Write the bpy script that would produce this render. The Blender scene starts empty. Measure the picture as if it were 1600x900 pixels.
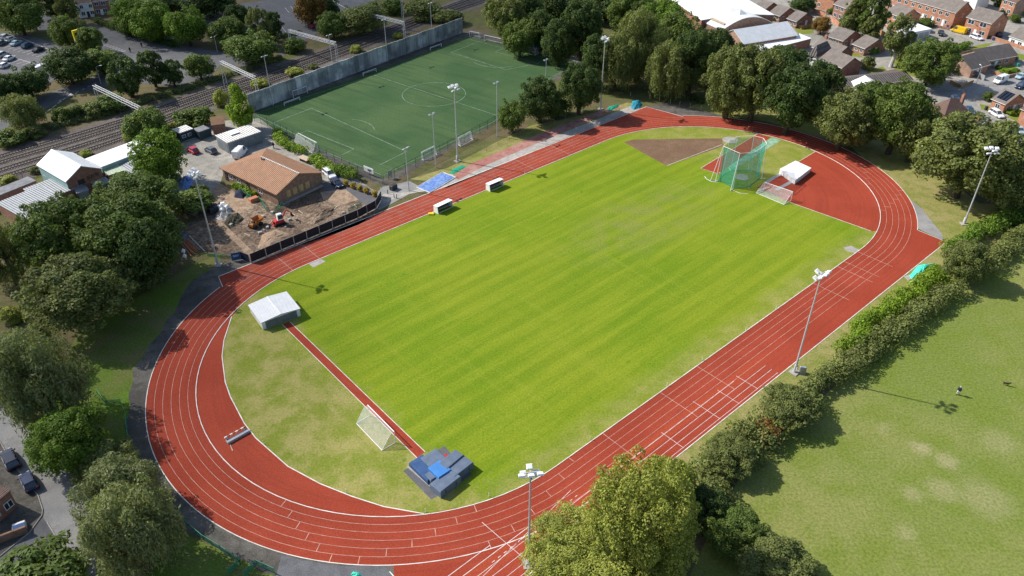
import bpy, bmesh, math, random
import numpy as np
from mathutils import Vector, Matrix
from mathutils.geometry import tessellate_polygon

S = bpy.context.scene
C = S.collection
rnd = random.Random(7)
PI = math.pi
R_ = math.radians

# ------------------------------------------------------------------ camera, sky, sun, exposure
FPX, PITCH, CAMH = 1211.2, 0.6175, 83.7          # focal length in photo pixels, tilt, height in metres
cam = bpy.data.cameras.new('camera'); camo = bpy.data.objects.new('camera', cam); C.objects.link(camo)
cam.sensor_width = 36.0; cam.lens = 36.0*FPX/1600.0; cam.clip_start = 1.0; cam.clip_end = 4000
camo.location = (0, 0, CAMH); camo.rotation_euler = (PI/2-PITCH, 0, 0)
S.camera = camo
SUN_EL, SUN_AZ = R_(40.5), R_(159.2)              # direction TO the sun, angle from +X
w = bpy.data.worlds.new('World'); S.world = w; w.use_nodes = True
nt = w.node_tree; bg = nt.nodes['Background']
sky = nt.nodes.new('ShaderNodeTexSky'); sky.sky_type = 'NISHITA'; sky.sun_disc = False
sky.sun_elevation = SUN_EL; sky.sun_rotation = PI/2-SUN_AZ
sky.air_density = 1.0; sky.dust_density = 1.0; sky.ozone_density = 1.0
nt.links.new(sky.outputs[0], bg.inputs[0]); bg.inputs[1].default_value = 0.115
sl = bpy.data.lights.new('sun', 'SUN'); sl.energy = 4.5; sl.angle = R_(0.6); sl.color = (1, 0.955, 0.88)
so = bpy.data.objects.new('sun', sl); C.objects.link(so)
sd = Vector((math.cos(SUN_EL)*math.cos(SUN_AZ), math.cos(SUN_EL)*math.sin(SUN_AZ), math.sin(SUN_EL)))
so.rotation_euler = sd.to_track_quat('Z', 'Y').to_euler(); so.location = (-60, 120, 200)
S.view_settings.view_transform = 'Standard'; S.view_settings.look = 'None'
S.view_settings.exposure = 0.5; S.view_settings.gamma = 1.0
S.cycles.max_bounces = 5; S.cycles.transparent_max_bounces = 12

# ------------------------------------------------------------------ survey: photo pixel -> place on the ground
_s, _c = math.sin(PITCH), math.cos(PITCH)
def G(px, py, z=0.0):
    x = (px-800)/FPX; y = -(py-450)/FPX
    d = Vector((x, _c+y*_s, -_s+y*_c)); t = (z-CAMH)/d.z
    return Vector((d.x*t, d.y*t, z))
def depth(p): return p.y*_c-(p.z-CAMH)*_s
def hgt(bx, by, ty):
    g = G(bx, by); lo, hi = -2, 60
    for i in range(50):
        m = (lo+hi)/2; dz = m-CAMH
        yy = 450-FPX*(g.y*_s+dz*_c)/(g.y*_c-dz*_s)
        if yy > ty: lo = m
        else: hi = m
    return lo
def PX(s):                                         # "x,y x,y" -> ground points
    return [G(*map(float, q.split(','))) for q in s.split()]
TCX, TCY, TTH, TR, TL = 15.0427, 128.5614, 0.727607, 34.515, 85.074   # running track: centre, angle, inner radius, straight
TRO = TR+7.32
def W(u, v, z=0.0):
    c, s = math.cos(TTH), math.sin(TTH)
    return Vector((TCX+c*u-s*v, TCY+s*u+c*v, z))

# ------------------------------------------------------------------ objects
def tag(o, label=None, cat=None, group=None, kind=None):
    if label: o['label'] = label
    if cat: o['category'] = cat
    if group: o['group'] = group
    if kind: o['kind'] = kind
    return o
def thing(name, label, cat, loc=(0, 0, 0), rz=0.0, group=None):
    o = bpy.data.objects.new(name, None); C.objects.link(o); o.empty_display_size = 0.3
    o.location = loc; o.rotation_euler = (0, 0, rz)
    return tag(o, label, cat, group)
class MB:
    def __init__(s): s.v = []; s.f = []
    def add(s, vs, fs):
        n = len(s.v); s.v += [tuple(p) for p in vs]; s.f += [tuple(i+n for i in q) for q in fs]; return s
    def box(s, x0, x1, y0, y1, z0, z1, M=None):
        vs = [Vector((x, y, z)) for z in (z0, z1) for x, y in ((x0, y0), (x1, y0), (x1, y1), (x0, y1))]
        if M: vs = [M @ p for p in vs]
        return s.add(vs, [(3, 2, 1, 0), (4, 5, 6, 7), (0, 1, 5, 4), (1, 2, 6, 5), (2, 3, 7, 6), (3, 0, 4, 7)])
    def bbox(s, x0, x1, y0, y1, z0, z1, b=0.05, M=None):     # box with bevelled top edges
        vs = [(x0, y0, z0), (x1, y0, z0), (x1, y1, z0), (x0, y1, z0), (x0, y0, z1-b), (x1, y0, z1-b), (x1, y1, z1-b), (x0, y1, z1-b),
              (x0+b, y0+b, z1), (x1-b, y0+b, z1), (x1-b, y1-b, z1), (x0+b, y1-b, z1)]
        vs = [Vector(p) for p in vs]
        if M: vs = [M @ p for p in vs]
        f = [(3, 2, 1, 0), (8, 9, 10, 11)]
        for k in (0, 4): f += [(k, k+1, k+5, k+4), (k+1, k+2, k+6, k+5), (k+2, k+3, k+7, k+6), (k+3, k, k+4, k+7)]
        return s.add(vs, f)
    def tube(s, a, b, r0, r1=None, n=8, cap=True):
        a = Vector(a); b = Vector(b); r1 = r0 if r1 is None else r1
        d = (b-a).normalized(); q = d.to_track_quat('Z', 'Y').to_matrix()
        vs = []
        for p, r in ((a, r0), (b, r1)):
            for i in range(n):
                t = 2*PI*i/n; vs.append(p+q @ Vector((math.cos(t)*r, math.sin(t)*r, 0)))
        fs = [(i, (i+1) % n, n+(i+1) % n, n+i) for i in range(n)]
        if cap: fs += [tuple(range(n-1, -1, -1)), tuple(range(n, 2*n))]
        return s.add(vs, fs)
    def path(s, pts, r, n=6):
        for a, b in zip(pts, pts[1:]): s.tube(a, b, r, r, n)
        return s
    def prism(s, poly, z0, z1):
        n = len(poly); pts = [Vector((p[0], p[1], 0)) for p in poly]
        if sum(pts[i].x*pts[(i+1) % n].y-pts[(i+1) % n].x*pts[i].y for i in range(n)) < 0: pts.reverse()
        vs = [(p.x, p.y, z0) for p in pts]+[(p.x, p.y, z1) for p in pts]
        fs = [(i, (i+1) % n, n+(i+1) % n, n+i) for i in range(n)]
        for t in tessellate_polygon([pts]):
            a, b, c = t
            if (pts[b]-pts[a]).cross(pts[c]-pts[a]).z < 0: a, c = c, a
            fs.append((a+n, b+n, c+n)); fs.append((c, b, a))
        return s.add(vs, fs)
    def sheet(s, poly, z):
        n = len(poly); pts = [Vector((p[0], p[1], 0)) for p in poly]; fs = []
        for t in tessellate_polygon([pts]):
            a, b, c = t
            if (pts[b]-pts[a]).cross(pts[c]-pts[a]).z < 0: a, c = c, a
            fs.append((a, b, c))
        return s.add([(p.x, p.y, z) for p in pts], fs)
    def ribbon(s, A, B, z, close=False):               # strip between two polylines
        n = len(A); vs = [(p[0], p[1], z) for p in A]+[(p[0], p[1], z) for p in B]
        m = n if close else n-1
        fs = []
        for i in range(m):
            j = (i+1) % n; fs.append((i, j, n+j, n+i))
        p = [Vector((q[0], q[1], 0)) for q in (A[0], A[1], B[1])]
        if (p[1]-p[0]).cross(p[2]-p[0]).z < 0: fs = [tuple(reversed(q)) for q in fs]
        return s.add(vs, fs)
    def line(s, a, b, wd, z):
        a = Vector((a[0], a[1], 0)); b = Vector((b[0], b[1], 0)); d = (b-a).normalized(); n = Vector((-d.y, d.x, 0))*wd/2
        return s.add([(q.x, q.y, z) for q in (a-n, b-n, b+n, a+n)], [(0, 1, 2, 3)])
    def poly(s, pts):
        return s.add(pts, [tuple(range(len(pts)))])
    def build(s, name, m, parent=None, smooth=False, loc=None):
        me = bpy.data.meshes.new(name); me.from_pydata([tuple(p) for p in s.v], [], s.f)
        if m: me.materials.append(m)
        if smooth:
            for p in me.polygons: p.use_smooth = True
        me.update()
        o = bpy.data.objects.new(name, me); C.objects.link(o)
        if parent: o.parent = parent
        if loc: o.location = loc
        return o
def struct(name, mb, m):
    o = mb.build(name, m); o['kind'] = 'structure'; return o
def copy_tree(o, parent=None):
    c = o.copy(); C.objects.link(c)
    if parent: c.parent = parent
    for ch in list(o.children): copy_tree(ch, c)
    return c
def dup(root, loc, rz=0.0, label=None, group=None, sc=None):
    c = copy_tree(root); c.location = loc; c.rotation_euler = (0, 0, rz)
    if sc: c.scale = sc
    if label: c['label'] = label
    if group: c['group'] = group
    return c
def setmat(o, m):                                      # material of one object, not of its shared mesh
    for s in o.material_slots: s.link = 'OBJECT'; s.material = m

# ------------------------------------------------------------------ materials
class NT:
    def __init__(s, name):
        s.m = bpy.data.materials.new(name); s.m.use_nodes = True; s.t = s.m.node_tree
        s.p = s.t.nodes['Principled BSDF']; s.o = s.t.nodes['Material Output']
    def n(s, typ, **kw):
        n = s.t.nodes.new('ShaderNode'+typ)
        for k, v in kw.items(): setattr(n, k, v)
        return n
    def set(s, n, i, v):
        if isinstance(v, bpy.types.NodeSocket): s.t.links.new(v, n.inputs[i])
        else: n.inputs[i].default_value = v
    def coord(s): return s.n('TexCoord').outputs['Object']
    def noise(s, vec, scale, det=3, rough=0.55, out=0):
        n = s.n('TexNoise'); s.set(n, 'Vector', vec); s.set(n, 'Scale', scale); s.set(n, 'Detail', det); s.set(n, 'Roughness', rough)
        return n.outputs[out]
    def ramp(s, f, lo, hi, a=0.0, b=1.0):
        n = s.n('MapRange'); n.interpolation_type = 'SMOOTHSTEP'
        for i, v in enumerate((f, lo, hi, a, b)): s.set(n, i, v)
        return n.outputs[0]
    def math(s, op, a, b=0.0):
        n = s.n('Math', operation=op); s.set(n, 0, a); s.set(n, 1, b); return n.outputs[0]
    def mix(s, f, a, b, mode='MIX'):
        n = s.n('Mix', data_type='RGBA', blend_type=mode)
        s.set(n, 0, f); s.set(n, 6, c4(a)); s.set(n, 7, c4(b)); return n.outputs[2]
    def bump(s, h, dist=0.05, st=0.6):
        n = s.n('Bump'); s.set(n, 'Height', h); s.set(n, 'Distance', dist); s.set(n, 'Strength', st)
        s.t.links.new(n.outputs[0], s.p.inputs['Normal'])
    def end(s, col, rough=0.85, spec=0.25, metal=0.0):
        s.set(s.p, 'Base Color', c4(col)); s.set(s.p, 'Roughness', rough); s.set(s.p, 'Specular IOR Level', spec); s.set(s.p, 'Metallic', metal)
        return s.m
def c4(c): return (*c, 1.0) if isinstance(c, tuple) and len(c) == 3 else c
def mul(c, k): return tuple(min(1, x*k) for x in c)

def mat(name, col, rough=0.7, var=0.15, scale=3.0, spec=0.3, metal=0.0, bump=0.0):
    t = NT(name); co = t.coord()
    f = t.noise(co, scale, 4)
    c = t.mix(t.ramp(f, 0.3, 0.7), mul(col, 1-var), mul(col, 1+var))
    if bump: t.bump(f, bump, 0.5)
    return t.end(c, rough, spec, metal)
def mat_ground(name, cols, big=0.03, mid=0.25, fine=4.0, contrast=0.35, rough=0.95, lo=(0.38, 0.62), bump=0.06):
    t = NT(name); co = t.coord()
    f1 = t.ramp(t.noise(co, big, 4, 0.6), *lo); f2 = t.ramp(t.noise(co, mid, 5, 0.65), 0.42, 0.66)
    c = t.mix(f1, cols[0], cols[1])
    c = t.mix(t.math('MULTIPLY', f2, 0.75), c, cols[2])
    f3 = t.noise(co, fine, 3, 0.7)
    c = t.mix(1.0, c, t.mix(t.ramp(f3, 0.25, 0.75), (1-contrast,)*3, (1+contrast,)*3), 'MULTIPLY')
    if bump: t.bump(f3, bump, 0.6)
    return t.end(c, rough, 0.1)
def mat_stripe(name, col, period, axis=0, dark=0.75, rough=0.5, var=0.12, metal=0.0, spec=0.35, dirt=None):   # corrugated sheet / tile courses
    t = NT(name); co = t.coord()
    sep = t.n('SeparateXYZ'); t.set(sep, 0, co)
    w_ = t.math('SINE', t.math('MULTIPLY', sep.outputs[axis], 2*PI/period))
    f = t.noise(co, 0.7, 5, 0.65)
    c = t.mix(t.ramp(f, 0.3, 0.7), mul(col, 1-var), mul(col, 1+var))
    if dirt: c = t.mix(t.math('MULTIPLY', t.ramp(t.noise(co, 1.6, 5, 0.7), 0.5, 0.68), 0.8), c, dirt)
    c = t.mix(t.ramp(w_, -1, 0.2, 1.0, 0.0), c, t.mix(1.0, c, (dark,)*3, 'MULTIPLY'))
    t.bump(w_, period*0.16, 0.8)
    return t.end(c, rough, spec, metal)
def mat_brick(name, col, mortar=(0.33, 0.29, 0.25)):
    t = NT(name); co = t.coord()
    n = t.n('TexBrick'); t.set(n, 'Vector', co); t.set(n, 'Scale', 1.0)
    mp = t.n('Mapping'); mp.inputs['Rotation'].default_value = (R_(90), 0, 0); t.set(mp, 0, co)
    t.set(n, 'Vector', mp.outputs[0])
    t.set(n, 'Color1', c4(mul(col, 0.8))); t.set(n, 'Color2', c4(mul(col, 1.2))); t.set(n, 'Mortar', c4(mortar))
    t.set(n, 'Brick Width', 0.23); t.set(n, 'Row Height', 0.075); t.set(n, 'Mortar Size', 0.008)
    f = t.noise(co, 1.1, 4)
    c = t.mix(1.0, n.outputs[0], t.mix(t.ramp(f, 0.3, 0.7), (0.8,)*3, (1.15,)*3), 'MULTIPLY')
    return t.end(c, 0.9, 0.15)
def mat_net(name, col, op, rough=0.8):                 # netting, chain link: part of the light goes through
    t = NT(name); tr = t.n('BsdfTransparent'); mx = t.n('MixShader')
    t.end(col, rough, 0.1); co = t.coord()
    f = t.ramp(t.noise(co, 2.2, 3), 0.3, 0.7, op*0.85, min(1, op*1.15))
    t.set(mx, 0, f); t.t.links.new(tr.outputs[0], mx.inputs[1]); t.t.links.new(t.p.outputs[0], mx.inputs[2])
    t.t.links.new(mx.outputs[0], t.o.inputs[0]); return t.m
def mat_glass(name, col=(0.03, 0.04, 0.05)):
    t = NT(name); co = t.coord(); f = t.noise(co, 2.0, 2)
    return t.end(t.mix(f, mul(col, 0.6), mul(col, 1.5)), 0.08, 0.6)
def mat_leaf(name, col, yel=None, k=0.5):
    t = NT(name); a = t.n('Attribute', attribute_name='tone'); sep = t.n('SeparateColor'); t.set(sep, 0, a.outputs['Color'])
    yel = yel or (min(1, col[0]*1.7), col[1]*1.25, col[2]*0.8)
    c = t.mix(t.math('MULTIPLY', sep.outputs[1], k), col, yel)
    g = t.n('Combine'+'Color'); 
    for i in range(3): t.set(g, i, sep.outputs[0])
    c = t.mix(1.0, c, g.outputs[0], 'MULTIPLY')
    t.end(c, 0.6, 0.22)
    tl = t.n('BsdfTranslucent'); t.set(tl, 0, t.mix(1.0, c, (1.25, 1.25, 0.6), 'MULTIPLY'))
    mx = t.n('MixShader'); t.set(mx, 0, 0.30)
    t.t.links.new(t.p.outputs[0], mx.inputs[1]); t.t.links.new(tl.outputs[0], mx.inputs[2]); t.t.links.new(mx.outputs[0], t.o.inputs[0])
    return t.m

M = {}
# plants
M['leaf_dark'] = mat_leaf('leaf_dark', (0.059, 0.099, 0.025), (0.100, 0.135, 0.028))
M['leaf_mid'] = mat_leaf('leaf_mid', (0.104, 0.158, 0.032), (0.171, 0.203, 0.035))
M['leaf_olive'] = mat_leaf('leaf_olive', (0.144, 0.177, 0.051), (0.218, 0.222, 0.059))
M['leaf_bright'] = mat_leaf('leaf_bright', (0.110, 0.195, 0.022), (0.185, 0.235, 0.024))
M['leaf_yellow'] = mat_leaf('leaf_yellow', (0.242, 0.281, 0.050), (0.437, 0.419, 0.094))
M['leaf_grey'] = mat_leaf('leaf_grey', (0.165, 0.195, 0.076), (0.236, 0.254, 0.100))
M['leaf_autumn'] = mat_leaf('leaf_autumn', (0.184, 0.131, 0.032), (0.333, 0.149, 0.035), 0.8)
M['leaf_lime'] = mat_leaf('leaf_lime', (0.165, 0.27, 0.022), (0.29, 0.36, 0.03))
M['bark'] = mat('bark', (0.075, 0.058, 0.042), 0.9, 0.3, 4, 0.1)
M['bark_white'] = mat('bark_white', (0.45, 0.43, 0.4), 0.8, 0.25, 3, 0.2)
# ground
M['soil'] = mat_ground('soil', ((0.105, 0.11, 0.038), (0.135, 0.10, 0.06), (0.07, 0.085, 0.026)), 0.05, 0.3, 3.0)

M['verge'] = mat_ground('verge', ((0.215, 0.21, 0.06), (0.28, 0.24, 0.10), (0.14, 0.175, 0.03)), 0.06, 0.4, 3.5, 0.3)
M['bank_green'] = mat_ground('bank_green', ((0.105, 0.175, 0.022), (0.15, 0.135, 0.055), (0.085, 0.14, 0.016)), 0.05, 0.3, 3.5, 0.3)  # green grass with brownish patches for the left bank
M['bare'] = mat_ground('bare_patch', ((0.30, 0.265, 0.15), (0.235, 0.245, 0.09), (0.22, 0.235, 0.07)), 0.3, 0.8, 2.6, 0.4)
M['lawn'] = mat_ground('lawn', ((0.16, 0.20, 0.03), (0.22, 0.22, 0.05), (0.13, 0.17, 0.02)), 0.1, 0.5, 3.0, 0.25)
M['asphalt'] = mat_ground('asphalt', ((0.115, 0.115, 0.122), (0.14, 0.14, 0.145), (0.095, 0.095, 0.1)), 0.06, 0.5, 6.0, 0.25, 0.9, (0.38, 0.62), 0.0)
M['asphalt_pale'] = mat_ground('asphalt_pale', ((0.24, 0.235, 0.225), (0.29, 0.28, 0.265), (0.2, 0.195, 0.19)), 0.08, 0.4, 6.0, 0.2, 0.9, (0.38, 0.62), 0.0)
M['asphalt_dark'] = mat_ground('asphalt_dark', ((0.085, 0.078, 0.070), (0.14, 0.128, 0.112), (0.06, 0.058, 0.045)), 0.1, 0.5, 5.0, 0.3, 0.9, (0.38, 0.62), 0.0)
M['concrete'] = mat_ground('concrete', ((0.33, 0.31, 0.28), (0.40, 0.37, 0.33), (0.27, 0.25, 0.23)), 0.1, 0.6, 5.0, 0.2, 0.9, (0.38, 0.62), 0.0)
M['gravel'] = mat_ground('gravel', ((0.27, 0.255, 0.225), (0.34, 0.315, 0.275), (0.2, 0.19, 0.165)), 0.1, 0.6, 4.0, 0.3)
M['dirt'] = mat_ground('dirt', ((0.15, 0.108, 0.076), (0.245, 0.18, 0.13), (0.08, 0.058, 0.042)), 0.12, 0.55, 1.7, 0.6, 0.95, (0.42, 0.6), 0.35)
M['dirt_red'] = mat_ground('dirt_red', ((0.165, 0.095, 0.062), (0.2, 0.125, 0.08), (0.14, 0.10, 0.05)), 0.12, 0.5, 3.0, 0.3)
M['sand'] = mat_ground('sand', ((0.29, 0.205, 0.14), (0.36, 0.265, 0.185), (0.2, 0.135, 0.09)), 0.3, 0.8, 3.0, 0.3)
M['ballast'] = mat_ground('ballast', ((0.115, 0.098, 0.088), (0.15, 0.13, 0.115), (0.08, 0.066, 0.058)), 0.08, 0.6, 4.0, 0.4)
M['pink'] = mat_ground('pink', ((0.33, 0.15, 0.125), (0.38, 0.23, 0.19), (0.29, 0.09, 0.07)), 0.1, 0.5, 4.0, 0.25)
def m_track():
    t = NT('track_red'); co = t.coord()
    rel = t.n('VectorMath', operation='SUBTRACT'); t.set(rel, 0, co); rel.inputs[1].default_value = (TCX, TCY, 0)
    rot = t.n('VectorRotate', rotation_type='Z_AXIS'); t.set(rot, 'Vector', rel.outputs[0]); rot.inputs['Angle'].default_value = -TTH
    sep = t.n('SeparateXYZ'); t.set(sep, 0, rot.outputs[0]); u, v = sep.outputs[0], sep.outputs[1]
    f = t.ramp(t.noise(co, 0.08, 5, 0.6), 0.35, 0.65)
    c = t.mix(f, (0.272, 0.044, 0.022), (0.318, 0.055, 0.029))
    # newer orange surface in the sprint lanes, laid in long strips
    a = t.ramp(v, -39.2, -39.8); b = t.ramp(v, -41.8, -41.2)
    s_ = t.math('MULTIPLY', t.math('MULTIPLY', a, b), t.ramp(u, 6.0, -6.0))
    c = t.mix(t.math('MULTIPLY', s_, 0.8), c, (0.355, 0.062, 0.028))
    au = t.math('MAXIMUM', t.math('SUBTRACT', t.math('ABSOLUTE', u), TL/2), 0.0)
    rr = t.math('SQRT', t.math('ADD', t.math('MULTIPLY', au, au), t.math('MULTIPLY', v, v)))
    cx = t.n('CombineXYZ'); t.set(cx, 0, t.math('MULTIPLY', rr, 1.6)); t.set(cx, 1, t.math('MULTIPLY', u, 0.03)); t.set(cx, 2, t.math('MULTIPLY', v, 0.03))
    sk = t.ramp(t.noise(cx.outputs[0], 1.0, 4, 0.7), 0.40, 0.70)
    c = t.mix(t.math('MULTIPLY', sk, 0.30), c, (0.185, 0.030, 0.018))
    c = t.mix(t.math('MULTIPLY', t.math('MULTIPLY', t.ramp(rr, TR+3.2, TR+0.4), t.ramp(rr, TR-0.5, TR)), 0.22), c, (0.20, 0.036, 0.022))
    st_ = t.ramp(t.noise(co, 0.22, 6, 0.75), 0.56, 0.72); c = t.mix(t.math('MULTIPLY', st_, 0.35), c, (0.20, 0.05, 0.035))
    # grime worn along the back straight
    g = t.math('MULTIPLY', t.ramp(v, 33.0, 39.0), t.ramp(t.noise(co, 0.35, 5, 0.7), 0.40, 0.66))
    c = t.mix(t.math('MULTIPLY', g, 0.55), c, (0.25, 0.10, 0.075))
    f3 = t.noise(co, 5.0, 3, 0.7)
    c = t.mix(1.0, c, t.mix(t.ramp(f3, 0.25, 0.75), (0.76,)*3, (1.24,)*3), 'MULTIPLY')
    return t.end(c, 0.9, 0.12)
def m_infield():
    t = NT('infield_grass'); co = t.coord()
    rel = t.n('VectorMath', operation='SUBTRACT'); t.set(rel, 0, co); rel.inputs[1].default_value = (TCX, TCY, 0)
    rot = t.n('VectorRotate', rotation_type='Z_AXIS'); t.set(rot, 'Vector', rel.outputs[0]); rot.inputs['Angle'].default_value = -TTH
    sep = t.n('SeparateXYZ'); t.set(sep, 0, rot.outputs[0]); u, v = sep.outputs[0], sep.outputs[1]
    st = t.n('Mapping'); st.inputs['Scale'].default_value = (0.035, 0.42, 1); t.set(st, 0, rot.outputs[0])
    st2 = t.n('Mapping'); st2.inputs['Scale'].default_value = (0.5, 0.03, 1); t.set(st2, 0, rot.outputs[0])
    mow = t.math('SINE', t.math('ADD', t.math('MULTIPLY', v, 2*PI/3.6), t.math('MULTIPLY', t.noise(co, 0.05, 2), 1.2)))
    c = t.mix(t.ramp(t.noise(co, 0.03, 4, 0.6), 0.36, 0.62), (0.134, 0.210, 0.010), (0.186, 0.236, 0.015))
    c = t.mix(t.math('MULTIPLY', t.ramp(mow, -0.6, 0.6), 0.36), c, (0.102, 0.172, 0.008))
    c = t.mix(t.math('MULTIPLY', t.ramp(t.noise(st.outputs[0], 1.0, 5, 0.7), 0.44, 0.68), 0.6), c, (0.228, 0.272, 0.020))
    c = t.mix(t.math('MULTIPLY', t.ramp(t.noise(st2.outputs[0], 1.0, 4, 0.7), 0.5, 0.72), 0.3), c, (0.24, 0.27, 0.03))
    # thin, worn ground in the middle of the field
    e = t.math('SQRT', t.math('ADD', t.math('POWER', t.math('MULTIPLY', t.math('ADD', u, -20.0), 1/30.0), 2.0), t.math('POWER', t.math('MULTIPLY', t.math('ADD', v, -2.0), 1/12.0), 2.0)))
    wr = t.math('MULTIPLY', t.ramp(e, 1.1, 0.15), t.ramp(t.noise(co, 0.13, 5, 0.7), 0.36, 0.62))
    c = t.mix(t.math('MULTIPLY', wr, 0.65), c, (0.205, 0.215, 0.058))
    # dry grass behind the run-up and round the rim
    dry = t.mix(t.ramp(t.noise(co, 0.22, 5, 0.7), 0.38, 0.62), (0.175, 0.205, 0.030), (0.285, 0.26, 0.085))
    wob = t.math('MULTIPLY', t.math('ADD', t.noise(co, 0.12, 4, 0.65), -0.5), 14.0)
    uu = t.math('ADD', u, wob)
    d1 = t.ramp(uu, -52.5, -57.5)
    d2 = t.math('MULTIPLY', t.ramp(uu, 46.0, 58.0), 0.75)
    d3 = t.math('MULTIPLY', t.ramp(t.math('ADD', t.math('MULTIPLY', v, -1.0), t.math('MULTIPLY', wob, 0.35)), 28.5, 34.0), 0.7)
    d = t.math('MAXIMUM', t.math('MAXIMUM', d1, d2), d3)
    c = t.mix(d, c, dry)
    f3 = t.noise(co, 3.2, 4, 0.75)
    c = t.mix(1.0, c, t.mix(t.ramp(f3, 0.25, 0.75), (0.74,)*3, (1.26,)*3), 'MULTIPLY')
    wd_ = t.ramp(t.noise(co, 0.55, 2, 0.5), 0.70, 0.76)
    c = t.mix(t.math('MULTIPLY', wd_, 0.6), c, (0.075, 0.17, 0.008))
    t.bump(f3, 0.05, 0.5)
    return t.end(c, 0.95, 0.08)
def m_astro():
    t = NT('astro_turf'); co = t.coord()
    c = t.mix(t.ramp(t.noise(co, 0.05, 5, 0.6), 0.35, 0.65), (0.042, 0.088, 0.034), (0.066, 0.112, 0.044))
    st = t.n('VectorRotate', rotation_type='Z_AXIS'); t.set(st, 'Vector', co); st.inputs['Angle'].default_value = -R_(-38)
    mp = t.n('Mapping'); mp.inputs['Scale'].default_value = (0.03, 0.5, 1); t.set(mp, 0, st.outputs[0])
    c = t.mix(t.math('MULTIPLY', t.ramp(t.noise(mp.outputs[0], 1.0, 4, 0.7), 0.45, 0.7), 0.7), c, (0.034, 0.066, 0.026))
    f3 = t.noise(co, 2.5, 3, 0.7)
    c = t.mix(1.0, c, t.mix(t.ramp(f3, 0.25, 0.75), (0.82,)*3, (1.18,)*3), 'MULTIPLY')
    return t.end(c, 0.95, 0.1)
def m_park():
    t = NT('park_grass'); co = t.coord()
    f1 = t.ramp(t.noise(co, 0.035, 4, 0.6), 0.38, 0.62); f2 = t.ramp(t.noise(co, 0.16, 5, 0.65), 0.42, 0.66)
    c = t.mix(f1, (0.150, 0.188, 0.040), (0.200, 0.210, 0.062)); c = t.mix(t.math('MULTIPLY', f2, 0.75), c, (0.135, 0.178, 0.026))
    wob = t.math('MULTIPLY', t.math('ADD', t.noise(co, 0.5, 5, 0.75), -0.5), 3.2)
    for x, y, r, k in ((1441, 701, 1.2, 0.56), (1480, 721, 1.5, 0.52), (1470, 765, 2.4, 0.39), (1425, 770, 1.2, 0.35), (1415, 832, 1.0, 0.35), (1378, 668, 0.7, 0.28), (1540, 780, 4.0, .35), (1560, 690, 3.0, .3)):
        g = G(x, y); d = t.n('VectorMath', operation='DISTANCE'); t.set(d, 0, co); d.inputs[1].default_value = (g.x, g.y, 0)
        c = t.mix(t.math('MULTIPLY', t.ramp(t.math('ADD', d.outputs['Value'], wob), r+.9, r*.3), k), c, (0.345, 0.30, 0.17))
    f3 = t.noise(co, 2.6, 4, 0.75)
    c = t.mix(1.0, c, t.mix(t.ramp(f3, 0.25, 0.75), (0.68,)*3, (1.32,)*3), 'MULTIPLY'); t.bump(f3, 0.05, 0.5)
    return t.end(c, 0.95, 0.1)
M['track'] = m_track(); M['park'] = m_park(); M['infield'] = m_infield(); M['astro'] = m_astro()
M['paint'] = mat('white_paint', (0.50, 0.33, 0.265), 0.8, 0.3, 1.2)
M['paint_bold'] = mat('white_paint_bold', (0.62, 0.56, 0.53), 0.7, 0.2, 1.2)
M['paint_astro'] = mat('astro_line', (0.20, 0.26, 0.2), 0.9, 0.4, 0.8)
M['kerb'] = mat('kerb_white', (0.66, 0.62, 0.56), 0.7, 0.2, 0.8)
# buildings
M['brick'] = mat_brick('brick_red', (0.29, 0.115, 0.07))
M['brick_orange'] = mat_brick('brick_orange', (0.45, 0.18, 0.09))
M['brick_brown'] = mat_brick('brick_brown', (0.25, 0.135, 0.085))
M['render_white'] = mat('render_white', (0.74, 0.73, 0.70), 0.8, 0.07, 1.5)
M['tile_grey'] = mat_stripe('tile_grey', (0.205, 0.175, 0.155), 0.34, 1, 0.8, 0.85, 0.16)
M['tile_brown'] = mat_stripe('tile_brown', (0.155, 0.095, 0.075), 0.34, 1, 0.8, 0.85, 0.14)
M['tile_dark'] = mat_stripe('tile_dark', (0.145, 0.125, 0.115), 0.75, 0, 0.62, 0.85, 0.16)
M['corr_white'] = mat_stripe('corrugated_white', (0.78, 0.78, 0.77), 0.6, 0, 0.88, 0.45, 0.06)
M['corr_silver'] = mat_stripe('corrugated_silver', (0.74, 0.76, 0.77), 0.5, 0, 0.85, 0.4, 0.08)
M['corr_grey'] = mat_stripe('corrugated_grey', (0.30, 0.32, 0.34), 0.55, 1, 0.72, 0.55, 0.1, dirt=(0.22, 0.23, 0.24))
M['corr_rust'] = mat_stripe('corrugated_terracotta', (0.36, 0.185, 0.10), 0.5, 0, 0.66, 0.7, 0.12, dirt=(0.26, 0.15, 0.09))
M['corr_green'] = mat_stripe('corrugated_pale_green', (0.50, 0.58, 0.42), 0.6, 0, 0.8, 0.5, 0.08)
M['corr_stain'] = mat_stripe('corrugated_rust_stained', (0.62, 0.60, 0.57), 0.6, 0, 0.85, 0.5, 0.08, dirt=(0.36, 0.27, 0.2))
M['roof_white'] = mat('roof_white', (0.80, 0.80, 0.80), 0.5, 0.03, 0.4)
M['roof_grey'] = mat('roof_grey', (0.62, 0.63, 0.63), 0.6, 0.12, 0.5)
M['felt'] = mat('roof_felt', (0.2, 0.2, 0.21), 0.9, 0.2, 0.8)
M['wall_teal'] = mat_stripe('wall_pale_teal', (0.30, 0.46, 0.45), 0.4, 0, 0.85, 0.6)
M['metal_dark'] = mat('metal_dark', (0.035, 0.038, 0.042), 0.5, 0.2, 2)
M['metal_grey'] = mat('metal_grey', (0.36, 0.37, 0.38), 0.45, 0.1, 2, 0.5, 0.3)
M['galv'] = mat('galvanised', (0.47, 0.48, 0.49), 0.5, 0.1, 2, 0.5, 0.2)
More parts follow.
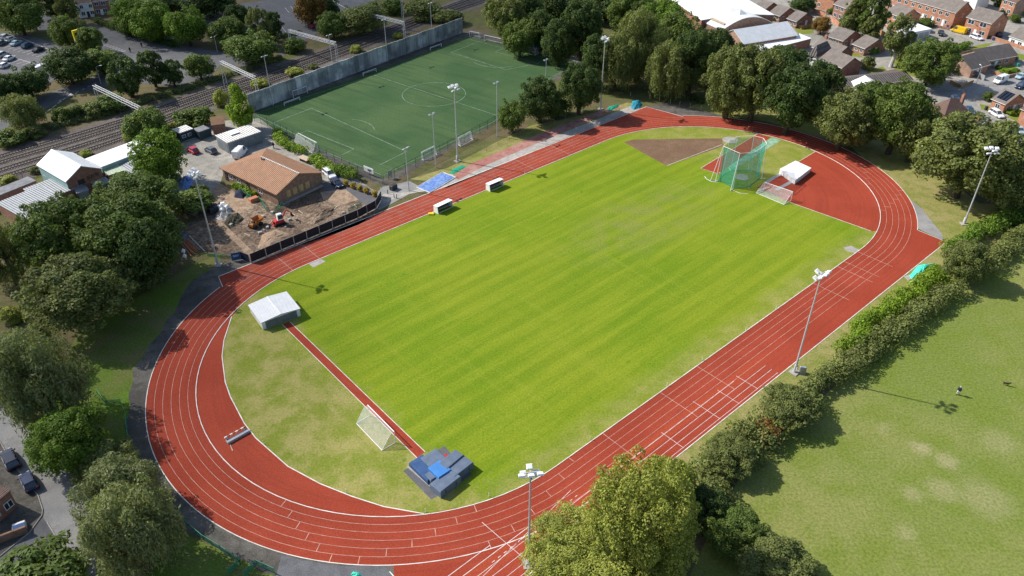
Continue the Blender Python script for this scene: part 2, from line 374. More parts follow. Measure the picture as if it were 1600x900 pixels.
M['white_plastic'] = mat('white_plastic', (0.78, 0.78, 0.77), 0.45, 0.04, 2)
M['frame_white'] = mat('frame_white', (0.76, 0.76, 0.74), 0.5, 0.05, 2)
M['glass'] = mat_glass('window_glass')
M['glass_car'] = mat_glass('car_glass', (0.07, 0.085, 0.10))  # paler base colour stands in for sky reflected in the car windows
M['board'] = mat('boarded_yellow', (0.5, 0.34, 0.14), 0.8, 0.2, 2)
M['wood'] = mat('timber_fence', (0.33, 0.19, 0.09), 0.85, 0.25, 2)
M['wood_pale'] = mat('timber_pale', (0.45, 0.36, 0.25), 0.85, 0.2, 2)
M['container'] = mat_stripe('container_dark_teal', (0.025, 0.06, 0.07), 0.3, 0, 0.7, 0.55)
M['container_grey'] = mat_stripe('container_grey', (0.25, 0.27, 0.29), 0.3, 0, 0.75, 0.55)
M['brush'] = mat_ground('brushwood', ((0.03, 0.026, 0.02), (0.09, 0.075, 0.06), (0.05, 0.055, 0.025)), 0.8, 2.0, 8.0, 0.5)
M['rubble'] = mat_ground('rubble', ((0.36, 0.35, 0.33), (0.24, 0.22, 0.19), (0.5, 0.49, 0.47)), 0.9, 2.0, 8.0, 0.4)
M['leaf_flower'] = mat_leaf('leaf_flower', (0.20, 0.19, 0.02), (0.75, 0.5, 0.02), 0.95)
M['shutter'] = mat_stripe('shutter_grey', (0.21, 0.235, 0.25), 0.25, 2, 0.75, 0.5, dirt=(0.12, 0.13, 0.14))
def m_panelwall():
    t = NT('concrete_panel'); co = t.coord(); sep = t.n('SeparateXYZ'); t.set(sep, 0, co)
    c = t.mix(t.ramp(t.noise(co, 0.18, 5, 0.6), 0.4, 0.62), (0.20, 0.215, 0.225), (0.50, 0.50, 0.49))
    mp = t.n('Mapping'); mp.inputs['Scale'].default_value = (1.4, 1, 0.12); t.set(mp, 0, co)
    c = t.mix(t.math('MULTIPLY', t.ramp(t.noise(mp.outputs[0], 1.0, 4, 0.7), 0.5, 0.68), 0.7), c, (0.17, 0.185, 0.195))
    oi = t.n('ObjectInfo'); c = t.mix(1.0, c, t.mix(oi.outputs['Random'], (0.68,)*3, (1.3,)*3), 'MULTIPLY')
    return t.end(c, 0.9, 0.15)
M['panelwall'] = m_panelwall()
# kit
M['net_white'] = mat_net('net_white', (0.72, 0.74, 0.7), 0.24)
M['net_green'] = mat_net('net_green', (0.012, 0.36, 0.27), 0.42)
M['net_grey'] = mat_net('net_grey', (0.42, 0.44, 0.44), 0.28)
M['chain'] = mat_net('chain_link', (0.05, 0.07, 0.06), 0.2)
M['barrier_green'] = mat('barrier_green', (0.02, 0.26, 0.15), 0.5, 0.15, 3)
M['net_barrier'] = mat_net('net_barrier_green', (0.015, 0.20, 0.13), 0.55)
M['sheet_black'] = mat('hoarding_black', (0.016, 0.017, 0.022), 0.6, 0.25, 1.5)
M['mat_blue'] = mat('landing_mat_blue', (0.035, 0.085, 0.20), 0.75, 0.15, 1.0)
M['mat_bright'] = mat('landing_mat_bright', (0.05, 0.20, 0.50), 0.65, 0.08, 1.0)
M['mat_slate'] = mat('landing_mat_slate', (0.115, 0.15, 0.21), 0.8, 0.12, 1.0)
def m_tarp(name, a, b, dirt):
    t = NT(name); co = t.coord(); f = t.noise(co, 1.3, 5, 0.7)
    c = t.mix(t.ramp(f, 0.35, 0.65), a, b); c = t.mix(t.ramp(t.noise(co, 3.0, 4, 0.7), 0.58, 0.68), c, dirt)
    t.bump(f, 0.15, 0.8); return t.end(c, 0.55, 0.3)
M['tarp_blue'] = m_tarp('tarpaulin_blue', (0.09, 0.18, 0.46), (0.22, 0.33, 0.58), (0.05, 0.07, 0.13))
M['tarp_green'] = m_tarp('tarpaulin_green', (0.04, 0.48, 0.34), (0.08, 0.60, 0.45), (0.03, 0.34, 0.25))
M['tarp_cyan'] = m_tarp('tarpaulin_cyan', (0.015, 0.16, 0.24), (0.03, 0.26, 0.34), (0.01, 0.08, 0.12))
M['tarp_dark'] = m_tarp('tarpaulin_dark', (0.03, 0.034, 0.038), (0.11, 0.12, 0.13), (0.02, 0.02, 0.022))
M['red'] = mat('red_plastic', (0.5, 0.03, 0.03), 0.5, 0.1, 2)
M['yellow'] = mat('yellow_plastic', (0.72, 0.55, 0.02), 0.5, 0.1, 2)
M['orange'] = mat('orange_paint', (0.40, 0.15, 0.035), 0.5, 0.15, 2)
M['orange_pipe'] = mat('orange_pipe', (0.46, 0.17, 0.09), 0.6, 0.12, 2)
M['tyre'] = mat('tyre', (0.018, 0.018, 0.018), 0.85, 0.2, 5)
M['rail'] = mat('rail_steel', (0.075, 0.06, 0.052), 0.45, 0.15, 1, 0.5, 0.4)
M['sleeper'] = mat('sleeper', (0.15, 0.132, 0.118), 0.9, 0.3, 0.7)
M['skin'] = mat('skin', (0.5, 0.32, 0.24), 0.6, 0.08, 6)
M['cloth_navy'] = mat('cloth_navy', (0.014, 0.02, 0.045), 0.9, 0.2, 6)
M['cloth_cream'] = mat('cloth_cream', (0.6, 0.56, 0.48), 0.9, 0.1, 6)
M['cloth_black'] = mat('cloth_black', (0.012, 0.012, 0.014), 0.9, 0.2, 6)
M['hair_grey'] = mat('hair_grey', (0.5, 0.48, 0.45), 0.8, 0.15, 9)
M['hair_dark'] = mat('hair_dark', (0.02, 0.014, 0.01), 0.8, 0.2, 9)
M['fur_brown'] = mat('fur_brown', (0.03, 0.018, 0.012), 0.9, 0.3, 8)
M['solar'] = mat_stripe('solar_cells', (0.010, 0.013, 0.026), 1.0, 0, 0.5, 0.2, 0.1, 0, 0.6)
def paint(n, c): M['car_'+n] = mat('car_paint_'+n, c, 0.28, 0.03, 1, 0.6)
for n, c in dict(white=(0.75, 0.75, 0.76), silver=(0.42, 0.44, 0.46), black=(0.012, 0.013, 0.016), blue=(0.014, 0.03, 0.085), navy=(0.010, 0.018, 0.045),
                 red=(0.42, 0.012, 0.03), grey=(0.10, 0.115, 0.13), teal=(0.012, 0.06, 0.11), yellow=(0.72, 0.46, 0.01), pale=(0.33, 0.45, 0.52)).items(): paint(n, c)

# ================================================================== THE SETTING
def sheet(name, m, pts, z): return struct(name, MB().sheet(PX(pts) if isinstance(pts, str) else pts, z), m)
big = [(-1500, -600), (1500, -600), (1500, 2500), (-1500, 2500)]
struct('ground', MB().sheet(big, 0.0), M['soil'])
def stadium(r, n=48):
    p = [W(-TL/2+TL*i/24, -r) for i in range(24)]
    p += [W(TL/2+r*math.cos(a), r*math.sin(a)) for a in [-PI/2+PI*i/n for i in range(n)]]
    p += [W(TL/2-TL*i/24, r) for i in range(24)]
    p += [W(-TL/2+r*math.cos(a), r*math.sin(a)) for a in [PI/2+PI*i/n for i in range(n)]]
    return p
def arc(side, r, a0, a1, n=24):                        # piece of a bend; side = +1 east, -1 west
    return [W(side*TL/2+r*math.cos(R_(a0+(a1-a0)*i/n)), r*math.sin(R_(a0+(a1-a0)*i/n))) for i in range(n+1)]
# broad surfaces
sheet('park_grass', M['park'], '1640,320 1570,372 1480,436 1370,540 1265,640 1165,730 1110,830 1050,960 1500,1400 3000,1000 2600,500', 0.006)
sheet('verge_grass', M['verge'], '1065,172 1120,150 1250,165 1370,205 1470,270 1530,318 1600,320 1560,395 1470,440 1330,560 1240,640 1130,740 1050,850 1000,960 790,960 860,880 1030,720 1200,600 1390,450 1478,378 1440,330 1330,230 1200,190', 0.010)
sheet('bank_grass', M['bank_green'], '120,520 300,415 345,395 342,440 240,560 200,640 205,740 300,840 430,895 400,960 260,960 150,760 80,620', 0.006)
sheet('bank_verge', M['verge'], '640,280 700,262 770,225 830,196 930,176 980,160 1000,163 870,212 745,262 690,285', 0.006)
# tarmac apron round the bends
struct('tarmac_apron', MB().ribbon(arc(-1, TRO+0.02, 118, 262, 180), [W(-TL/2+(TRO+2.7+.3*math.sin(i*.23)+.22*math.sin(i*.61))*math.cos(R_(118+144*i/180)), (TRO+2.7+.3*math.sin(i*.23)+.22*math.sin(i*.61))*math.sin(R_(118+144*i/180))) for i in range(181)], 0.014), M['asphalt_dark'])
sheet('tarmac_corner', M['asphalt_dark'], '300,438 332,419 360,408 395,398 402,408 343,433 347,450 300,492 272,490 284,462', 0.018)
sheet('tarmac_wedge', M['asphalt_pale'], '1310,252 1345,280 1378,312 1400,335 1436,358 1474,377 1472,366 1440,326 1396,290 1348,259', 0.018)
sheet('tarmac_strip', M['asphalt_dark'], '1010,167 1066,182 1100,186 1130,180 1040,160', 0.012)
sheet('tarmac_chute_end', M['asphalt'], '440,868 520,884 601,884 640,940 500,940 430,905', 0.018)
# the running track
tr = MB(); tr.ribbon(stadium(TR+0.05), stadium(TRO), 0.03, True)
struct('running_track', tr, M['track'])
chute = [W(58.3, -44.6), W(58.6, -38.8)]+[p for p in arc(1, TRO-0.3, -66, -90, 12)]+[p for p in arc(-1, TRO-0.3, -90, -129, 16)]+[W(-69.7, -34), W(-69.7, -44.6)]
struct('sprint_chute', MB().sheet(chute, 0.026), M['track'])
ext = [W(-57.6, 41.9), W(-58.5, 38.0)]+arc(-1, TRO-0.3, 112, 90, 8)+arc(1, TRO-0.3, 90, 50, 12)+[W(69.4, 31.2), W(67.4, 42.2)]
struct('back_straight_margin', MB().sheet(ext, 0.026), M['track'])
# infield: grass inside the kerb, red D areas on it
struct('infield_grass', MB().sheet(stadium(TR), 0.014), M['infield'])
cres = PX('362,495 350,532 347,557 352,597 360,620 382,662 400,685 425,707 450,729 500,756 550,776 600,792 662,803')
outer = [W(*q) for q in ((-57.5, -31.0),)]+list(reversed(arc(-1, TR-0.02, 122, 245, 40)))
struct('water_jump_bend', MB().sheet(cres+list(reversed(arc(-1, TR-0.02, 118, 247, 44))), 0.024), M['track'])
east = [W(76.5, -4.4), W(60.2, -5.0), W(49.6, -5.6), W(49.2, -14.4), W(51.0, -32.6)]+arc(1, TR-0.02, -74, -8, 30)
struct('jumps_apron', MB().sheet(east, 0.024), M['track'])
sheet('javelin_runway', M['track'], '1184,209 1204,214.5 1122,272 1095,263', 0.022)
sheet('runway', M['track'], '441,507 452,503 664,706 652,716', 0.022)
sheet('bare_soil_sector', M['dirt_red'], '975,222 990,218 1136,216 1128,222 1132,228 1042,259 1010,242', 0.020)
sheet('faded_green_strip', mat('faded_green', (0.22, 0.36, 0.25), 0.9, 0.25, 0.8), '1206,215 1221,219 1150,262 1128,262', 0.021)
sheet('concrete_pad', M['concrete'], '481,411 500,404 509,409 489,418', 0.022)
sheet('worn_patch', M['concrete'], '1318,387 1330,384 1344,391 1338,396 1322,392', 0.022)
sheet('landing_area_slab', M['asphalt'], '630,736 694,697 738,742 674,781', 0.020)
sheet('landing_area_concrete', M['concrete'], '636,730 646,724 690,762 681,769', 0.024)
# painted lines
mk = MB()
def lane(r, wd=0.06):
    mk.ribbon(stadium(r-wd/2), stadium(r+wd/2), 0.034, True)
for k in range(1, 6): lane(TR+k*1.22, 0.048)
def seg(u0, v0, u1, v1, wd=0.07, z=0.036, b=None): (b or mk).line(W(u0, v0), W(u1, v1), wd, z)
for k in range(6):                                      # staggered marks across single lanes on both bends
    r0, r1 = TR+k*1.22+0.05, TR+(k+1)*1.22-0.05
    for side, a in ((-1, 248-4.6*k), (-1, 258-5.2*k+16), (-1, 205+3*k), (1, -38+4.4*k), (1, -58+3*k), (1, 20+2*k)):
        a = R_(a); mk.line(W(side*TL/2+r0*math.cos(a), r0*math.sin(a)), W(side*TL/2+r1*math.cos(a), r1*math.sin(a)), 0.08, 0.036)
for u in (41.5, 36.2, 33.6, 25, -19.8, -10.5, -33): seg(u, -TR, u, -41.8, 0.07)
for u in (-46, -40, 18, 30): seg(u, TR, u, TRO, 0.06)
struct('lane_markings', mk, M['paint'])
bl = MB()
for v in (-40.7, -41.9, -43.1, -44.2):
    bl.line(W(-69.6, v), W(-9.0 if v > -41 else -2.0, v), 0.065, 0.038)
bl.line(W(-69.6, -39.5), W(-52, -39.5), 0.09, 0.038); bl.line(W(-69.6, -38.3), W(-58, -38.3), 0.09, 0.038)
for u in (-7.7, -12.7, -17.6, -26.4, -37.8): bl.line(W(u, -44.3), W(u, -40.2 if u != -17.6 else -39.2), 0.07, 0.040)
bl.line(W(-56.5, -34.9), W(-56.0, -44.2), 0.07, 0.040)
bl.line(W(-62, -41.2), W(-44.0, -38.9), 0.07, 0.042)
for v in (-36.5, -37.7): mk.line(W(-69.6, v-2.5), W(-42, v), 0.06, 0.036)
for k in range(16): bl.line(W(-44-1.0*k, -40.1-0.02*k), W(-44.45-1.0*k, -40.1-.02*k), 0.09, 0.042)
struct('sprint_markings', bl, M['paint_bold'])
kb = MB()                                               # raised kerbs
def kerb(A, wd, h, close=True):
    n = len(A)
    def nor(i):
        a = A[(i-1) % n] if close or i > 0 else A[i]; b = A[(i+1) % n] if close or i < n-1 else A[i]
        d = (b-a).normalized(); return Vector((-d.y, d.x, 0))*wd/2
    B = [A[i]-nor(i) for i in range(n)]; D = [A[i]+nor(i) for i in range(n)]
    vs = [(p.x, p.y, 0.02) for p in B]+[(p.x, p.y, h) for p in B]+[(p.x, p.y, h) for p in D]+[(p.x, p.y, 0.02) for p in D]
    fs = []
    for i in range(n if close else n-1):
        j = (i+1) % n
        for k in range(3): fs.append((k*n+i, (k+1)*n+i, (k+1)*n+j, k*n+j))
    kb.add(vs, fs)
kerb(stadium(TR), 0.12, 0.085)
kerb(cres, 0.14, 0.07, False); kerb(arc(-1, TRO, 113, 270, 60), 0.12, 0.05, False); kerb(arc(1, TRO, -67.5, 49, 60), 0.12, 0.05, False)
kerb([W(-69.7, -33), W(-69.7, -44.7), W(58.4, -44.7), W(58.6, -38.8)], 0.13, 0.05, False)
kerb([W(-58.5, 38.2), W(-57.6, 42), W(-20, 42), W(67.4, 42.2), W(69.5, 31)], 0.16, 0.05, False)
kerb([W(76.5, -4.4), W(60.2, -5.0), W(58, -5.1)], 0.1, 0.045, False)
kerb([W(49.2, -14.4), W(51.0, -32.4)], 0.1, 0.045, False)
kerb(PX('1184,209 1095,263 1120,271'), 0.09, 0.045, False)
kerb(PX('441,507 652,716'), 0.09, 0.045, False); kerb(PX('453,503 664,706'), 0.09, 0.045, False)
kerb(PX('1042,259 1128,226'), 0.1, 0.04, False)
struct('track_kerb', kb, M['kerb'])
# behind the back straight: old run-ups
sheet('concrete_path', M['concrete'], '560,337 612,312 640,303 700,293 760,268 868,222 1000,170 985,166 868,212 760,258 716,281 706,271 642,300 600,303', 0.030)
sheet('old_runway', M['pink'], '708,275 716,281 760,258 868,212 975,166 962,165 850,206 760,246 735,256', 0.034)
sheet('compound_paving', M['asphalt_pale'], '575,315 598,292 640,283 660,294 640,303 600,325 560,338', 0.026)
# artificial pitch
AST = PX('375,186 392,175 733,57 906,98 860,124 600,284 598,278')
struct('astro_margin', MB().sheet(PX('365,189 385,172 724,51 735,46 912,96 906,104 862,130 795,182 603,290 590,288'), 0.010), M['asphalt_dark'])
struct('astro_turf', MB().sheet(PX('392,187 402,174 560,120 731,57 903,99 870,117 770,194 599,279'), 0.018), M['astro'])
al = MB()
def apx(s, wd=0.13):
    q = PX(s)
    for a, b in zip(q, q[1:]): al.line(a, b, wd, 0.026)
apx('400,177 470,154 577,120 727,60 897,102'); apx('897,102 861,121 770,191 598,274 500,234 466,212 400,180')
apx('583,117 775,180'); apx('420,195 487,169 635,237 593,258'); apx('458,214 480,204 553,233 534,242')
apx('748,65 705,82 790,109 843,99'); apx('788,75 774,81 840,99 853,92')
cc = G(678, 147); ca = [cc+Vector((9.1*math.cos(2*PI*i/48), 9.1*math.sin(2*PI*i/48), 0)) for i in range(49)]
for a, b in zip(ca, ca[1:]): al.line(a, b, 0.12, 0.028)
for ctr, a0, a1 in ((G(530, 208), -75, 60), (G(780, 90), 120, 280)):
    q = [ctr+Vector((9.1*math.cos(R_(52+a)), 9.1*math.sin(R_(52+a)), 0)) for a in range(a0, a1+1, 6)]
    q = [p for p in q]
    for a, b in zip(q[6:-6], q[7:-5]): al.line(a, b, 0.14, 0.028)
struct('astro_markings', al, M['paint_astro'])
# railway bed
UP = PX('-60,262 -20,246 100,213 219,177 330,139 450,99 560,61 640,31 725,0 790,-26')
LO = PX('-60,312 -20,296 100,258 190,228 270,198 330,170 405,142 500,105 620,57 705,23 765,4 820,-20')
def resample(q, n):
    L = [0]
    for a, b in zip(q, q[1:]): L.append(L[-1]+(b-a).length)
    out = []
    for i in range(n):
        t = L[-1]*i/(n-1); k = max(j for j in range(len(L)) if L[j] <= t+1e-6); k = min(k, len(q)-2)
        f = (t-L[k])/(L[k+1]-L[k]); out.append(q[k].lerp(q[k+1], f))
    for _ in range(3): out = [out[0]]+[(out[i-1]+out[i]*2+out[i+1])/4 for i in range(1, n-1)]+[out[-1]]
    return out
UP = resample(UP, 60); LO = resample(LO, 60)
struct('railway_bed', MB().ribbon([p+(p-q).normalized()*2.5 for p, q in zip(UP, LO)], [q+(q-p).normalized()*1.5 for p, q in zip(UP, LO)], 0.04), M['ballast'])
struct('railway_bank', MB().ribbon([p+(p-q).normalized()*9 for p, q in zip(UP, LO)], [q+(q-p).normalized()*7 for p, q in zip(UP, LO)], 0.02), M['soil'])
# roads, yards, car parks (upper left)
sheet('car_park', M['asphalt'], '-120,35 -40,48 45,54 95,72 128,86 95,118 62,140 20,165 -120,215', 0.030)
sheet('station_road', M['asphalt'], '-60,232 0,205 60,175 120,147 190,128 280,135 330,120 345,100 420,110 460,70 420,95 330,78 262,68 190,50 130,36 55,18 -40,-10 -60,15 40,40 108,62 160,84 165,110 130,128 60,150 -60,190', 0.026)
sheet('upper_car_park', M['asphalt'], '310,22 345,10 420,0 470,-10 560,-20 600,-10 560,20 520,40 470,66 420,52 330,48', 0.026)
sheet('works_yard', M['gravel'], '205,262 262,228 330,190 405,185 470,232 530,262 585,298 520,300 420,285 352,262 340,300 322,345 285,330 300,300 245,300 225,318 190,300', 0.020)
sheet('building_plot', M['dirt'], '292,352 345,296 440,318 500,292 540,300 585,318 592,330 560,352 480,380 398,407 352,398 300,388 262,372 270,352', 0.030)
sheet('sandy_track', M['sand'], '330,297 345,287 372,303 402,318 385,330 362,338 340,330', 0.036)
sheet('trampled_strip', M['sand'], '331,343 341,341 395,393 403,408 393,404', 0.036)
sheet('sandy_floor', M['sand'], '500,300 540,296 560,312 530,322 505,312', 0.036)
sheet('compound_drive', M['asphalt'], '490,292 530,276 575,292 597,312 590,330 570,318 520,300', 0.034)
mk2 = MB()
def bays(x0, y0, x1, y1, n, dx, dy, wd=0.12, b=mk2):
    for i in range(n):
        f = i/(n-1); px, py = x0+(x1-x0)*f, y0+(y1-y0)*f
        b.line(G(px, py), G(px+dx, py+dy), wd, 0.036)
bays(20, 70, 100, 92, 12, -14, 5); bays(5, 84, 85, 108, 12, -15, 5); bays(-10, 112, 60, 130, 10, -14, 5)
bays(400, 22, 440, 42, 6, 7, 8); bays(445, 12, 500, 0, 7, 7, 8); bays(320, 36, 352, 28, 4, 9, 7)
mk2.line(G(30, 58), G(92, 84), 0.15, 0.036); mk2.line(G(0, 84), G(66, 103), 0.15, 0.036); mk2.line(G(518, 0), G(556, 22), 0.25, 0.036)
for k in range(7):
    mk2.line(G(162+4.5*k, 71+1.6*k), G(170+4.5*k, 70+1.6*k), 0.25, 0.036); mk2.line(G(58+8*k, 186-6*k), G(64+8*k, 182-6*k), 0.3, 0.036)
    mk2.line(G(92+9*k, 158-4.4*k), G(96+9*k, 156-4.4*k), 0.25, 0.036)
struct('road_markings', mk2, M['paint_bold'])
# lower left road
sheet('side_road', M['asphalt_pale'], '-60,560 0,622 40,668 100,715 150,790 150,960 60,1000 -80,1000 -160,760', 0.012)
sheet('pavement', M['asphalt_dark'], '-60,640 0,690 18,722 60,775 67,797 66,806 47,832 0,870 -120,920 -120,700', 0.12)
sheet('footway', M['asphalt'], '66,806 110,880 130,930 0,960 -60,930 0,872 47,834', 0.02)
kk = MB(); kk.path([p+Vector((0, 0, .07)) for p in PX('-30,665 0,690 18,722 60,775 67,797 66,806 47,832 0,870 -60,895')], 0.09, 6)
kk.path([p+Vector((0, 0, .03)) for p in PX('74,816 112,880 140,940')], 0.07, 6)
struct('road_kerb', kk, M['concrete'])
# estate (upper right)
sheet('estate_ground', M['gravel'], '1010,-60 1050,10 1150,60 1240,90 1330,120 1440,150 1490,190 1590,255 1700,330 1900,300 1900,-60', 0.010)
sheet('estate_road', M['asphalt_pale'], '1285,95 1350,100 1410,122 1450,135 1492,134 1540,122 1620,100 1660,90 1660,112 1600,133 1545,148 1520,150 1530,170 1600,215 1680,262 1640,280 1560,225 1500,185 1480,155 1430,140 1350,128 1290,112', 0.016)
sheet('cul_de_sac', M['asphalt_pale'], '1420,66 1450,50 1468,44 1500,52 1545,66 1580,70 1640,96 1640,82 1590,60 1540,48 1490,36 1440,30 1400,55', 0.016)
for i, s in enumerate(('1358,108 1380,104 1392,118 1352,118', '1490,92 1497,83 1520,72 1555,66 1540,74 1515,82', '1395,104 1400,110 1440,125 1452,122 1440,100', '1240,43 1268,42 1272,52 1248,54',
                       '1322,73 1332,78 1350,90 1332,88', '1205,20 1215,22 1218,32 1200,28', '1570,182 1590,190 1640,215 1640,205 1600,180', '1530,162 1548,166 1556,175 1534,172', '1555,108 1580,100 1598,112 1570,122',
                       '1585,82 1620,90 1620,98 1580,90', '1392,88 1410,86 1418,100 1400,106')):
    sheet('lawn', M['lawn'], s, 0.022)
sheet('brown_verge', M['dirt_red'], '1375,112 1400,108 1420,118 1405,128 1380,124', 0.024)
sheet('paved_court', M['concrete'], '1420,62 1450,58 1470,62 1470,74 1430,72', 0.022)
# a broken bank of cloud high overhead, out of the frame, shading the far left
def cloud(name, at, size, dens, seed):
    me = bpy.data.meshes.new(name); bm = bmesh.new(); bmesh.ops.create_icosphere(bm, subdivisions=4, radius=1)
    r = random.Random(seed)
    for v in bm.verts:
        k = 1+0.18*math.sin(3*v.co.x+seed)*math.cos(4*v.co.y+seed*2)
        v.co = Vector((v.co.x*size[0]*k, v.co.y*size[1]*k, v.co.z*size[2]))
    bm.to_mesh(me); bm.free()
    t = NT(name); co = t.coord(); t.end((0.85, 0.85, 0.86), 1.0, 0.0)
    ln = t.n('VectorMath', operation='LENGTH'); mp = t.n('Mapping'); mp.inputs['Scale'].default_value = (1/size[0], 1/size[1], 0); t.set(mp, 0, co); t.set(ln, 0, mp.outputs[0])
    f = t.ramp(t.math('ADD', ln.outputs['Value'], t.math('MULTIPLY', t.math('ADD', t.noise(co, 0.016, 4, 0.6), -0.5), 0.7)), 0.92, 0.5, 0.0, dens)
    tr_ = t.n('BsdfTransparent'); mx = t.n('MixShader'); t.set(mx, 0, f); t.t.links.new(tr_.outputs[0], mx.inputs[1]); t.t.links.new(t.p.outputs[0], mx.inputs[2]); t.t.links.new(mx.outputs[0], t.o.inputs[0])
    me.materials.append(t.m); o = bpy.data.objects.new(name, me); C.objects.link(o); o.location = at; o['kind'] = 'structure'; return o
def under_sun(px, py, h): g = G(px, py); k = h/math.tan(SUN_EL); return (g.x+math.cos(SUN_AZ)*k, g.y+math.sin(SUN_AZ)*k, h)
cloud('cloud', under_sun(500, 15, 420), (150, 70, 14), 0.36, 3)
cloud('cloud', under_sun(150, 600, 380), (48, 66, 12), 0.22, 5)

# ================================================================== PLANTS
def leaf_mesh(name, lobes, nleaf, size, seed, droop=0.0, narrow=1.0):
    """leaves scattered over many overlapping clumps; lobes = (x, y, z, r) ; size = leaf length"""
    g = np.random.default_rng(seed)
    L = np.array(lobes); wts = L[:, 3]**2; wts = wts/wts.sum()
    k = g.choice(len(L), nleaf, p=wts)
    d = g.normal(size=(nleaf, 3)); d /= np.linalg.norm(d, axis=1)[:, None]
    flip = (d[:, 2] < -0.35) & (g.random(nleaf) < 0.6); d[flip, 2] *= -1
    rr = L[k, 3]*(0.62+0.46*np.sqrt(g.random(nleaf)))
    p = L[k, :3]+d*rr[:, None]
    if droop: p[:, 2] -= droop*g.random(nleaf)**2*(0.4+np.hypot(p[:, 0], p[:, 1]))
    nrm = d*0.9+g.normal(size=(nleaf, 3))*0.55+np.array([0, 0, 0.25]); nrm /= np.linalg.norm(nrm, axis=1)[:, None]
    a = g.normal(size=(nleaf, 3))
    if droop: a = a*0.5+np.array([0, 0, -1.0])
    t = a-(a*nrm).sum(1)[:, None]*nrm; t /= np.linalg.norm(t, axis=1)[:, None]
    b = np.cross(nrm, t)
    s = size*(0.6+0.8*g.random(nleaf))[:, None]
    bend = nrm*s*0.18
    v = np.stack([p-t*s*0.55, p+b*s*0.36*narrow-bend, p+t*s*0.6, p-b*s*0.36*narrow-bend], 1).reshape(-1, 3)
    me = bpy.data.meshes.new(name); me.vertices.add(4*nleaf); me.vertices.foreach_set('co', v.ravel())
    me.loops.add(4*nleaf); me.loops.foreach_set('vertex_index', np.arange(4*nleaf))
    me.polygons.add(nleaf); me.polygons.foreach_set('loop_start', np.arange(0, 4*nleaf, 4)); me.polygons.foreach_set('loop_total', np.full(nleaf, 4))
    me.update(calc_edges=True)
    lt = 0.82+0.36*g.random(len(L)); ly = g.random(len(L))**1.5
    tone = lt[k]*(0.72+0.56*g.random(nleaf)); yl = np.clip(0.55*ly[k]+0.6*g.random(nleaf)**2, 0, 1)
    col = np.zeros((nleaf, 4)); col[:, 0] = tone; col[:, 1] = yl; col[:, 3] = 1
    at = me.attributes.new('tone', 'FLOAT_COLOR', 'FACE'); at.data.foreach_set('color', col.ravel())
    me.materials.append(M['leaf_mid'])
    return me
def crown_lobes(seed, n, shape='round', r0=0.24, r1=0.40):
    g = random.Random(seed); out = []
    while len(out) < n:
        x, y, z = (g.uniform(-1, 1) for _ in range(3)); q = x*x+y*y+z*z
        if q > 1 or q < 0.10: continue
        if shape == 'round' and z < -0.7: continue
        if shape == 'cone' and math.hypot(x, y) > (1-z)*0.52+0.06: continue
        if shape == 'tall' and math.hypot(x, y) > 0.95-0.35*z: continue
        if shape == 'bush' and z < -0.45: continue
        r = g.uniform(r0, r1)*(0.75 if shape == 'cone' else 1)
        f = (1-r*0.9)/max(1-r*0.9, math.sqrt(q)) if q > (1-r*0.9)**2 else 1
        out.append((x*f, y*f, z*f, r))
    # a few stray sprays that break the outline
    for _ in range(n//2):
        a = g.uniform(0, 2*PI); z = g.uniform(-0.4, 0.9); h = math.sqrt(1-z*z)*(0.6 if shape == 'cone' else 0.95)
        if shape == 'cone': h = (1-z)*0.52
        k = g.uniform(0.93, 1.1); out.append((math.cos(a)*h*k, math.sin(a)*h*k, z*k, g.uniform(0.06, 0.17)))
    return out
CR = {}
for i in range(5): CR['round', i] = leaf_mesh('crown', crown_lobes(11+i, 46+4*i), 15000, 0.075, 100+i)
for i in range(3): CR['loose', i] = leaf_mesh('crown', crown_lobes(31+i, 34, 'tall', 0.18, 0.32), 9500, 0.085, 140+i)
for i in range(3): CR['willow', i] = leaf_mesh('crown', crown_lobes(41+i, 40, 'round', 0.2, 0.36), 17000, 0.085, 160+i, 0.34, 0.45)
for i in range(2): CR['cone', i] = leaf_mesh('crown', crown_lobes(51+i, 46, 'cone'), 8000, 0.085, 180+i)
for i in range(4): CR['bush', i] = leaf_mesh('crown', crown_lobes(61+i, 22, 'bush', 0.3, 0.46), 3800, 0.13, 200+i)
for i in range(2): CR['fine', i] = leaf_mesh('crown', crown_lobes(71+i, 70, 'round', 0.17, 0.31), 26000, 0.055, 220+i)
CR['big', 0] = leaf_mesh('crown', crown_lobes(91, 150, 'round', 0.10, 0.27), 52000, 0.034, 240)
CR['big', 1] = leaf_mesh('crown', crown_lobes(92, 130, 'round', 0.10, 0.27), 42000, 0.036, 241)
NV = dict(big=2, round=5, loose=3, willow=3, cone=2, bush=4, fine=2)
TRK = {}
def trunk_mesh(kind, i):
    g = random.Random(i*7+3); b = MB(); top = 0.55
    pts = [Vector((0, 0, 0)), Vector((g.uniform(-.03, .03), g.uniform(-.03, .03), 0.25)), Vector((g.uniform(-.05, .05), g.uniform(-.05, .05), top))]
    b.tube(pts[0], pts[1], 0.05, 0.036, 8); b.tube(pts[1], pts[2], 0.036, 0.02, 8)
    for k in range(6):
        a = 2*PI*k/6+g.uniform(-.3, .3); s = pts[1].lerp(pts[2], g.uniform(0.1, 0.9)); e = s+Vector((math.cos(a)*g.uniform(.18, .3), math.sin(a)*g.uniform(.18, .3), g.uniform(.12, .3)))
        b.tube(s, e, 0.018, 0.006, 6)
    b.tube(pts[2], pts[2]+Vector((0.03, 0.02, 0.25)), 0.02, 0.006, 6)
    me = bpy.data.meshes.new('trunk'); me.from_pydata([tuple(p) for p in b.v], [], b.f); me.materials.append(M['bark']); me.update(); return me
for i in range(4): TRK[i] = trunk_mesh('t', i)
tcount = [0]
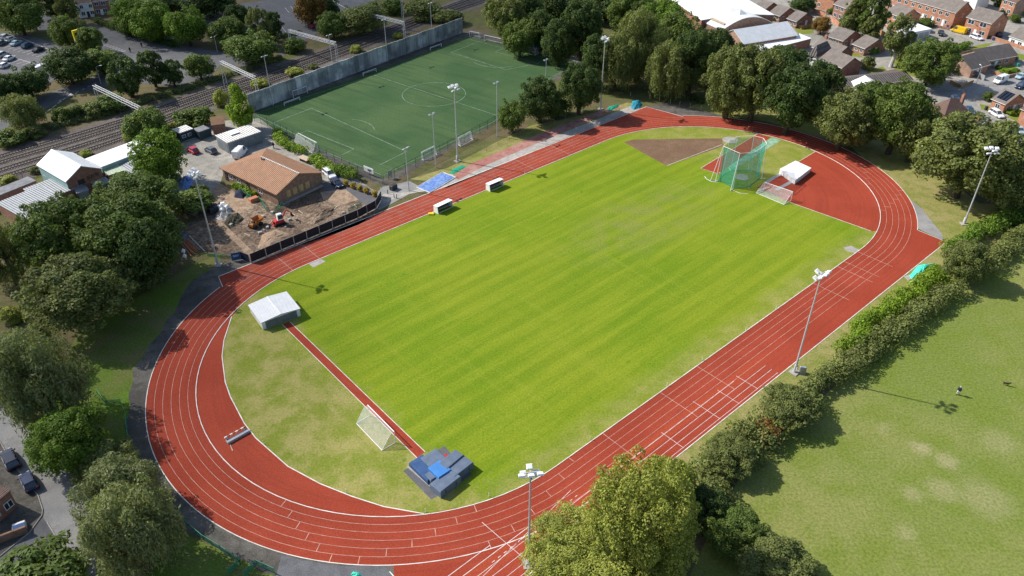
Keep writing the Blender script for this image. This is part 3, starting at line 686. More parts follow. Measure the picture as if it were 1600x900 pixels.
def tree(cx, cy, hw, hh, kind, leaf, label, group, cat=None, name=None, bark='bark', lift=None):
    """cx, cy, hw, hh: crown box in the photograph; height and distance follow from the ground point under it"""
    tcount[0] += 1; i = tcount[0]
    zc = 5.0; lo = {'bush': 0.0, 'round': 0.02, 'fine': 0.02, 'big': 0.02, 'willow': 0.03, 'loose': 0.08, 'cone': 0.05}[kind] if lift is None else lift
    for _ in range(12):
        p = G(cx, cy, zc); pm = FPX/depth(p); r = hw/pm; e = math.atan2(CAMH-zc, math.hypot(p.x, p.y)); ha = hh/pm
        b = math.sqrt(max(ha*ha-(r*math.sin(e))**2, 0.0))/math.cos(e)
        b = min(max(b, 0.55*r), 2.3*r); zc = b*(0.62 if kind == 'bush' else 1.0)+lo*b*2
    r *= 1.04; b *= 1.03
    bush = kind == 'bush'
    t = thing(name or ('bush' if bush else 'tree'), label, cat or ('bush' if bush else 'tree'), (p.x, p.y, 0), 0, group)
    c = bpy.data.objects.new('crown', CR[kind, i % NV[kind]]); C.objects.link(c); c.parent = t
    c.location = (0, 0, zc); c.scale = (r, r, b); c.rotation_euler = (0, 0, rnd.uniform(0, 6.28)); setmat(c, M['leaf_'+leaf])
    if not bush or r > 2.5:
        k = bpy.data.objects.new('trunk', TRK[i % 4]); C.objects.link(k); k.parent = t
        H = zc+b; k.scale = (H*0.9*min(1, 0.6+r/H), H*0.9*min(1, 0.6+r/H), H*0.95); k.rotation_euler = (0, 0, rnd.uniform(0, 6.28))
        if bark != 'bark': setmat(k, M[bark])
    return t
def hedge(px, wd, ht, leaf, label, seed, name='hedge', group=None, size=0.34, dens=95, rough=0.18):
    q = [G(*map(float, s.split(',')), ht*0.45) for s in px.split()]; base = Vector((q[0].x, q[0].y, 0))
    g = random.Random(seed); lobes = []; Ltot = 0
    for a, b in zip(q, q[1:]):
        n = max(2, int((b-a).length/(wd*0.22))); Ltot += (b-a).length
        d = (b-a).normalized(); s = Vector((-d.y, d.x, 0))
        for i in range(n):
            p = a.lerp(b, (i+g.random())/n)
            for _ in range(2):
                h = ht*(1-rough*g.random()); r = g.uniform(0.24, 0.4)*wd
                o = p+s*g.uniform(-0.34, 0.34)*wd
                lobes.append((o.x-base.x, o.y-base.y, max(0.3*r, g.choice((h-r, h-r, h*0.5-r*0.3))), r))
    nl = int(Ltot*(wd+2*ht)*dens*0.34/(size*size*9)); nl = min(max(nl, 500), 60000)
    t = thing(name, label, name, base, 0, group)
    c = bpy.data.objects.new('foliage', leaf_mesh('foliage', lobes, nl, size, seed)); C.objects.link(c); c.parent = t; setmat(c, M['leaf_'+leaf])
    st = MB()
    for a, b in zip(q, q[1:]):
        n = max(1, int((b-a).length/3))
        for i in range(n):
            p = a.lerp(b, (i+.5)/n)-base; p.z = 0
            st.tube(p, p+Vector((g.uniform(-.3, .3), g.uniform(-.3, .3), ht*0.6)), 0.07, 0.03, 5)
    st.build('stems', M['bark'], t)
    return t

# ================================================================== BUILDINGS
def frame_of(A, B, he=0.0):
    a = G(A[0], A[1], he); b = G(B[0], B[1], he); d = b-a
    return Vector((a.x, a.y, 0)), math.atan2(d.y, d.x), math.hypot(d.x, d.y)
def window(parent, Lx, Wy, side, pos, z, wd, ht, fm='frame_white', pm='glass', name='window', bars=1):
    """one window: a frame that stands proud of the wall and one pane inside it"""
    def P(a, d, zz):                                   # a along the wall, d outwards
        return {'f': (a, -d, zz), 'b': (Lx-a, Wy+d, zz), 'l': (-d, Wy-a, zz), 'r': (Lx+d, a, zz)}[side]
    def slab(b, a0, a1, d0, d1, z0, z1):
        v = [P(a, d, zz) for zz in (z0, z1) for a, d in ((a0, d0), (a1, d0), (a1, d1), (a0, d1))]
        b.add(v, [(0, 1, 2, 3), (7, 6, 5, 4), (4, 5, 1, 0), (5, 6, 2, 1), (6, 7, 3, 2), (7, 4, 0, 3)])
    f = MB(); t = 0.09; x0, x1 = pos-wd/2, pos+wd/2
    slab(f, x0, x1, 0.0, 0.07, z-0.1, z); slab(f, x0, x1, 0.0, 0.05, z+ht-t, z+ht)
    for k in range(bars+2):
        c = x0+(wd-t)*k/(bars+1); slab(f, c, c+t, 0.0, 0.05, z, z+ht-t)
    o = f.build(name, M[fm], parent)
    g = MB(); slab(g, x0+0.03, x1-0.03, 0.0, 0.025, z+0.02, z+ht-0.03); g.build('pane', M[pm], o)
    return o
def door(parent, Lx, Wy, side, pos, wd, ht, m):
    def P(a, d, zz): return {'f': (a, -d, zz), 'b': (Lx-a, Wy+d, zz), 'l': (-d, Wy-a, zz), 'r': (Lx+d, a, zz)}[side]
    b = MB(); x0, x1 = pos-wd/2, pos+wd/2
    v = [P(a, d, zz) for zz in (0.02, ht) for a, d in ((x0, 0), (x1, 0), (x1, .06), (x0, .06))]
    b.add(v, [(0, 1, 2, 3), (7, 6, 5, 4), (4, 5, 1, 0), (5, 6, 2, 1), (6, 7, 3, 2), (7, 4, 0, 3)])
    o = b.build('door', m, parent)
    h = MB(); v = [P(a, d, zz) for zz in (ht*.45, ht*.52) for a, d in ((x1-.18, .06), (x1-.1, .06), (x1-.1, .12), (x1-.18, .12))]
    h.add(v, [(0, 1, 2, 3), (7, 6, 5, 4), (4, 5, 1, 0), (5, 6, 2, 1), (6, 7, 3, 2), (7, 4, 0, 3)]); h.build('handle', M['metal_dark'], o)
    return o
def house(name, label, A, B, wd, he, hr, wall, roof, kind='gable', over=0.35, wins=(), doors=(), chim=(), cat='house', group=None, endwall=None, ridge=None, gutter=True):
    """A, B: photo pixels of the two ends of an eave; the house runs back to the left of A->B"""
    loc, rz, L = frame_of(A, B, he)
    t = thing(name, label, cat, loc, rz, group)
    L -= 2*over if kind in ('gable', 'lhip', 'mono', 'flat', 'hip') else 0
    wd -= 2*over
    o = Vector((over*math.cos(rz)-over*math.sin(rz), over*math.sin(rz)+over*math.cos(rz), 0)) if kind != 'barrel' else Vector((0, 0, 0))
    t.location = loc+o
    b = MB(); th = 0.16
    if kind == 'gable':
        b.add([(0, 0, 0), (L, 0, 0), (L, wd, 0), (0, wd, 0), (0, 0, he), (L, 0, he), (L, wd, he), (0, wd, he), (0, wd/2, hr-.05), (L, wd/2, hr-.05)],
              [(0, 1, 5, 4), (1, 2, 6, 9, 5), (2, 3, 7, 6), (3, 0, 4, 8, 7), (4, 5, 9, 8), (6, 7, 8, 9)])
    elif kind == 'lhip':
        b.add([(0, 0, 0), (L, 0, 0), (L, wd, 0), (0, wd, 0), (0, 0, he), (L, 0, he), (L, wd, he), (0, wd, he), (L, wd/2, hr-.05)],
              [(0, 1, 5, 4), (1, 2, 6, 8, 5), (2, 3, 7, 6), (3, 0, 4, 7)])
    elif kind == 'mono':
        b.add([(0, 0, 0), (L, 0, 0), (L, wd, 0), (0, wd, 0), (0, 0, he), (L, 0, he), (L, wd, hr), (0, wd, hr)], [(0, 1, 5, 4), (1, 2, 6, 5), (2, 3, 7, 6), (3, 0, 4, 7), (4, 5, 6, 7)])
    elif kind == 'barrel':
        n = 14; prof = [(y, he+(hr-he)*(1-(2*y/wd-1)**2)) for y in [wd*i/n for i in range(n+1)]]
        vs = [(x, y, 0) for x in (0, L) for y in (0, wd)]; vs = [(0, 0, 0), (0, wd, 0), (L, 0, 0), (L, wd, 0)]+[(0, y, z-.06) for y, z in prof]+[(L, y, z-.06) for y, z in prof]
        m = n+1; f = [(2, 0, 4, 4+m), (1, 3, 4+2*m-1, 4+m-1), tuple([1]+[4+m-1-i for i in range(m)]+[0])[::-1][::-1], tuple([2]+[4+m+i for i in range(m)]+[3])[::-1][::-1]]
        f[3] = tuple([3]+[4+2*m-1-i for i in range(m)]+[2])[::-1]
        f[2] = tuple([0]+[4+i for i in range(m)]+[1])[::-1]
        b.add(vs, f)
    else:
        b.box(0, L, 0, wd, 0, he)
    wl = b.build('wall', M[wall], t)
    r = MB(); v = over
    def slab(p):                                        # p: 4 top corners, counter-clockwise seen from above
        q = [(x, y, z-th) for x, y, z in p]; r.add(list(p)+q, [(0, 1, 2, 3), (7, 6, 5, 4), (0, 4, 5, 1), (1, 5, 6, 2), (2, 6, 7, 3), (3, 7, 4, 0)])
    if kind == 'gable':
        k = (hr-he)/(wd/2); e = he-k*v+th
        slab([(-v, -v, e), (L+v, -v, e), (L+v, wd/2, hr+th), (-v, wd/2, hr+th)]); slab([(-v, wd/2, hr+th), (L+v, wd/2, hr+th), (L+v, wd+v, e), (-v, wd+v, e)])
    elif kind == 'lhip':
        k = (hr-he)/(wd/2); e = he-k*v+th; i = wd*0.56
        slab([(-v, -v, e), (L+v, -v, e), (L+v, wd/2, hr+th), (i, wd/2, hr+th)]); slab([(i, wd/2, hr+th), (L+v, wd/2, hr+th), (L+v, wd+v, e), (-v, wd+v, e)])
        r.add([(-v, -v, e), (i, wd/2, hr+th), (-v, wd+v, e)], [(0, 1, 2)])
    elif kind == 'mono':
        k = (hr-he)/wd; slab([(-v, -v, he-k*v+th), (L+v, -v, he-k*v+th), (L+v, wd+v, hr+k*v+th), (-v, wd+v, hr+k*v+th)])
    elif kind == 'flat':
        slab([(-v, -v, he+th), (L+v, -v, he+th), (L+v, wd+v, he+th), (-v, wd+v, he+th)])
    elif kind == 'hip':
        e = he+th; i = min(L, wd)/2
        if L >= wd: q0, q1 = (i, wd/2, hr+th), (L-i+.02, wd/2, hr+th)
        else: q0, q1 = (L/2, i, hr+th), (L/2, wd-i+.02, hr+th)
        c = [(-v, -v, e), (L+v, -v, e), (L+v, wd+v, e), (-v, wd+v, e), q0, q1]
        low = [(x, y, z-th) for x, y, z in c[:4]]
        if L >= wd: f = [(0, 1, 5, 4), (1, 2, 5), (2, 3, 4, 5), (3, 0, 4)]
        else: f = [(0, 1, 4), (1, 2, 5, 4), (2, 3, 5), (3, 0, 4, 5)]
        r.add(c+low, f+[(9, 8, 7, 6), (0, 6, 7, 1), (1, 7, 8, 2), (2, 8, 9, 3), (3, 9, 6, 0)])
    elif kind == 'barrel':
        n = 14; top = [(y, he+(hr-he)*(1-(2*y/wd-1)**2)) for y in [wd*i/n for i in range(n+1)]]
        for (y0, z0), (y1, z1) in zip(top, top[1:]): slab([(-v, y0, z0+th), (L+v, y0, z0+th), (L+v, y1, z1+th), (-v, y1, z1+th)])
    ro = r.build('roof', M[roof], t)
    if ridge and kind in ('gable', 'lhip'):
        MB().box(-v if kind == 'gable' else wd*.56, L+v, wd/2-.16, wd/2+.16, hr+th+.003, hr+th+.09).build('ridge_cap', M[ridge], ro)
    if gutter and kind == 'gable' and he < 7:
        for yy in (-v-.09, wd+v): MB().box(-v, L+v, yy, yy+.09, he-(hr-he)/(wd/2)*v+.02, he-(hr-he)/(wd/2)*v+.12).build('gutter', M['frame_white'], ro)
    for (x, y, w_, h_) in chim:
        cb = MB().box(x-w_/2, x+w_/2, y-w_*.35, y+w_*.35, he, h_); co = cb.build('chimney', M[wall if wall.startswith('brick') else 'brick'], ro)
        pt = MB()
        for s in (-.22, .22): pt.tube((x+s*w_, y, h_), (x+s*w_, y, h_+.4), .11, .09, 8)
        pt.build('chimney_pot', M['orange_pipe'], co)
    for q in wins: window(t, L, wd, *q[:5], **(q[5] if len(q) > 5 else {}))
    for q in doors: door(t, L, wd, q[0], q[1], q[2], q[3], M[q[4]])
    return t, L, wd
# window rows: side, x, sill, width, height
def row(side, xs, z, wd, ht, **kw): return [(side, x, z, wd, ht, kw) for x in xs]

# ================================================================== BUILDINGS, upper right estate
gE = 'houses of the estate behind the track'
W2 = lambda side, xs: row(side, xs, 0.9, 1.5, 1.3)+row(side, xs, 3.5, 1.5, 1.2)
house('factory', 'large white flat-pitched factory roof at the top edge behind the trees', (1044, -4), (1096, 32), 27, 6.0, 7.2, 'brick', 'roof_white', 'gable', 0.2, row('f', [2, 5, 8, 11], 3.2, 1.6, 1.4), cat='factory', gutter=False)
house('hall', 'hall with a curved pale metal roof between the white factory and the grey-roofed shed', (1128, 48), (1210, 36), 1, 5.0, 5.1, 'brick_brown', 'roof_grey', 'flat', 0.02, cat='hall') if 0 else None
def barrel_hall():
    loc, rz, L = frame_of((1097, 34), (1128, 48), 5.0)
    t, L, wd = house('hall', 'hall with a curved pale metal roof between the white factory and the grey-roofed shed', (1097, 34), (1128, 48), 21, 5.0, 8.0, 'brick_brown', 'roof_grey', 'barrel', 0.15, row('r', [2.2, 5.0, 16.5], 2.6, 1.6, 1.0), cat='hall')
    v = MB(); v.poly([(L*.35, 8.5, 7.9), (L*.75, 8.5, 7.9), (L*.55, 10.5, 9.4)]); v.poly([(L*.75, 8.5, 7.9), (L*.75, 12.5, 7.9), (L*.55, 10.5, 9.4)]); v.poly([(L*.75, 12.5, 7.9), (L*.35, 12.5, 7.9), (L*.55, 10.5, 9.4)]); v.poly([(L*.35, 12.5, 7.9), (L*.35, 8.5, 7.9), (L*.55, 10.5, 9.4)])
    v.build('roof_vent', M['roof_grey'], t)
    MB().box(1.6, L-1.5, 1.6, 3.4, 6.25, 6.55).build('rooflight', M['wood_pale'], t)
barrel_hall()
house('shed', 'long shed with a blue-grey ribbed roof and orange brick gable', (1162, 69), (1247, 55), 12, 4.2, 7.0, 'brick_orange', 'corr_silver', 'gable', 0.25, [('l', 4.6, 3.6, 1.0, 1.2)], cat='shed')
house('lean_to', 'bright white flat lean-to along the foot of the ribbed shed', (1192, 80), (1268, 60.5), 5, 3.0, 3.25, 'brick', 'roof_white', 'mono', 0.1, row('f', [3, 9, 15], 1.0, 1.4, 1.2), cat='lean-to')
house('lean_to', 'small blue-grey ribbed lean-to beside the orange brick gable', (1165, 83), (1191, 77), 5, 2.8, 3.4, 'brick', 'corr_grey', 'mono', 0.15, cat='lean-to')
house('brick_house', 'dark red brick house with a grey tiled roof just behind the tall trees', (1279.5, 91.5), (1316, 106.5), 8.4, 5.2, 7.5, 'brick', 'tile_grey', 'gable', 0.3, row('f', [1.6, 3.6, 6.6], 3.6, 1.3, 1.1)+row('f', [1.6, 6.6], 1.0, 1.3, 1.2), doors=[('f', 4.2, .95, 2.05, 'metal_dark')], group=gE)
house('brick_house', 'house with a white rendered gable and dark tiled roof joined to the brick house', (1261, 86), (1276, 90), 9.5, 5.4, 8.2, 'render_white', 'tile_dark', 'hip', 0.2, [('f', 1.0, 3.7, .9, 1.1), ('f', 2.6, 3.7, .9, 1.1), ('f', 1.0, 1.1, .9, 1.1)], group=gE)
house('brick_house', 'long grey-roofed brick house behind the white gable, with a slate-blue end', (1268, 73), (1308, 88), 7.5, 5.0, 7.2, 'brick', 'tile_grey', 'gable', 0.3, row('r', [2, 5], 3.4, 1.1, 1.1), chim=[(1.2, 3.6, .9, 8.4)], group=gE)
gB = 'staggered brick bungalows'
def bung(label, A, B, wd=8.5, he=2.6, hr=4.7, wall='brick', roof='tile_grey', ridge_across=False, **k):
    return house('bungalow', label, A, B, wd, he, hr, wall, roof, 'gable', 0.5, k.get('wins') or (row('f', [1.4, 3.4], 0.9, 1.2, 1.1)+row('r', [2.0], 0.8, 1.4, 1.2)), [('r', 5.0, 1.0, 2.05, 'frame_white')], k.get('chim', ()), 'bungalow', gB)
bung('brick bungalow nearest the ribbed shed, with a small green front lawn', (1229, 28), (1245, 33.5), 9)
bung('brick bungalow behind the curved hall, third back in its staggered row', (1201, 19), (1219, 25), 9)
bung('brick bungalow at the top edge beside the white factory', (1176, 10.5), (1193, 16.5), 9)
bung('brick bungalow beside the white-trunked birch, a yellow-green bush at its wall', (1331, 68), (1352, 76), 10.5)
bung('brick bungalow behind the dark brick house, joined to the one by the white birch', (1292, 56), (1318, 64), 10.5)
gT = 'two-storey terraced houses'
house('terraced_house', 'long orange brick terrace with white window bays at the top edge', (1388, -10), (1494, 20.5), 9.2, 5.4, 8.4, 'brick_orange', 'tile_grey', 'gable', 0.25, W2('f', [2, 5, 8, 11, 14, 17, 20, 22.6, 25.2])+[('r', 4.4, 3.4, .8, 1.2)], [('f', 3.5+4.2*k, .95, 2.05, 'frame_white') for k in range(6)], [(10, 4.4, 1, 9.6), (20, 4.4, 1, 9.6)], group=gT)
house('semi_detached_house', 'orange brick pair of houses behind the yellow van', (1509.5, 26.5), (1550, 37.5), 10.0, 5.2, 8.0, 'brick_orange', 'tile_grey', 'gable', 0.3, [('f', 1.9, .8, 2.0, 1.3), ('f', 6.7, .8, 2.0, 1.3), ('f', 1.9, 3.4, 2.4, 1.3), ('f', 6.2, 3.4, 2.4, 1.3), ('r', 5, 3.3, .7, 1.1)], [('f', 4.2, .95, 2.05, 'frame_white')], group=gT)
house('brick_house', 'brick house whose dark gable stands left of the terrace, half hidden by the birch', (1384, 17.5), (1408.5, 27.5), 8.5, 5.0, 7.4, 'brick_orange', 'tile_grey', 'gable', 0.3, W2('f', [1.6, 4.4])+[('r', 3, 3.2, 1, 1.1)], group=gE)
house('bungalow', 'white-fronted house with a grey roof at the right edge, behind the orange garden wall', (1576, 56), (1630, 74), 9, 2.8, 5.2, 'render_white', 'tile_grey', 'gable', 0.3, row('f', [1.6, 4.2, 7.5], .9, 1.5, 1.2), group=gE)
house('garage_block', 'white flat-roofed garage with grey doors by the yellow van', (1427, 51), (1456, 45.5), 7, 2.8, 3.0, 'render_white', 'roof_white', 'mono', 0.15, doors=[('f', 1.7, 2.2, 2.1, 'metal_grey'), ('f', 4.4, 2.2, 2.1, 'metal_grey'), ('f', 6.9, 2.0, 2.1, 'metal_grey')], cat='garage')
house('bungalow', 'long bungalow under dark ribbed tiles, upper half of its stepped pair', (1535, 96.5), (1592, 86.5), 9, 2.7, 5.0, 'brick_orange', 'tile_dark', 'gable', 0.4, row('f', [2, 5, 8, 11], .8, 1.5, 1.3), [('f', 6.5, .95, 2.05, 'frame_white')], group=gB)
house('bungalow', 'bungalow under dark ribbed tiles with orange gable, beside the big round tree', (1519.5, 109), (1549, 100), 9.5, 2.7, 5.2, 'brick_orange', 'tile_dark', 'gable', 0.4, row('f', [2, 5], .8, 1.5, 1.3), [('f', 3.5, .95, 2.05, 'frame_white')], group=gB)
house('brick_house', 'square house with a brown pyramid roof beside the row of round trees', (1452, 167), (1476, 180.5), 7.6, 5.2, 8.2, 'brick', 'tile_brown', 'hip', 0.35, row('r', [2, 4.6], 3.3, 1.2, 1.2)+row('f', [1.6, 4.2], 3.3, 1.2, 1.2), chim=[(3.0, 6.0, .8, 9.2)], group=gE)
def solar_house():
    t, L, wd = house('bungalow', 'brick bungalow with a black solar panel on its roof', (1548.5, 154), (1571.5, 163.5), 8.2, 2.8, 5.0, 'brick_orange', 'tile_grey', 'gable', 0.35, row('r', [1.8, 5.8], .8, 1.3, 1.2)+row('f', [2], .9, 1.4, 1.2), [('r', 4, 1, 2.05, 'frame_white')], group=gB)
    k = (5.0-2.8)/(wd/2); y0, y1 = 0.5, wd/2-.6
    p = MB(); z = lambda y, d: 2.8+k*y+.16+d
    v = [(x, y, z(y, d)) for d in (.05, .14) for x, y in ((.5, y0), (L-.5, y0), (L-.5, y1), (.5, y1))]
    p.add(v, [(3, 2, 1, 0), (4, 5, 6, 7), (0, 1, 5, 4), (1, 2, 6, 5), (2, 3, 7, 6), (3, 0, 4, 7)]); p.build('solar_panel', M['solar'], t)
solar_house()
house('brick_house', 'brick house cut by the right edge of the photo below the white car', (1594, 170), (1640, 188), 9, 4.6, 6.5, 'brick_orange', 'tile_brown', 'gable', 0.3, row('f', [2, 5], 2.8, 1.3, 1.1), group=gE)
house('workshop', 'long low workshop with dark ribbed roof showing over the round trees', (1318, 138), (1428, 125), 8, 3.2, 4.3, 'brick', 'tile_dark', 'gable', 0.2, row('r', [2.5, 5.5], 1.0, 1.2, 1.0), cat='workshop')
house('workshop', 'small workshop with a bright white roof slope set into the dark ribbed roof', (1330, 127.5), (1341, 137), 7, 4.1, 5.7, 'render_white', 'roof_white', 'gable', 0.15, [('r', 3, 1.0, 1.2, 1.0)], cat='workshop')
for lab, A, B in (('orange brick house at the top right corner with a red-brown roof', (1565, -2), (1588, 5)), ('orange brick house cut by the top edge left of the conifers', (1268, -12), (1304, -1)), ('pale house cut by the top edge, right of the dark conifer', (1500, -14), (1530, -6)), ('red brick house cut by the top edge behind the grey conifer trees', (1302, 6), (1322, 13))):
    house('brick_house', lab, A, B, 8, 5.0, 7.2, 'brick_orange' if 'orange' in lab else ('render_white' if 'pale' in lab else 'brick'), 'tile_brown' if 'red-brown' in lab else 'tile_grey', 'gable', 0.3, W2('f', [1.5, 4]), group=gE)
# ------------------------------------------------------------------ left side buildings
def workshop():
    t, L, wd = house('workshop', 'gabled workshop with pale metal roof, red brick front and teal side wall', (57, 257.5), (103, 284.5), 8.2, 4.8, 6.9, 'brick', 'corr_silver', 'gable', 0.2, ridge='white_plastic', cat='workshop', wins=[('f', 1.6, 2.6, 1.3, 1.0), ('f', 4.6, 2.6, 1.3, 1.0), ('f', 8.0, 2.4, 1.3, 1.0), ('f', 10.8, 1.2, 1.2, .8)], doors=[('r', 1.2, 1.1, 2.1, 'metal_dark'), ('r', 6.6, 2.4, 2.6, 'metal_grey')])
    MB().box(0.02, L-.02, -.05, -.004, 0.3, 4.6).build('cladding', M['wall_teal'], t)
    s = MB(); x = L+.01                                  # black board and a line of dark letters on the gable, too small to read
    s.box(x, x+.05, 2.2, 3.7, 3.0, 4.1); s.build('sign', M['metal_dark'], t)
    l = MB(); g = random.Random(4)
    for k in range(6):
        y = 4.35+.48*k
        l.box(x, x+.05, y, y+.1, 3.5+.03*k, 4.25+.03*k); l.box(x, x+.05, y+.1, y+.3, 4.13+.03*k, 4.25+.03*k)
        if k % 2: l.box(x, x+.05, y+.1, y+.3, 3.5+.03*k, 3.62+.03*k)
        else: l.box(x, x+.05, y+.22, y+.32, 3.5+.03*k, 4.13+.03*k)
    l.build('lettering', M['metal_dark'], t)
    a = MB(); a.add([(L+.02, 4.6, 2.7), (L+2.4, 4.6, 2.2), (L+2.4, 8.2, 2.2), (L+.02, 8.2, 2.7), (L+.02, 4.6, 2.6), (L+2.4, 4.6, 2.1), (L+2.4, 8.2, 2.1), (L+.02, 8.2, 2.6)], [(0, 1, 2, 3), (7, 6, 5, 4), (0, 4, 5, 1), (1, 5, 6, 2), (2, 6, 7, 3)])
    a.build('awning', M['corr_grey'], t)
workshop()
house('outbuilding', 'low outbuilding with a grey corrugated roof against the teal wall of the workshop', (36, 296), (66, 315.5), 9.0, 2.6, 2.75, 'brick', 'corr_grey', 'mono', 0.1, cat='outbuilding')
house('outbuilding', 'low outbuilding with a blue-grey corrugated roof cut by the left edge', (-6, 318), (40, 344), 9.5, 2.6, 2.7, 'brick', 'corr_grey', 'mono', 0.1, cat='outbuilding')
house('outbuilding', 'narrow grey flat-roofed block along the railway at the left edge', (-40, 322), (57, 283), 3.4, 2.6, 2.66, 'brick_brown', 'felt', 'mono', 0.05, cat='outbuilding')
house('warehouse', 'flat white-roofed warehouse behind the gabled workshop', (133, 249), (158, 262), 15.0, 4.0, 4.1, 'wall_teal', 'roof_white', 'mono', 0.05, cat='warehouse')
house('outbuilding', 'small outbuilding with a pale green ribbed roof beside the white warehouse', (157, 263), (170, 275), 5.2, 3.0, 3.05, 'brick', 'corr_green', 'mono', 0.05, cat='outbuilding')
house('outbuilding', 'outbuilding with a grey ribbed roof running from the white warehouse to the yard', (181, 259), (220, 285), 6.6, 3.0, 3.6, 'wall_teal', 'corr_grey', 'mono', 0.1, cat='outbuilding')
def container(name, label, A, B, wd, he, m, roof, group=None, nd=2):
    loc, rz, L = frame_of(A, B, he); t = thing(name, label, 'container' if 'container' in name else 'hut', loc, rz, group)
    MB().bbox(0, L, 0, wd, 0.12, he-.02, .04).build('body', M[roof], t)
    for y0, y1, x0, x1 in ((-.03, 0, .12, L-.12), (wd, wd+.03, .12, L-.12)): MB().box(x0, x1, y0, y1, .25, he-.2).build('side_panel', M[m], t)
    for x0 in (-.03, L): MB().box(x0, x0+.03, .1, wd-.1, .25, he-.2).build('end_panel', M[m], t)
    f = MB()
    for x in (0, L):
        for y in (0, wd): f.box(x-.08, x+.08, y-.08, y+.08, 0, he)
    f.build('corner_post', M['metal_dark'], t)
    for k in range(nd):
        o = MB().box(L*(.25+.4*k)-.5, L*(.25+.4*k)+.5, -.06, -.03, 1.1, 1.9).build('window', M['frame_white'], t)
        MB().box(L*(.25+.4*k)-.42, L*(.25+.4*k)+.42, -.075, -.06, 1.18, 1.82).build('pane', M['glass'], o)
    return t
container('shipping_container', 'dark teal container with a pale ribbed roof and two windows', (280, 208), (302, 200.5), 3.6, 2.7, 'container', 'corr_stain')
container('shipping_container', 'smaller dark container right of the teal one', (311, 206), (328, 200), 3.0, 2.4, 'container', 'felt', nd=0)
container('shipping_container', 'grey container standing among the trees below the yard', (236, 288), (262, 277), 2.6, 2.6, 'container_grey', 'container_grey', nd=0)
container('shipping_container', 'grey square container in front of the workshop', (120, 302), (139, 297), 3.2, 2.7, 'container_grey', 'container_grey', nd=0)
def longhut():
    t, L, wd = house('storage_building', 'long low store with a white, rust-stained roof and grey shutters beside the yard', (355, 224), (408.5, 206), 5.8, 2.9, 3.05, 'container_grey', 'corr_stain', 'mono', 0.1, cat='store')
    for k in range(4): MB().box(.3+k*(L/4), (k+1)*(L/4)-.05, -.06, -.003, .1, 2.5).build('shutter', M['shutter'], t)
    MB().box(-.06, -.003, .4, wd-.4, .1, 2.5).build('shutter', M['shutter'], t)
    MB().box(L*.28, L*.55, 2.6, 5.0, 3.3, 3.42).build('roof_sheet', M['roof_white'], t)
longhut()
house('hut', 'brick-red roofed hut under the bushes by the railway', (330, 197), (352, 194), 4.5, 2.4, 2.9, 'brick', 'dirt_red', 'mono', 0.15, cat='hut')
def club():
    t, L, wd = house('clubhouse', 'brick clubhouse with a terracotta ribbed roof and boarded gable windows', (342, 262), (431.5, 304.5), 13.4, 3.0, 5.35, 'brick_brown', 'corr_rust', 'lhip', 0.45, cat='clubhouse', ridge='corr_stain',
        wins=[('r', 3.0+1.75*k, 1.0, 1.05, 1.5, dict(fm='board', pm='board', name='boarded_window')) for k in range(4)]+row('f', [3, 6, 14], 1.1, 1.4, 1.0), doors=[('f', 1.2, 1.0, 2.05, 'metal_dark'), ('f', 9.5, 1.1, 2.05, 'metal_dark')])
    v = MB(); v.tube((wd*.56+1, wd/2-.6, 5.2), (wd*.56+1, wd/2-.6, 5.9), .22, .16, 8); v.tube((wd*.56+1, wd/2-.6, 5.9), (wd*.56+1, wd/2-.6, 6.0), .3, .3, 8); v.build('roof_vent', M['wood_pale'], t)
    MB().box(L+.01, L+.7, .5, wd-.5, .035, .22).build('plinth', M['concrete'], t)
club()
# ------------------------------------------------------------------ upper left houses
house('terraced_house', 'white-painted end house at the top edge beside the dark brick terrace', (118.5, 7), (142, 4), 8, 5.0, 7.4, 'render_white', 'tile_brown', 'gable', 0.1, row('f', [1.4, 4.4], 3.3, 1.2, 1.2)+row('f', [1.4, 4.4], .9, 1.3, 1.3), [('f', 3.0, .9, 2.05, 'metal_dark')], group='terrace across the station road')
house('terraced_house', 'dark red brick terrace with white windows at the top edge', (142.5, 3), (205, -4), 8, 5.0, 7.4, 'brick', 'tile_brown', 'gable', 0.1, W2('f', [1.3, 3.6, 6.6, 9.0, 12]), [('f', 2.4, .9, 2.05, 'frame_white'), ('f', 7.8, .9, 2.05, 'frame_white')], group='terrace across the station road')
house('brick_house', 'house corner with a brown tiled edge at the left edge above the side road', (-30, 806), (18, 767), 9, 3.2, 4.6, 'brick', 'tile_brown', 'flat', 0.15, row('f', [1.3, 3.2], 1, 1.2, 1.1), cat='house')
# concrete wall between pitch and railway
def retaining():
    a, b = G(392, 176), G(723, 51); d = b-a; L = d.length; rz = math.atan2(d.y, d.x)
    t = thing('concrete_wall', 'tall stained concrete panel wall between the artificial pitch and the railway', 'wall', a, rz)
    n = 44
    for k in range(n): MB().box(k*L/n+.04, (k+1)*L/n-.04, 0, .22, 0, 5.1+.25*math.sin(k*1.7)*.3).build('panel', M['panelwall'], t)
    for k in range(n+1): MB().box(k*L/n-.045, k*L/n+.045, -.06, .3, 0, 5.2).build('post', M['metal_grey'], t)
retaining()

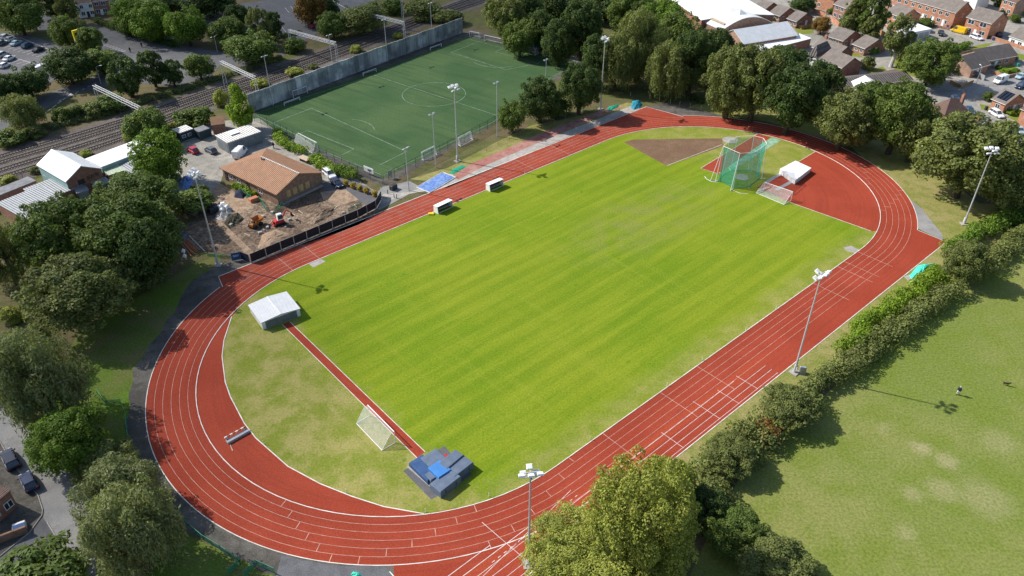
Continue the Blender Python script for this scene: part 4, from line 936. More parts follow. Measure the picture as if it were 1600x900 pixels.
# ================================================================== TREES AND HEDGES
g1 = 'trees along the left edge'; g2 = 'trees round the railway and car park'; g3 = 'wood behind the artificial pitch'; g4 = 'round trees behind the far bend'; g5 = 'trees among the houses'; g6 = 'bushes along the right hedge line'
T = [
 # left edge, near to far
 (40, 548, 46, 42, 'willow', 'olive', 'grey-olive weeping tree at the left edge behind the larger willow', g1),
 (56, 590, 66, 80, 'willow', 'grey', 'large grey-green weeping willow at the left edge beside the side road', g1),
 (104, 690, 56, 52, 'fine', 'bright', 'yellow-green sycamore beside the side road, in front of the big willow', g1),
 (160, 722, 48, 38, 'willow', 'olive', 'small olive willow between the sycamore and the paler willows', g1),
 (182, 766, 64, 58, 'willow', 'grey', 'pale willow above the lowest willow, opposite the two parked cars', g1),
 (205, 832, 70, 80, 'willow', 'grey', 'lowest and tallest pale willow by the bend, at the bottom left', g1),
 (60, 902, 68, 30, 'bush', 'mid', 'dark green bush cut by the bottom left edge', g1),
 (15, 494, 18, 16, 'bush', 'yellow', 'small yellow-green bush at the left edge under the dark trees', g1),
 (8, 400, 34, 48, 'willow', 'olive', 'drooping olive tree cut by the left edge below the corrugated sheds', g1),
 (95, 372, 64, 62, 'fine', 'mid', 'broad dark tree with a yellowish top left of the big clump', g1),
 (212, 318, 64, 50, 'fine', 'mid', 'broad yellowish-green tree just right of the brick workshop', g1),
 (196, 372, 76, 66, 'fine', 'mid', 'largest dense tree in the middle of the left clump', g1),
 (222, 400, 48, 56, 'round', 'dark', 'dark shaded tree at the right side of the left clump', g1),
 (122, 462, 76, 62, 'fine', 'olive', 'grey-green spreading tree in front of the left clump', g1),
 (165, 404, 24, 22, 'round', 'olive', 'small olive crown nested in the middle of the left clump', g1),
 (302, 318, 32, 22, 'bush', 'mid', 'bush line behind the left floodlight mast at the yard edge', g1),
 (312, 300, 14, 14, 'bush', 'olive', 'pale bush at the foot of the yard behind the left floodlight', g1),
 (248, 246, 38, 42, 'round', 'bright', 'bright green tree between the white warehouse and the yard', g2),
 (228, 198, 34, 28, 'round', 'mid', 'green tree beside the railway behind the teal container', g2),
 (207, 214, 14, 10, 'bush', 'yellow', 'low yellow-green scrub between the railway and the white warehouse', g2),
 (303, 184, 30, 19, 'bush', 'mid', 'wide green bush by the railway behind the containers', g2),
 (373, 165, 24, 36, 'cone', 'lime', 'bright pointed birch between the railway and the artificial pitch', g2),
 (346, 156, 12, 16, 'bush', 'yellow', 'yellow-green bush left of the pointed birch', g2),
 # beyond the railway
 (32, 174, 30, 28, 'willow', 'olive', 'round grey tree by the station road at the left edge', g2),
 (10, 142, 26, 26, 'round', 'dark', 'dark tree cut by the left edge beside the car park', g2),
 (42, 128, 31, 26, 'round', 'dark', 'dark round tree at the near side of the car park', g2),
 (106, 104, 35, 28, 'round', 'dark', 'largest dark tree at the corner of the car park', g2),
 (156, 96, 29, 20, 'round', 'mid', 'round tree right of the dark car park corner tree', g2),
 (103, 52, 21, 25, 'round', 'mid', 'upright tree left of the orange and yellow sign', g2),
 (141, 63, 20, 20, 'round', 'mid', 'small round tree right of the orange and yellow sign', g2),
 (120, 40, 13, 11, 'round', 'olive', 'small tree top behind the orange and yellow sign', g2),
 (28, 24, 36, 30, 'round', 'mid', 'big round tree in the top left corner', g2),
 (75, 6, 22, 20, 'loose', 'dark', 'dark thin tree at the top edge left of the white house', g2),
 (103, 12, 18, 22, 'loose', 'olive', 'bare-looking olive tree beside the white end house', g2),
 (198, 118, 29, 30, 'loose', 'dark', 'dark layered pine nearest the railway gantry', g2),
 (236, 106, 21, 26, 'loose', 'dark', 'middle one of the three layered pines by the station road', g2),
 (268, 113, 18, 19, 'loose', 'dark', 'thin right-hand pine of the three by the station road', g2),
 (310, 104, 22, 20, 'round', 'mid', 'round tree standing alone on the station road', g2),
 (205, 26, 30, 27, 'round', 'bright', 'bright green tree beside the dark brick terrace', g2),
 (238, 34, 34, 30, 'round', 'bright', 'bright green tree in the middle of the row across the station road', g2),
 (290, 40, 30, 30, 'round', 'bright', 'bright round tree right of the row across the station road', g2),
 (268, 6, 24, 15, 'round', 'dark', 'dark tree at the top edge behind the bright row', g2),
 (325, 4, 40, 12, 'round', 'dark', 'dark tree mass at the top edge behind the upper car park', g2),
 (356, 50, 30, 22, 'round', 'mid', 'rounded tree below the upper car park', g2),
 (370, 26, 20, 18, 'round', 'dark', 'dark tree in the upper car park', g2),
 (392, 74, 38, 26, 'round', 'mid', 'broad tree left of the second gantry', g2),
 (404, 40, 20, 28, 'loose', 'olive', 'olive tree in the upper car park left of the autumn tree', g2),
 (426, 40, 16, 20, 'loose', 'dark', 'thin dark tree close to the parking bays', g2),
 (484, 14, 25, 24, 'round', 'autumn', 'tree turning autumn brown at the top edge', g2),
 (508, 13, 22, 20, 'round', 'dark', 'dark tree joined to the right of the autumn tree', g2),
 (460, 72, 17, 14, 'bush', 'mid', 'low bush under the second gantry', g2),
 (520, 40, 24, 20, 'round', 'mid', 'mid-green tree behind the third gantry', g2),
 (566, 30, 38, 21, 'round', 'olive', 'wide olive tree under the fourth gantry', g2),
 (582, 13, 12, 10, 'bush', 'mid', 'small bush at the top edge above the fourth gantry', g2),
 (614, 12, 19, 14, 'bush', 'mid', 'bush at the foot of the tall signal mast', g2),
 (660, 18, 30, 10, 'bush', 'olive', 'scrub on the railway bank right of the tall signal mast', g2),
 (97, 181, 15, 15, 'bush', 'mid', 'bush beyond the railway nearest the round grey tree', g2),
 (121, 178, 15, 13, 'bush', 'dark', 'dark bush in the middle of the trackside row', g2),
 (148, 172, 18, 14, 'bush', 'olive', 'olive bush left of the first gantry leg', g2),
 (174, 164, 22, 17, 'bush', 'mid', 'bush under the first gantry truss', g2),
 (18, 216, 22, 16, 'bush', 'mid', 'scrub at the left edge beyond the railway', g2),
 (52, 208, 18, 12, 'bush', 'olive', 'scrub below the round grey tree', g2),
 (406, 131, 14, 8, 'bush', 'yellow', 'yellow weeds behind the left end of the concrete wall', g2),
 (461, 114, 15, 6, 'bush', 'yellow', 'yellow weeds behind the middle of the concrete wall', g2),
 (489, 104, 8, 5, 'bush', 'olive', 'olive weeds behind the concrete wall left of its third mast', g2),
 (557, 77, 11, 7, 'bush', 'yellow', 'yellow weeds behind the right half of the concrete wall', g2),
 (622, 56, 9, 5, 'bush', 'yellow', 'weeds behind the concrete wall below the fourth gantry', g2),
 (700, 29, 24, 7, 'bush', 'olive', 'scrub behind the right end of the concrete wall', g2),
 (55, 266, 10, 7, 'bush', 'olive', 'bush between the rails and the teal-walled workshop', g2),
 (14, 282, 14, 7, 'bush', 'yellow', 'yellow weeds along the rails at the left edge', g2),
 (134, 240, 10, 6, 'bush', 'yellow', 'yellow weeds between the rails and the white warehouse', g2),
 # wood behind the artificial pitch
 (788, 30, 32, 36, 'fine', 'olive', 'olive tree at the left end of the wood behind the pitch', g3),
 (826, 22, 24, 30, 'round', 'dark', 'dark tree second in the wood behind the pitch', g3),
 (846, 48, 22, 30, 'round', 'dark', 'dark narrow tree behind the blue board', g3),
 (868, 14, 26, 28, 'round', 'dark', 'dark tree at the top edge in the wood', g3),
 (908, 46, 32, 46, 'fine', 'dark', 'very dark tall tree behind the right-hand pitch goal', g3),
 (948, 12, 32, 24, 'round', 'dark', 'dark tree at the top edge left of the bright ones', g3),
 (985, 22, 34, 34, 'fine', 'mid', 'mid-green tree top left of the white factory', g3),
 (962, 96, 34, 42, 'willow', 'olive', 'weeping tree right behind the back floodlight mast', g3),
 (1000, 70, 42, 56, 'willow', 'olive', 'tall weeping tree in the middle of the wood', g3),
 (1030, 30, 36, 34, 'round', 'bright', 'bright tree in front of the white factory', g3),
 (1062, 54, 36, 32, 'round', 'mid', 'mid-green tree in front of the curved roof', g3),
 (1045, 108, 34, 44, 'willow', 'olive', 'grey weeping tree at the corner of the back straight', g3),
 (1082, 98, 34, 48, 'fine', 'dark', 'dark tree right of the grey weeping tree', g3),
 (1112, 88, 34, 42, 'round', 'dark', 'dark tree below the orange brick gable', g3),
 (800, 181, 21, 25, 'round', 'mid', 'small tree at the near corner of the artificial pitch', g3),
 (845, 156, 31, 35, 'fine', 'dark', 'dark round tree right of the small pitch corner tree', g3),
 (906, 140, 32, 38, 'fine', 'dark', 'dark round tree left of the back floodlight mast', g3),
 (873, 66, 26, 36, 'fine', 'dark', 'dark tree filling the gap left of the very dark tall tree', g3),
 (934, 96, 28, 40, 'fine', 'dark', 'dark tree just left of the back floodlight mast head', g3),
 (812, 58, 26, 30, 'round', 'mid', 'mid-green tree at the edge of the wood left of the blue board', g3),
 (874, 170, 20, 18, 'bush', 'dark', 'low dark bush between the two dark round trees by the old run-up', g3),
 # round trees behind the far bend
 (1142, 128, 38, 56, 'fine', 'olive', 'olive tree leftmost of those behind the far bend', g4),
 (1182, 132, 44, 58, 'fine', 'olive', 'large olive tree behind the far bend, left part of the row', g4),
 (1224, 106, 40, 34, 'round', 'dark', 'dark tree at the back of the row, below the white lean-to', g4),
 (1238, 156, 46, 54, 'fine', 'dark', 'dark tree in the middle of the row behind the far bend', g4),
 (1278, 136, 38, 40, 'fine', 'dark', 'dark tree in front of the red brick house', g4),
 (1320, 190, 44, 46, 'fine', 'olive', 'olive tree at the track side of the row behind the far bend', g4),
 (1358, 178, 42, 48, 'fine', 'mid', 'mid-green tree in front of the small white roof slope', g4),
 (1404, 186, 48, 56, 'fine', 'mid', 'large mid-green tree left of the pyramid-roofed house', g4),
 (1432, 208, 34, 46, 'round', 'olive', 'olive tree in front of the large one by the pyramid-roofed house', g4),
 (1516, 248, 80, 68, 'fine', 'olive', 'biggest round tree behind the right floodlight mast', g4),
 (1582, 282, 50, 50, 'fine', 'olive', 'round tree cut by the right edge below the biggest one', g4),
 # estate
 (1336, 26, 20, 26, 'loose', 'olive', 'pale olive conifer left of the dark one among the houses', g5),
 (1362, 20, 26, 34, 'loose', 'mid', 'tall dark conifer among the houses at the top edge', g5),
 (1362, 44, 16, 20, 'loose', 'olive', 'grey tree in front of the tall conifer', g5),
 (1406, 54, 23, 30, 'loose', 'olive', 'birch with a white trunk by the bungalows', g5),
 (1456, 98, 42, 36, 'fine', 'mid', 'big round green tree by the estate road', g5),
 (1284, 40, 14, 13, 'round', 'autumn', 'reddish autumn tree beside the bungalow lawn', g5),
 (1361, 75, 13, 11, 'bush', 'lime', 'yellow-green rounded bush at the bungalow wall', g5),
 (1308, 60, 6, 5, 'bush', 'lime', 'small yellow-green bush at the eave of the rear bungalow', g5),
 (1254, 6, 20, 12, 'round', 'dark', 'dark tree at the top edge behind the bungalow row', g5),
 (1356, 100, 11, 13, 'bush', 'olive', 'olive bush at the gable of the dark brick house', g5),
 (1418, 88, 16, 15, 'bush', 'olive', 'dull brown-green bush between the birch and the big round tree', g5),
 (1446, 36, 13, 7, 'bush', 'mid', 'bush in front of the orange terrace', g5),
 (1560, 3, 12, 9, 'bush', 'dark', 'dark bush at the top edge behind the pair of houses', g5),
 (1594, 17, 12, 6, 'bush', 'lime', 'yellow-green bush at the right edge near the top', g5),
 (1572, 112, 9, 5, 'bush', 'lime', 'yellow bush in the garden of the dark-tiled bungalow', g5),
 (1544, 152, 8, 9, 'bush', 'mid', 'green bush at the end of the solar panel bungalow', g5),
 (1566, 167, 6, 5, 'bush', 'mid', 'clipped dark bush in front of the solar panel bungalow', g5),
 (1581, 176, 8, 6, 'bush', 'lime', 'yellow-green bush right of the white car', g5),
 (1594, 175, 6, 7, 'bush', 'lime', 'yellow bush at the right edge by the brick house', g5),
 (1582, 90, 8, 6, 'bush', 'dark', 'dark bush behind the long dark-tiled bungalow', g5),
 (1530, 38, 6, 6, 'bush', 'mid', 'garden bush in front of the pair of houses', g5),
 # right of the track
 (1512, 410, 34, 34, 'fine', 'olive', 'olive round bush-like tree breaking the hedge above the green tarpaulin', g6),
 (1232, 636, 42, 34, 'fine', 'olive', 'large bush behind the home straight mast, at the far end of the shrub belt', g6),
 (1196, 676, 24, 22, 'bush', 'autumn', 'brownish-red bush on the shadow side of the shrub belt', g6),
 (1140, 712, 40, 34, 'fine', 'olive', 'rounded olive bush standing out of the middle of the shrub belt', g6),
 (1150, 830, 46, 40, 'fine', 'mid', 'dark green bush right of the shaded ground at the bottom', g6),
 (1106, 792, 34, 32, 'fine', 'dark', 'dark bush directly behind the big front sycamore', g6),
 (1180, 856, 34, 30, 'bush', 'mid', 'bush between the dark green one and the bottom edge', g6),
 (1216, 894, 62, 34, 'fine', 'olive', 'pale olive bush cut by the bottom edge, right of the big front sycamore', g6),
 (1003, 810, 80, 94, 'big', 'yellow', 'biggest yellow-green sycamore in front, its top over the home straight', 'yellow-green sycamores at the bottom'),
 (902, 860, 78, 60, 'big', 'yellow', 'lower left part-crown of yellow-green sycamore touching the front mast', 'yellow-green sycamores at the bottom'),
 (1040, 762, 42, 48, 'fine', 'yellow', 'yellow-green sycamore at the upper right of the front mass', 'yellow-green sycamores at the bottom'),
 (975, 900, 90, 60, 'big', 'yellow', 'yellow-green sycamore cut by the bottom edge', 'yellow-green sycamores at the bottom'),
]
for q in T:
    tree(*q, bark='bark_white' if 'white trunk' in q[6] else 'bark', lift=0.35 if 'white trunk' in q[6] else None)
hs = 'hedges of the sports ground'
hedge('1085,770 1115,742 1150,706 1185,674 1222,648 1262,618', 6.5, 4.2, 'olive', 'wide rough shrub belt from the front sycamore to the home straight mast', 4, group=hs, rough=0.5, size=0.38)
hedge('1100,800 1135,815 1170,850 1200,872', 4.5, 3.0, 'mid', 'low dark shrub belt running to the bottom edge beside the park', 20, group=hs, rough=0.5)
hedge('1322,545 1352,512 1400,474 1440,446 1472,424', 3.6, 2.8, 'lime', 'bright yellow-green hedge strip between the home straight and the taller hedge', 5, group=hs)
hedge('1486,388 1520,368 1560,346 1640,312', 4.2, 3.2, 'bright', 'bright green hedge behind the right floodlight, running off the right edge', 6, group=hs)
hedge('1240,630 1300,585 1340,560 1390,520 1440,482 1492,446', 4.2, 3.2, 'olive', 'long grey-green hedge on the park side, behind the bright hedge strip', 7, group=hs)
hedge('1530,430 1555,405 1590,372 1660,330', 4.0, 3.0, 'olive', 'olive hedge on the park side at the right edge', 8, group=hs)
hedge('430,206 445,224 480,238', 2.6, 2.3, 'lime', 'left of the three bright hedges along the end fence of the artificial pitch', 9, group=hs)
hedge('490,246 508,258 526,268', 3.0, 2.6, 'lime', 'middle one of the three bright hedges along the end fence of the artificial pitch', 10, group=hs)
hedge('530,262 545,270 556,276', 3.0, 2.6, 'bright', 'right of the three bright hedges along the end fence of the artificial pitch', 12, group=hs)
hedge('1489,78 1515,68', 3.0, 2.0, 'bright', 'clipped rectangular hedge by the estate road below the yellow van', 13, group='garden hedges')
hedge('150,30 175,40 205,52 240,60 275,70', 3.0, 1.8, 'dark', 'low dark hedge along the far side of the station road', 14, group='hedges by the railway')
hedge('225,215 260,196 320,182 ', 2.0, 1.4, 'yellow', 'low yellow-green scrub strip beside the rails behind the yard', 15, group='hedges by the railway')
hedge('60,200 110,190 170,175 230,155 300,134 350,118 410,100 440,88', 3.0, 1.3, 'olive', 'long low scrub strip between the station road and the rails', 16, group='hedges by the railway')
hedge('378,66 420,60 470,50', 2.0, 1.4, 'dark', 'dark hedge along the near side of the upper car park', 17, group='hedges by the railway')
hedge('365,288 376,293 388,299 398,304', 1.6, 1.3, 'lime', 'yellow-green shrubs along the side wall of the clubhouse', 18, group=hs)
hedge('1080,150 1100,158', 3, 1.5, 'dark', 'dark undergrowth below the trees at the far corner', 19, group=hs)

# ================================================================== MASTS, LAMPS, RAILWAY
def frame_rot(rz): return Matrix.Rotation(rz, 3, 'Z')
def mast(base, topy, label, rz, nl=6, group='track floodlight masts', big=True):
    h = hgt(base[0], base[1], topy) if topy else 17.5
    p = G(*base); t = thing('floodlight_mast', label, 'floodlight', p, rz, group)
    b = MB(); b.tube((0, 0, 0), (0, 0, 1.6), .26, .24, 10); b.tube((0, 0, 1.6), (0, 0, h), .17, .085, 10); b.build('pole', M['galv'], t)
    MB().box(-.7, .7, -.7, .7, 0.0, .16).build('plinth', M['concrete'], t)
    hb = MB().box(-.16, .16, -.31, -.2, .5, 1.4).build('hatch', M['white_plastic'], t)
    f = MB(); f.box(-1.15, 1.15, -.06, .06, h-.1, h+.02); f.box(-.8, .8, -.06, .06, h-.85, h-.73); f.box(-.06, .06, -1.0, 1.0, h-.12, h-.02); f.build('head_frame', M['galv'], t)
    spots = [(-1.05, -.45, h+.12), (0, -.62, h+.18), (1.05, -.45, h+.12), (-.75, .45, h-.6), (.75, .45, h-.6), (0, .75, h+.1)][:nl]
    for x, y, z in spots:
        Mx = Matrix.Translation((x, y, z)) @ Matrix.Rotation(R_(-28 if y < 0 else 28), 4, 'X')
        o = MB().bbox(-.36, .36, -.32, .32, -.13, .15, .07, Mx).build('floodlight', M['white_plastic'], t)
        MB().box(-.3, .3, -.26, .26, -.15, -.13, Mx).build('lamp_glass', M['glass'], o)
        br = MB(); br.tube((x, y, z-.1), (x*.8, y*.3, z-.35), .04, .04, 5); br.build('bracket', M['galv'], o)
    return t
a0 = TTH
mast((1241, 582), 428, 'tall grey floodlight mast beside the home straight, its shadow reaching the park', a0)
mast((1506, 350), 234, 'tall grey floodlight mast in front of the biggest round tree at the right', a0+2.4)
mast((938, 171), 60, 'tall grey floodlight mast at the far corner in front of the wood', a0+3.5)
mast((715, 252), 136, 'tall grey floodlight mast between the back straight and the artificial pitch', a0+PI)
mast((341, 414), 270, 'tall grey floodlight mast beside the building plot at the left', a0-2.4)
mast((826, 882), 738, 'tall grey floodlight mast at the bottom, half hidden by the yellow-green sycamores', a0-.6)
def slim(base, topy, label, rz):
    h = hgt(base[0], base[1], topy); p = G(*base); t = thing('pitch_light', label, 'floodlight', p, rz, 'slim lights of the artificial pitch')
    b = MB(); b.tube((0, 0, 0), (0, 0, h), .13, .07, 8); b.build('pole', M['galv'], t)
    MB().box(-.8, .8, -.05, .05, h-.05, h+.05).build('crossarm', M['galv'], t)
    for x in (-.65, .65):
        Mx = Matrix.Translation((x, -.2, h+.1)) @ Matrix.Rotation(R_(-20), 4, 'X')
        o = MB().bbox(-.34, .34, -.28, .28, -.1, .12, .06, Mx).build('floodlight', M['metal_grey'], t); MB().box(-.28, .28, -.22, .22, -.12, -.1, Mx).build('lamp_glass', M['glass'], o)
pr = R_(52)
for base, ty, lab in (((427, 165), 88, 'leftmost of the slim pitch lights along the concrete wall'), ((523, 125), 55, 'second slim pitch light from the left along the concrete wall'), ((606, 96), 31, 'third slim pitch light from the left along the concrete wall'), ((676, 69), 5, 'rightmost of the slim pitch lights along the concrete wall'),
                      ((681, 262), 179, 'slim pitch light just left of the mast by the back straight'), ((777, 213), 130, 'slim pitch light right of the mast by the back straight'), ((853, 119), 94, 'slim pitch light at the far right of the artificial pitch, above the dark round trees'), ((639, 298), 232, 'slim pitch light at the near corner of the artificial pitch, beside the blue sandpit cover')):
    slim(base, ty, lab, pr+(PI if base[1] > 110 and base[0] > 640 else 0))
def street_lamp(base, topy, label, rz, double=False):
    h = max(5, hgt(base[0], base[1], topy)); t = thing('street_lamp', label, 'street lamp', G(*base), rz, 'street lamps')
    MB().tube((0, 0, 0), (0, 0, h), .1, .06, 8).build('pole', M['galv'], t)
    for s in ((1, -1) if double else (1,)):
        MB().path([(0, 0, h-.1), (s*.5, 0, h+.25), (s*1.1, 0, h+.3)], .04).build('arm', M['galv'], t)
        MB().bbox(min(s*1.0, s*1.7), max(s*1.0, s*1.7), -.14, .14, h+.24, h+.38, .05).build('lamp', M['white_plastic'], t)
for base, ty, lab, rz, d in (((158, 131), 113, 'curved street lamp above the first railway gantry', 0.5, False), ((340, 82), 69, 'twin-armed street lamp in front of the dark shade below the upper car park', 1.2, True), ((155, 78), 54, 'street lamp right of the orange and yellow sign', 2, False), ((98, 108), 92, 'street lamp in front of the car park corner tree', 0, False),
                             ((478, 42), 31, 'street lamp beside the red parked car', 1, False), ((241, 55), 47, 'lamp with a pale sign across the station road', 2, False), ((1525, 131), 110, 'street lamp on the estate road left of the white van', 1.5, False), ((1515, 56), 42, 'street lamp in front of the pair of houses', 2.0, False), ((271, 66), 52, 'street lamp in front of the bright round trees', 1, False)):
    street_lamp(base, ty, lab, rz, d)
def sigmast():
    p = G(631, 47); t = thing('signal_mast', 'tall grey lattice mast beyond the railway at the top edge', 'mast', p, 0.3)
    b = MB(); h = 17
    for x, y in ((-.35, -.35), (.35, -.35), (.35, .35), (-.35, .35)): b.tube((x, y, 0), (x*.6, y*.6, h), .07, .05, 5)
    for k in range(16):
        z = k+.3; s = .35*(1-.4*z/h); q = [(-s, -s), (s, -s), (s, s), (-s, s)]
        for i in range(4): b.tube((*q[i], z), (*q[(i+1) % 4], z+.9), .035, .035, 4)
    b.build('lattice', M['metal_grey'], t); MB().box(-.6, .6, -.6, .6, 0, .3).build('plinth', M['concrete'], t)
sigmast()
# tracks
def track_at(f, i): return UP[i].lerp(LO[i], f)
for k, (f, lab) in enumerate(((0.10, 'railway track farthest from the sports ground'), (0.30, 'second railway track from the far side'), (0.55, 'third railway track from the far side'), (0.78, 'railway track nearest the sports ground'))):
    q = [track_at(f, i) for i in range(60)]; base = q[0].copy(); base.z = 0.04
    t = thing('railway_track', lab+', two rails on pale sleepers', 'railway track', base, 0, 'railway tracks')
    for s in (-.72, .72):
        b = MB()
        for i in range(59):
            d = (q[i+1]-q[i]).normalized(); n = Vector((-d.y, d.x, 0)); a, c = q[i]+n*s-base, q[i+1]+n*s-base
            vs = [Vector((p.x, p.y, z))+n*o for p in (a, c) for z, o in ((.12, -.075), (.12, .075), (.3, .05), (.3, -.05))]
            b.add(vs, [(0, 4, 5, 1), (1, 5, 6, 2), (2, 6, 7, 3), (3, 7, 4, 0)])
        b.build('rail', M['rail'], t)
    b = MB(); acc = 0
    for i in range(59):
        L = (q[i+1]-q[i]).length; d = (q[i+1]-q[i]).normalized(); n = Vector((-d.y, d.x, 0))
        while acc < L:
            p = q[i]+d*acc-base; vs = [Vector((p.x, p.y, z))+n*o+d*e for z in (0.0, .12) for o, e in ((-1.3, -.13), (1.3, -.13), (1.3, .13), (-1.3, .13))]
            b.add(vs, [(4, 5, 6, 7), (0, 1, 5, 4), (1, 2, 6, 5), (2, 3, 7, 6), (3, 0, 4, 7)]); acc += .72
        acc -= L
    tag(b.build('sleepers', M['sleeper'], t), kind='stuff')
def gantry(a, b, label, z=7.0, legs=(1, 1)):
    A, B = G(a[0], a[1], z), G(b[0], b[1], z); d = B-A; L = math.hypot(d.x, d.y); rz = math.atan2(d.y, d.x)
    t = thing('railway_gantry', label, 'gantry', (A.x, A.y, 0), rz, 'overhead line gantries')
    m = MB(); n = max(5, int(L/1.3)); s = .38
    for y in (-s, s):
        for zz in (z-s, z+s): m.tube((0, y, zz), (L, y, zz), .065, .065, 5)
    for i in range(n):
        x0, x1 = L*i/n, L*(i+1)/n
        m.tube((x0, -s, z-s), (x1, -s, z+s), .04, .04, 4); m.tube((x0, s, z-s), (x1, s, z+s), .04, .04, 4); m.tube((x0, -s, z+s), (x1, s, z+s), .04, .04, 4); m.tube((x0, -s, z+s), (x0, s, z+s), .04, .04, 4)
    m.build('truss', M['galv'], t)
    for x in (0, L):
        g = MB()
        for y in (-.3, .3): g.tube((x, y*1.6, 0), (x, y, z-s), .09, .07, 6)
        for k in range(6): g.tube((x, -.4, .4+k), (x, .4, 1.3+k), .035, .035, 4)
        g.build('leg', M['galv'], t)
    for k in range(4):
        x = L*(.2+.2*k); h = MB(); h.tube((x, 0, z-s), (x, 0, z-1.7), .05, .05, 5); h.tube((x, 0, z-1.7), (x+1.0, .3, z-1.5), .035, .035, 5); h.build('wire_hanger', M['metal_grey'], t)
gantry((147, 135), (219, 170), 'railway gantry nearest the sheds, its truss pale in the sun')
gantry((345, 97), (398, 122), 'second railway gantry, left of the concrete wall')
gantry((451, 48), (524, 68), 'third railway gantry, behind the middle of the concrete wall')
gantry((562, 19), (631, 36), 'farthest railway gantry, near the tall lattice mast')

# ================================================================== VEHICLES
def car_parts(kind):
    """side profile lofted into a rounded body; x forward"""
    P_ = dict(hatch=(4.0, 1.74, 1.48, -1.85, -1.25, .35, 1.05), saloon=(4.5, 1.8, 1.44, -1.45, -.85, .45, 1.2), estate=(4.6, 1.84, 1.62, -2.2, -1.8, .45, 1.25), van=(5.2, 1.95, 2.15, -2.55, -2.45, 1.15, 1.75))[kind]
    L, wd, H, rb, rt, ft, fb = P_; x0, x1 = -L/2, L/2; w_ = wd/2; sill, waist = .28, (.92 if kind != 'van' else 1.15)
    st = [(x0, .55, .72, .80), (x0+.12, .30, waist-.06, .94), (x0+.6, .24, waist, 1), (0, .22, waist, 1), (fb, .22, waist, 1), (x1-.7, .24, waist-.14, .98), (x1-.15, .28, .70, .9), (x1, .42, .58, .76)]
    b = MB(); n = len(st); vs = []
    for x, z0, z1, k in st: vs += [(x, -w_*k*.94, z0), (x, -w_*k, (z0+z1)*.5), (x, -w_*k*.95, z1-.05), (x, -w_*k*.82, z1), (x, w_*k*.82, z1), (x, w_*k*.95, z1-.05), (x, w_*k, (z0+z1)*.5), (x, w_*k*.94, z0)]
    fs = [tuple(range(7, -1, -1)), tuple(range(8*(n-1), 8*n))]
    for i in range(n-1): fs += [(8*i+j, 8*(i+1)+j, 8*(i+1)+(j+1) % 8, 8*i+(j+1) % 8) for j in range(8)]
    b.add(vs, [tuple(reversed(f)) for f in fs])
    tw = w_*.74                                          # roof panel and pillars
    b.bbox(rt-.04, ft+.04, -tw, tw, H-.1, H, .06)
    for s in (-1, 1):
        for (xa, xb) in ((rb, rt), (fb, ft), ((rt+ft)/2-.1, (rt+ft)/2-.1)): b.tube((xa, s*w_*.88, waist-.02), (xb, s*tw*.97, H-.07), .05, .05, 5)
        b.bbox(fb-.25, fb-.05, s*w_*1.12-.1, s*w_*1.12+.1, waist, waist+.16, .04)
    if kind == 'van': b.box(-2.5, .25, -w_*.93, -w_*.86, waist-.05, H-.05); b.box(-2.5, .25, w_*.86, w_*.93, waist-.05, H-.05); b.box(-2.56, -2.5, -w_*.9, w_*.9, waist-.05, H-.05)
    c = MB(); q = [(rb, w_*.86, waist-.03), (fb, w_*.86, waist-.03), (ft, tw*.95, H-.08), (rt, tw*.95, H-.08)]
    v = [(x, -y, z) for x, y, z in q]+list(q); c.add(v, [(0, 1, 2, 3), (7, 6, 5, 4), (1, 5, 6, 2), (0, 3, 7, 4)])
    wh = []
    for sx in (x0+.85, x1-.85):
        for s in (-1, 1): wh.append((sx, s*(w_-.1)))
    return b, c, wh, (L, w_)
def car_proto(kind):
    b, c, wh, (L, w_) = car_parts(kind); t = thing('parked_car' if kind != 'van' else 'parked_van', 'x', 'car' if kind != 'van' else 'van')
    bo = b.build('body', M['car_white'], t, smooth=False); c.build('windows', M['glass_car'], t)
    for x, y in wh:
        o = MB().tube((x, y-.11, .31), (x, y+.11, .31), .31, .31, 14).build('wheel', M['tyre'], t); s = 1 if y > 0 else -1
        MB().tube((x, y+s*.112, .31), (x, y+s*.125, .31), .19, .17, 10).build('rim', M['metal_grey'], o)
    for s in (-1, 1):
        MB().bbox(L/2-.16, L/2-.02, s*w_*.58-.16, s*w_*.58+.16, .58, .70, .03).build('headlight', M['white_plastic'], t)
        MB().bbox(-L/2+.0, -L/2+.1, s*w_*.68-.11, s*w_*.68+.11, .68, .86, .03).build('tail_light', M['red'], t)
    return t
PROTO = {}
def car(px, py, ang, kind, col, label, group, z=0.04):
    """ang: heading in the photograph, degrees from right, counter-clockwise (nose direction on the ground)"""
    p = G(px, py); 
    q = G(px+6*math.cos(R_(ang)), py-6*math.sin(R_(ang))); rz = math.atan2(q.y-p.y, q.x-p.x)
    if kind not in PROTO: t = PROTO[kind] = car_proto(kind); t.location = (p.x, p.y, z); t.rotation_euler = (0, 0, rz); t['label'] = label; t['group'] = group
    else: t = dup(PROTO[kind], (p.x, p.y, z), rz, label, group)
    for ch in t.children:
        if ch.name.startswith('body'): setmat(ch, M['car_'+col])
    return t
gc = 'cars in the car park'; gr = 'cars parked along the estate road'
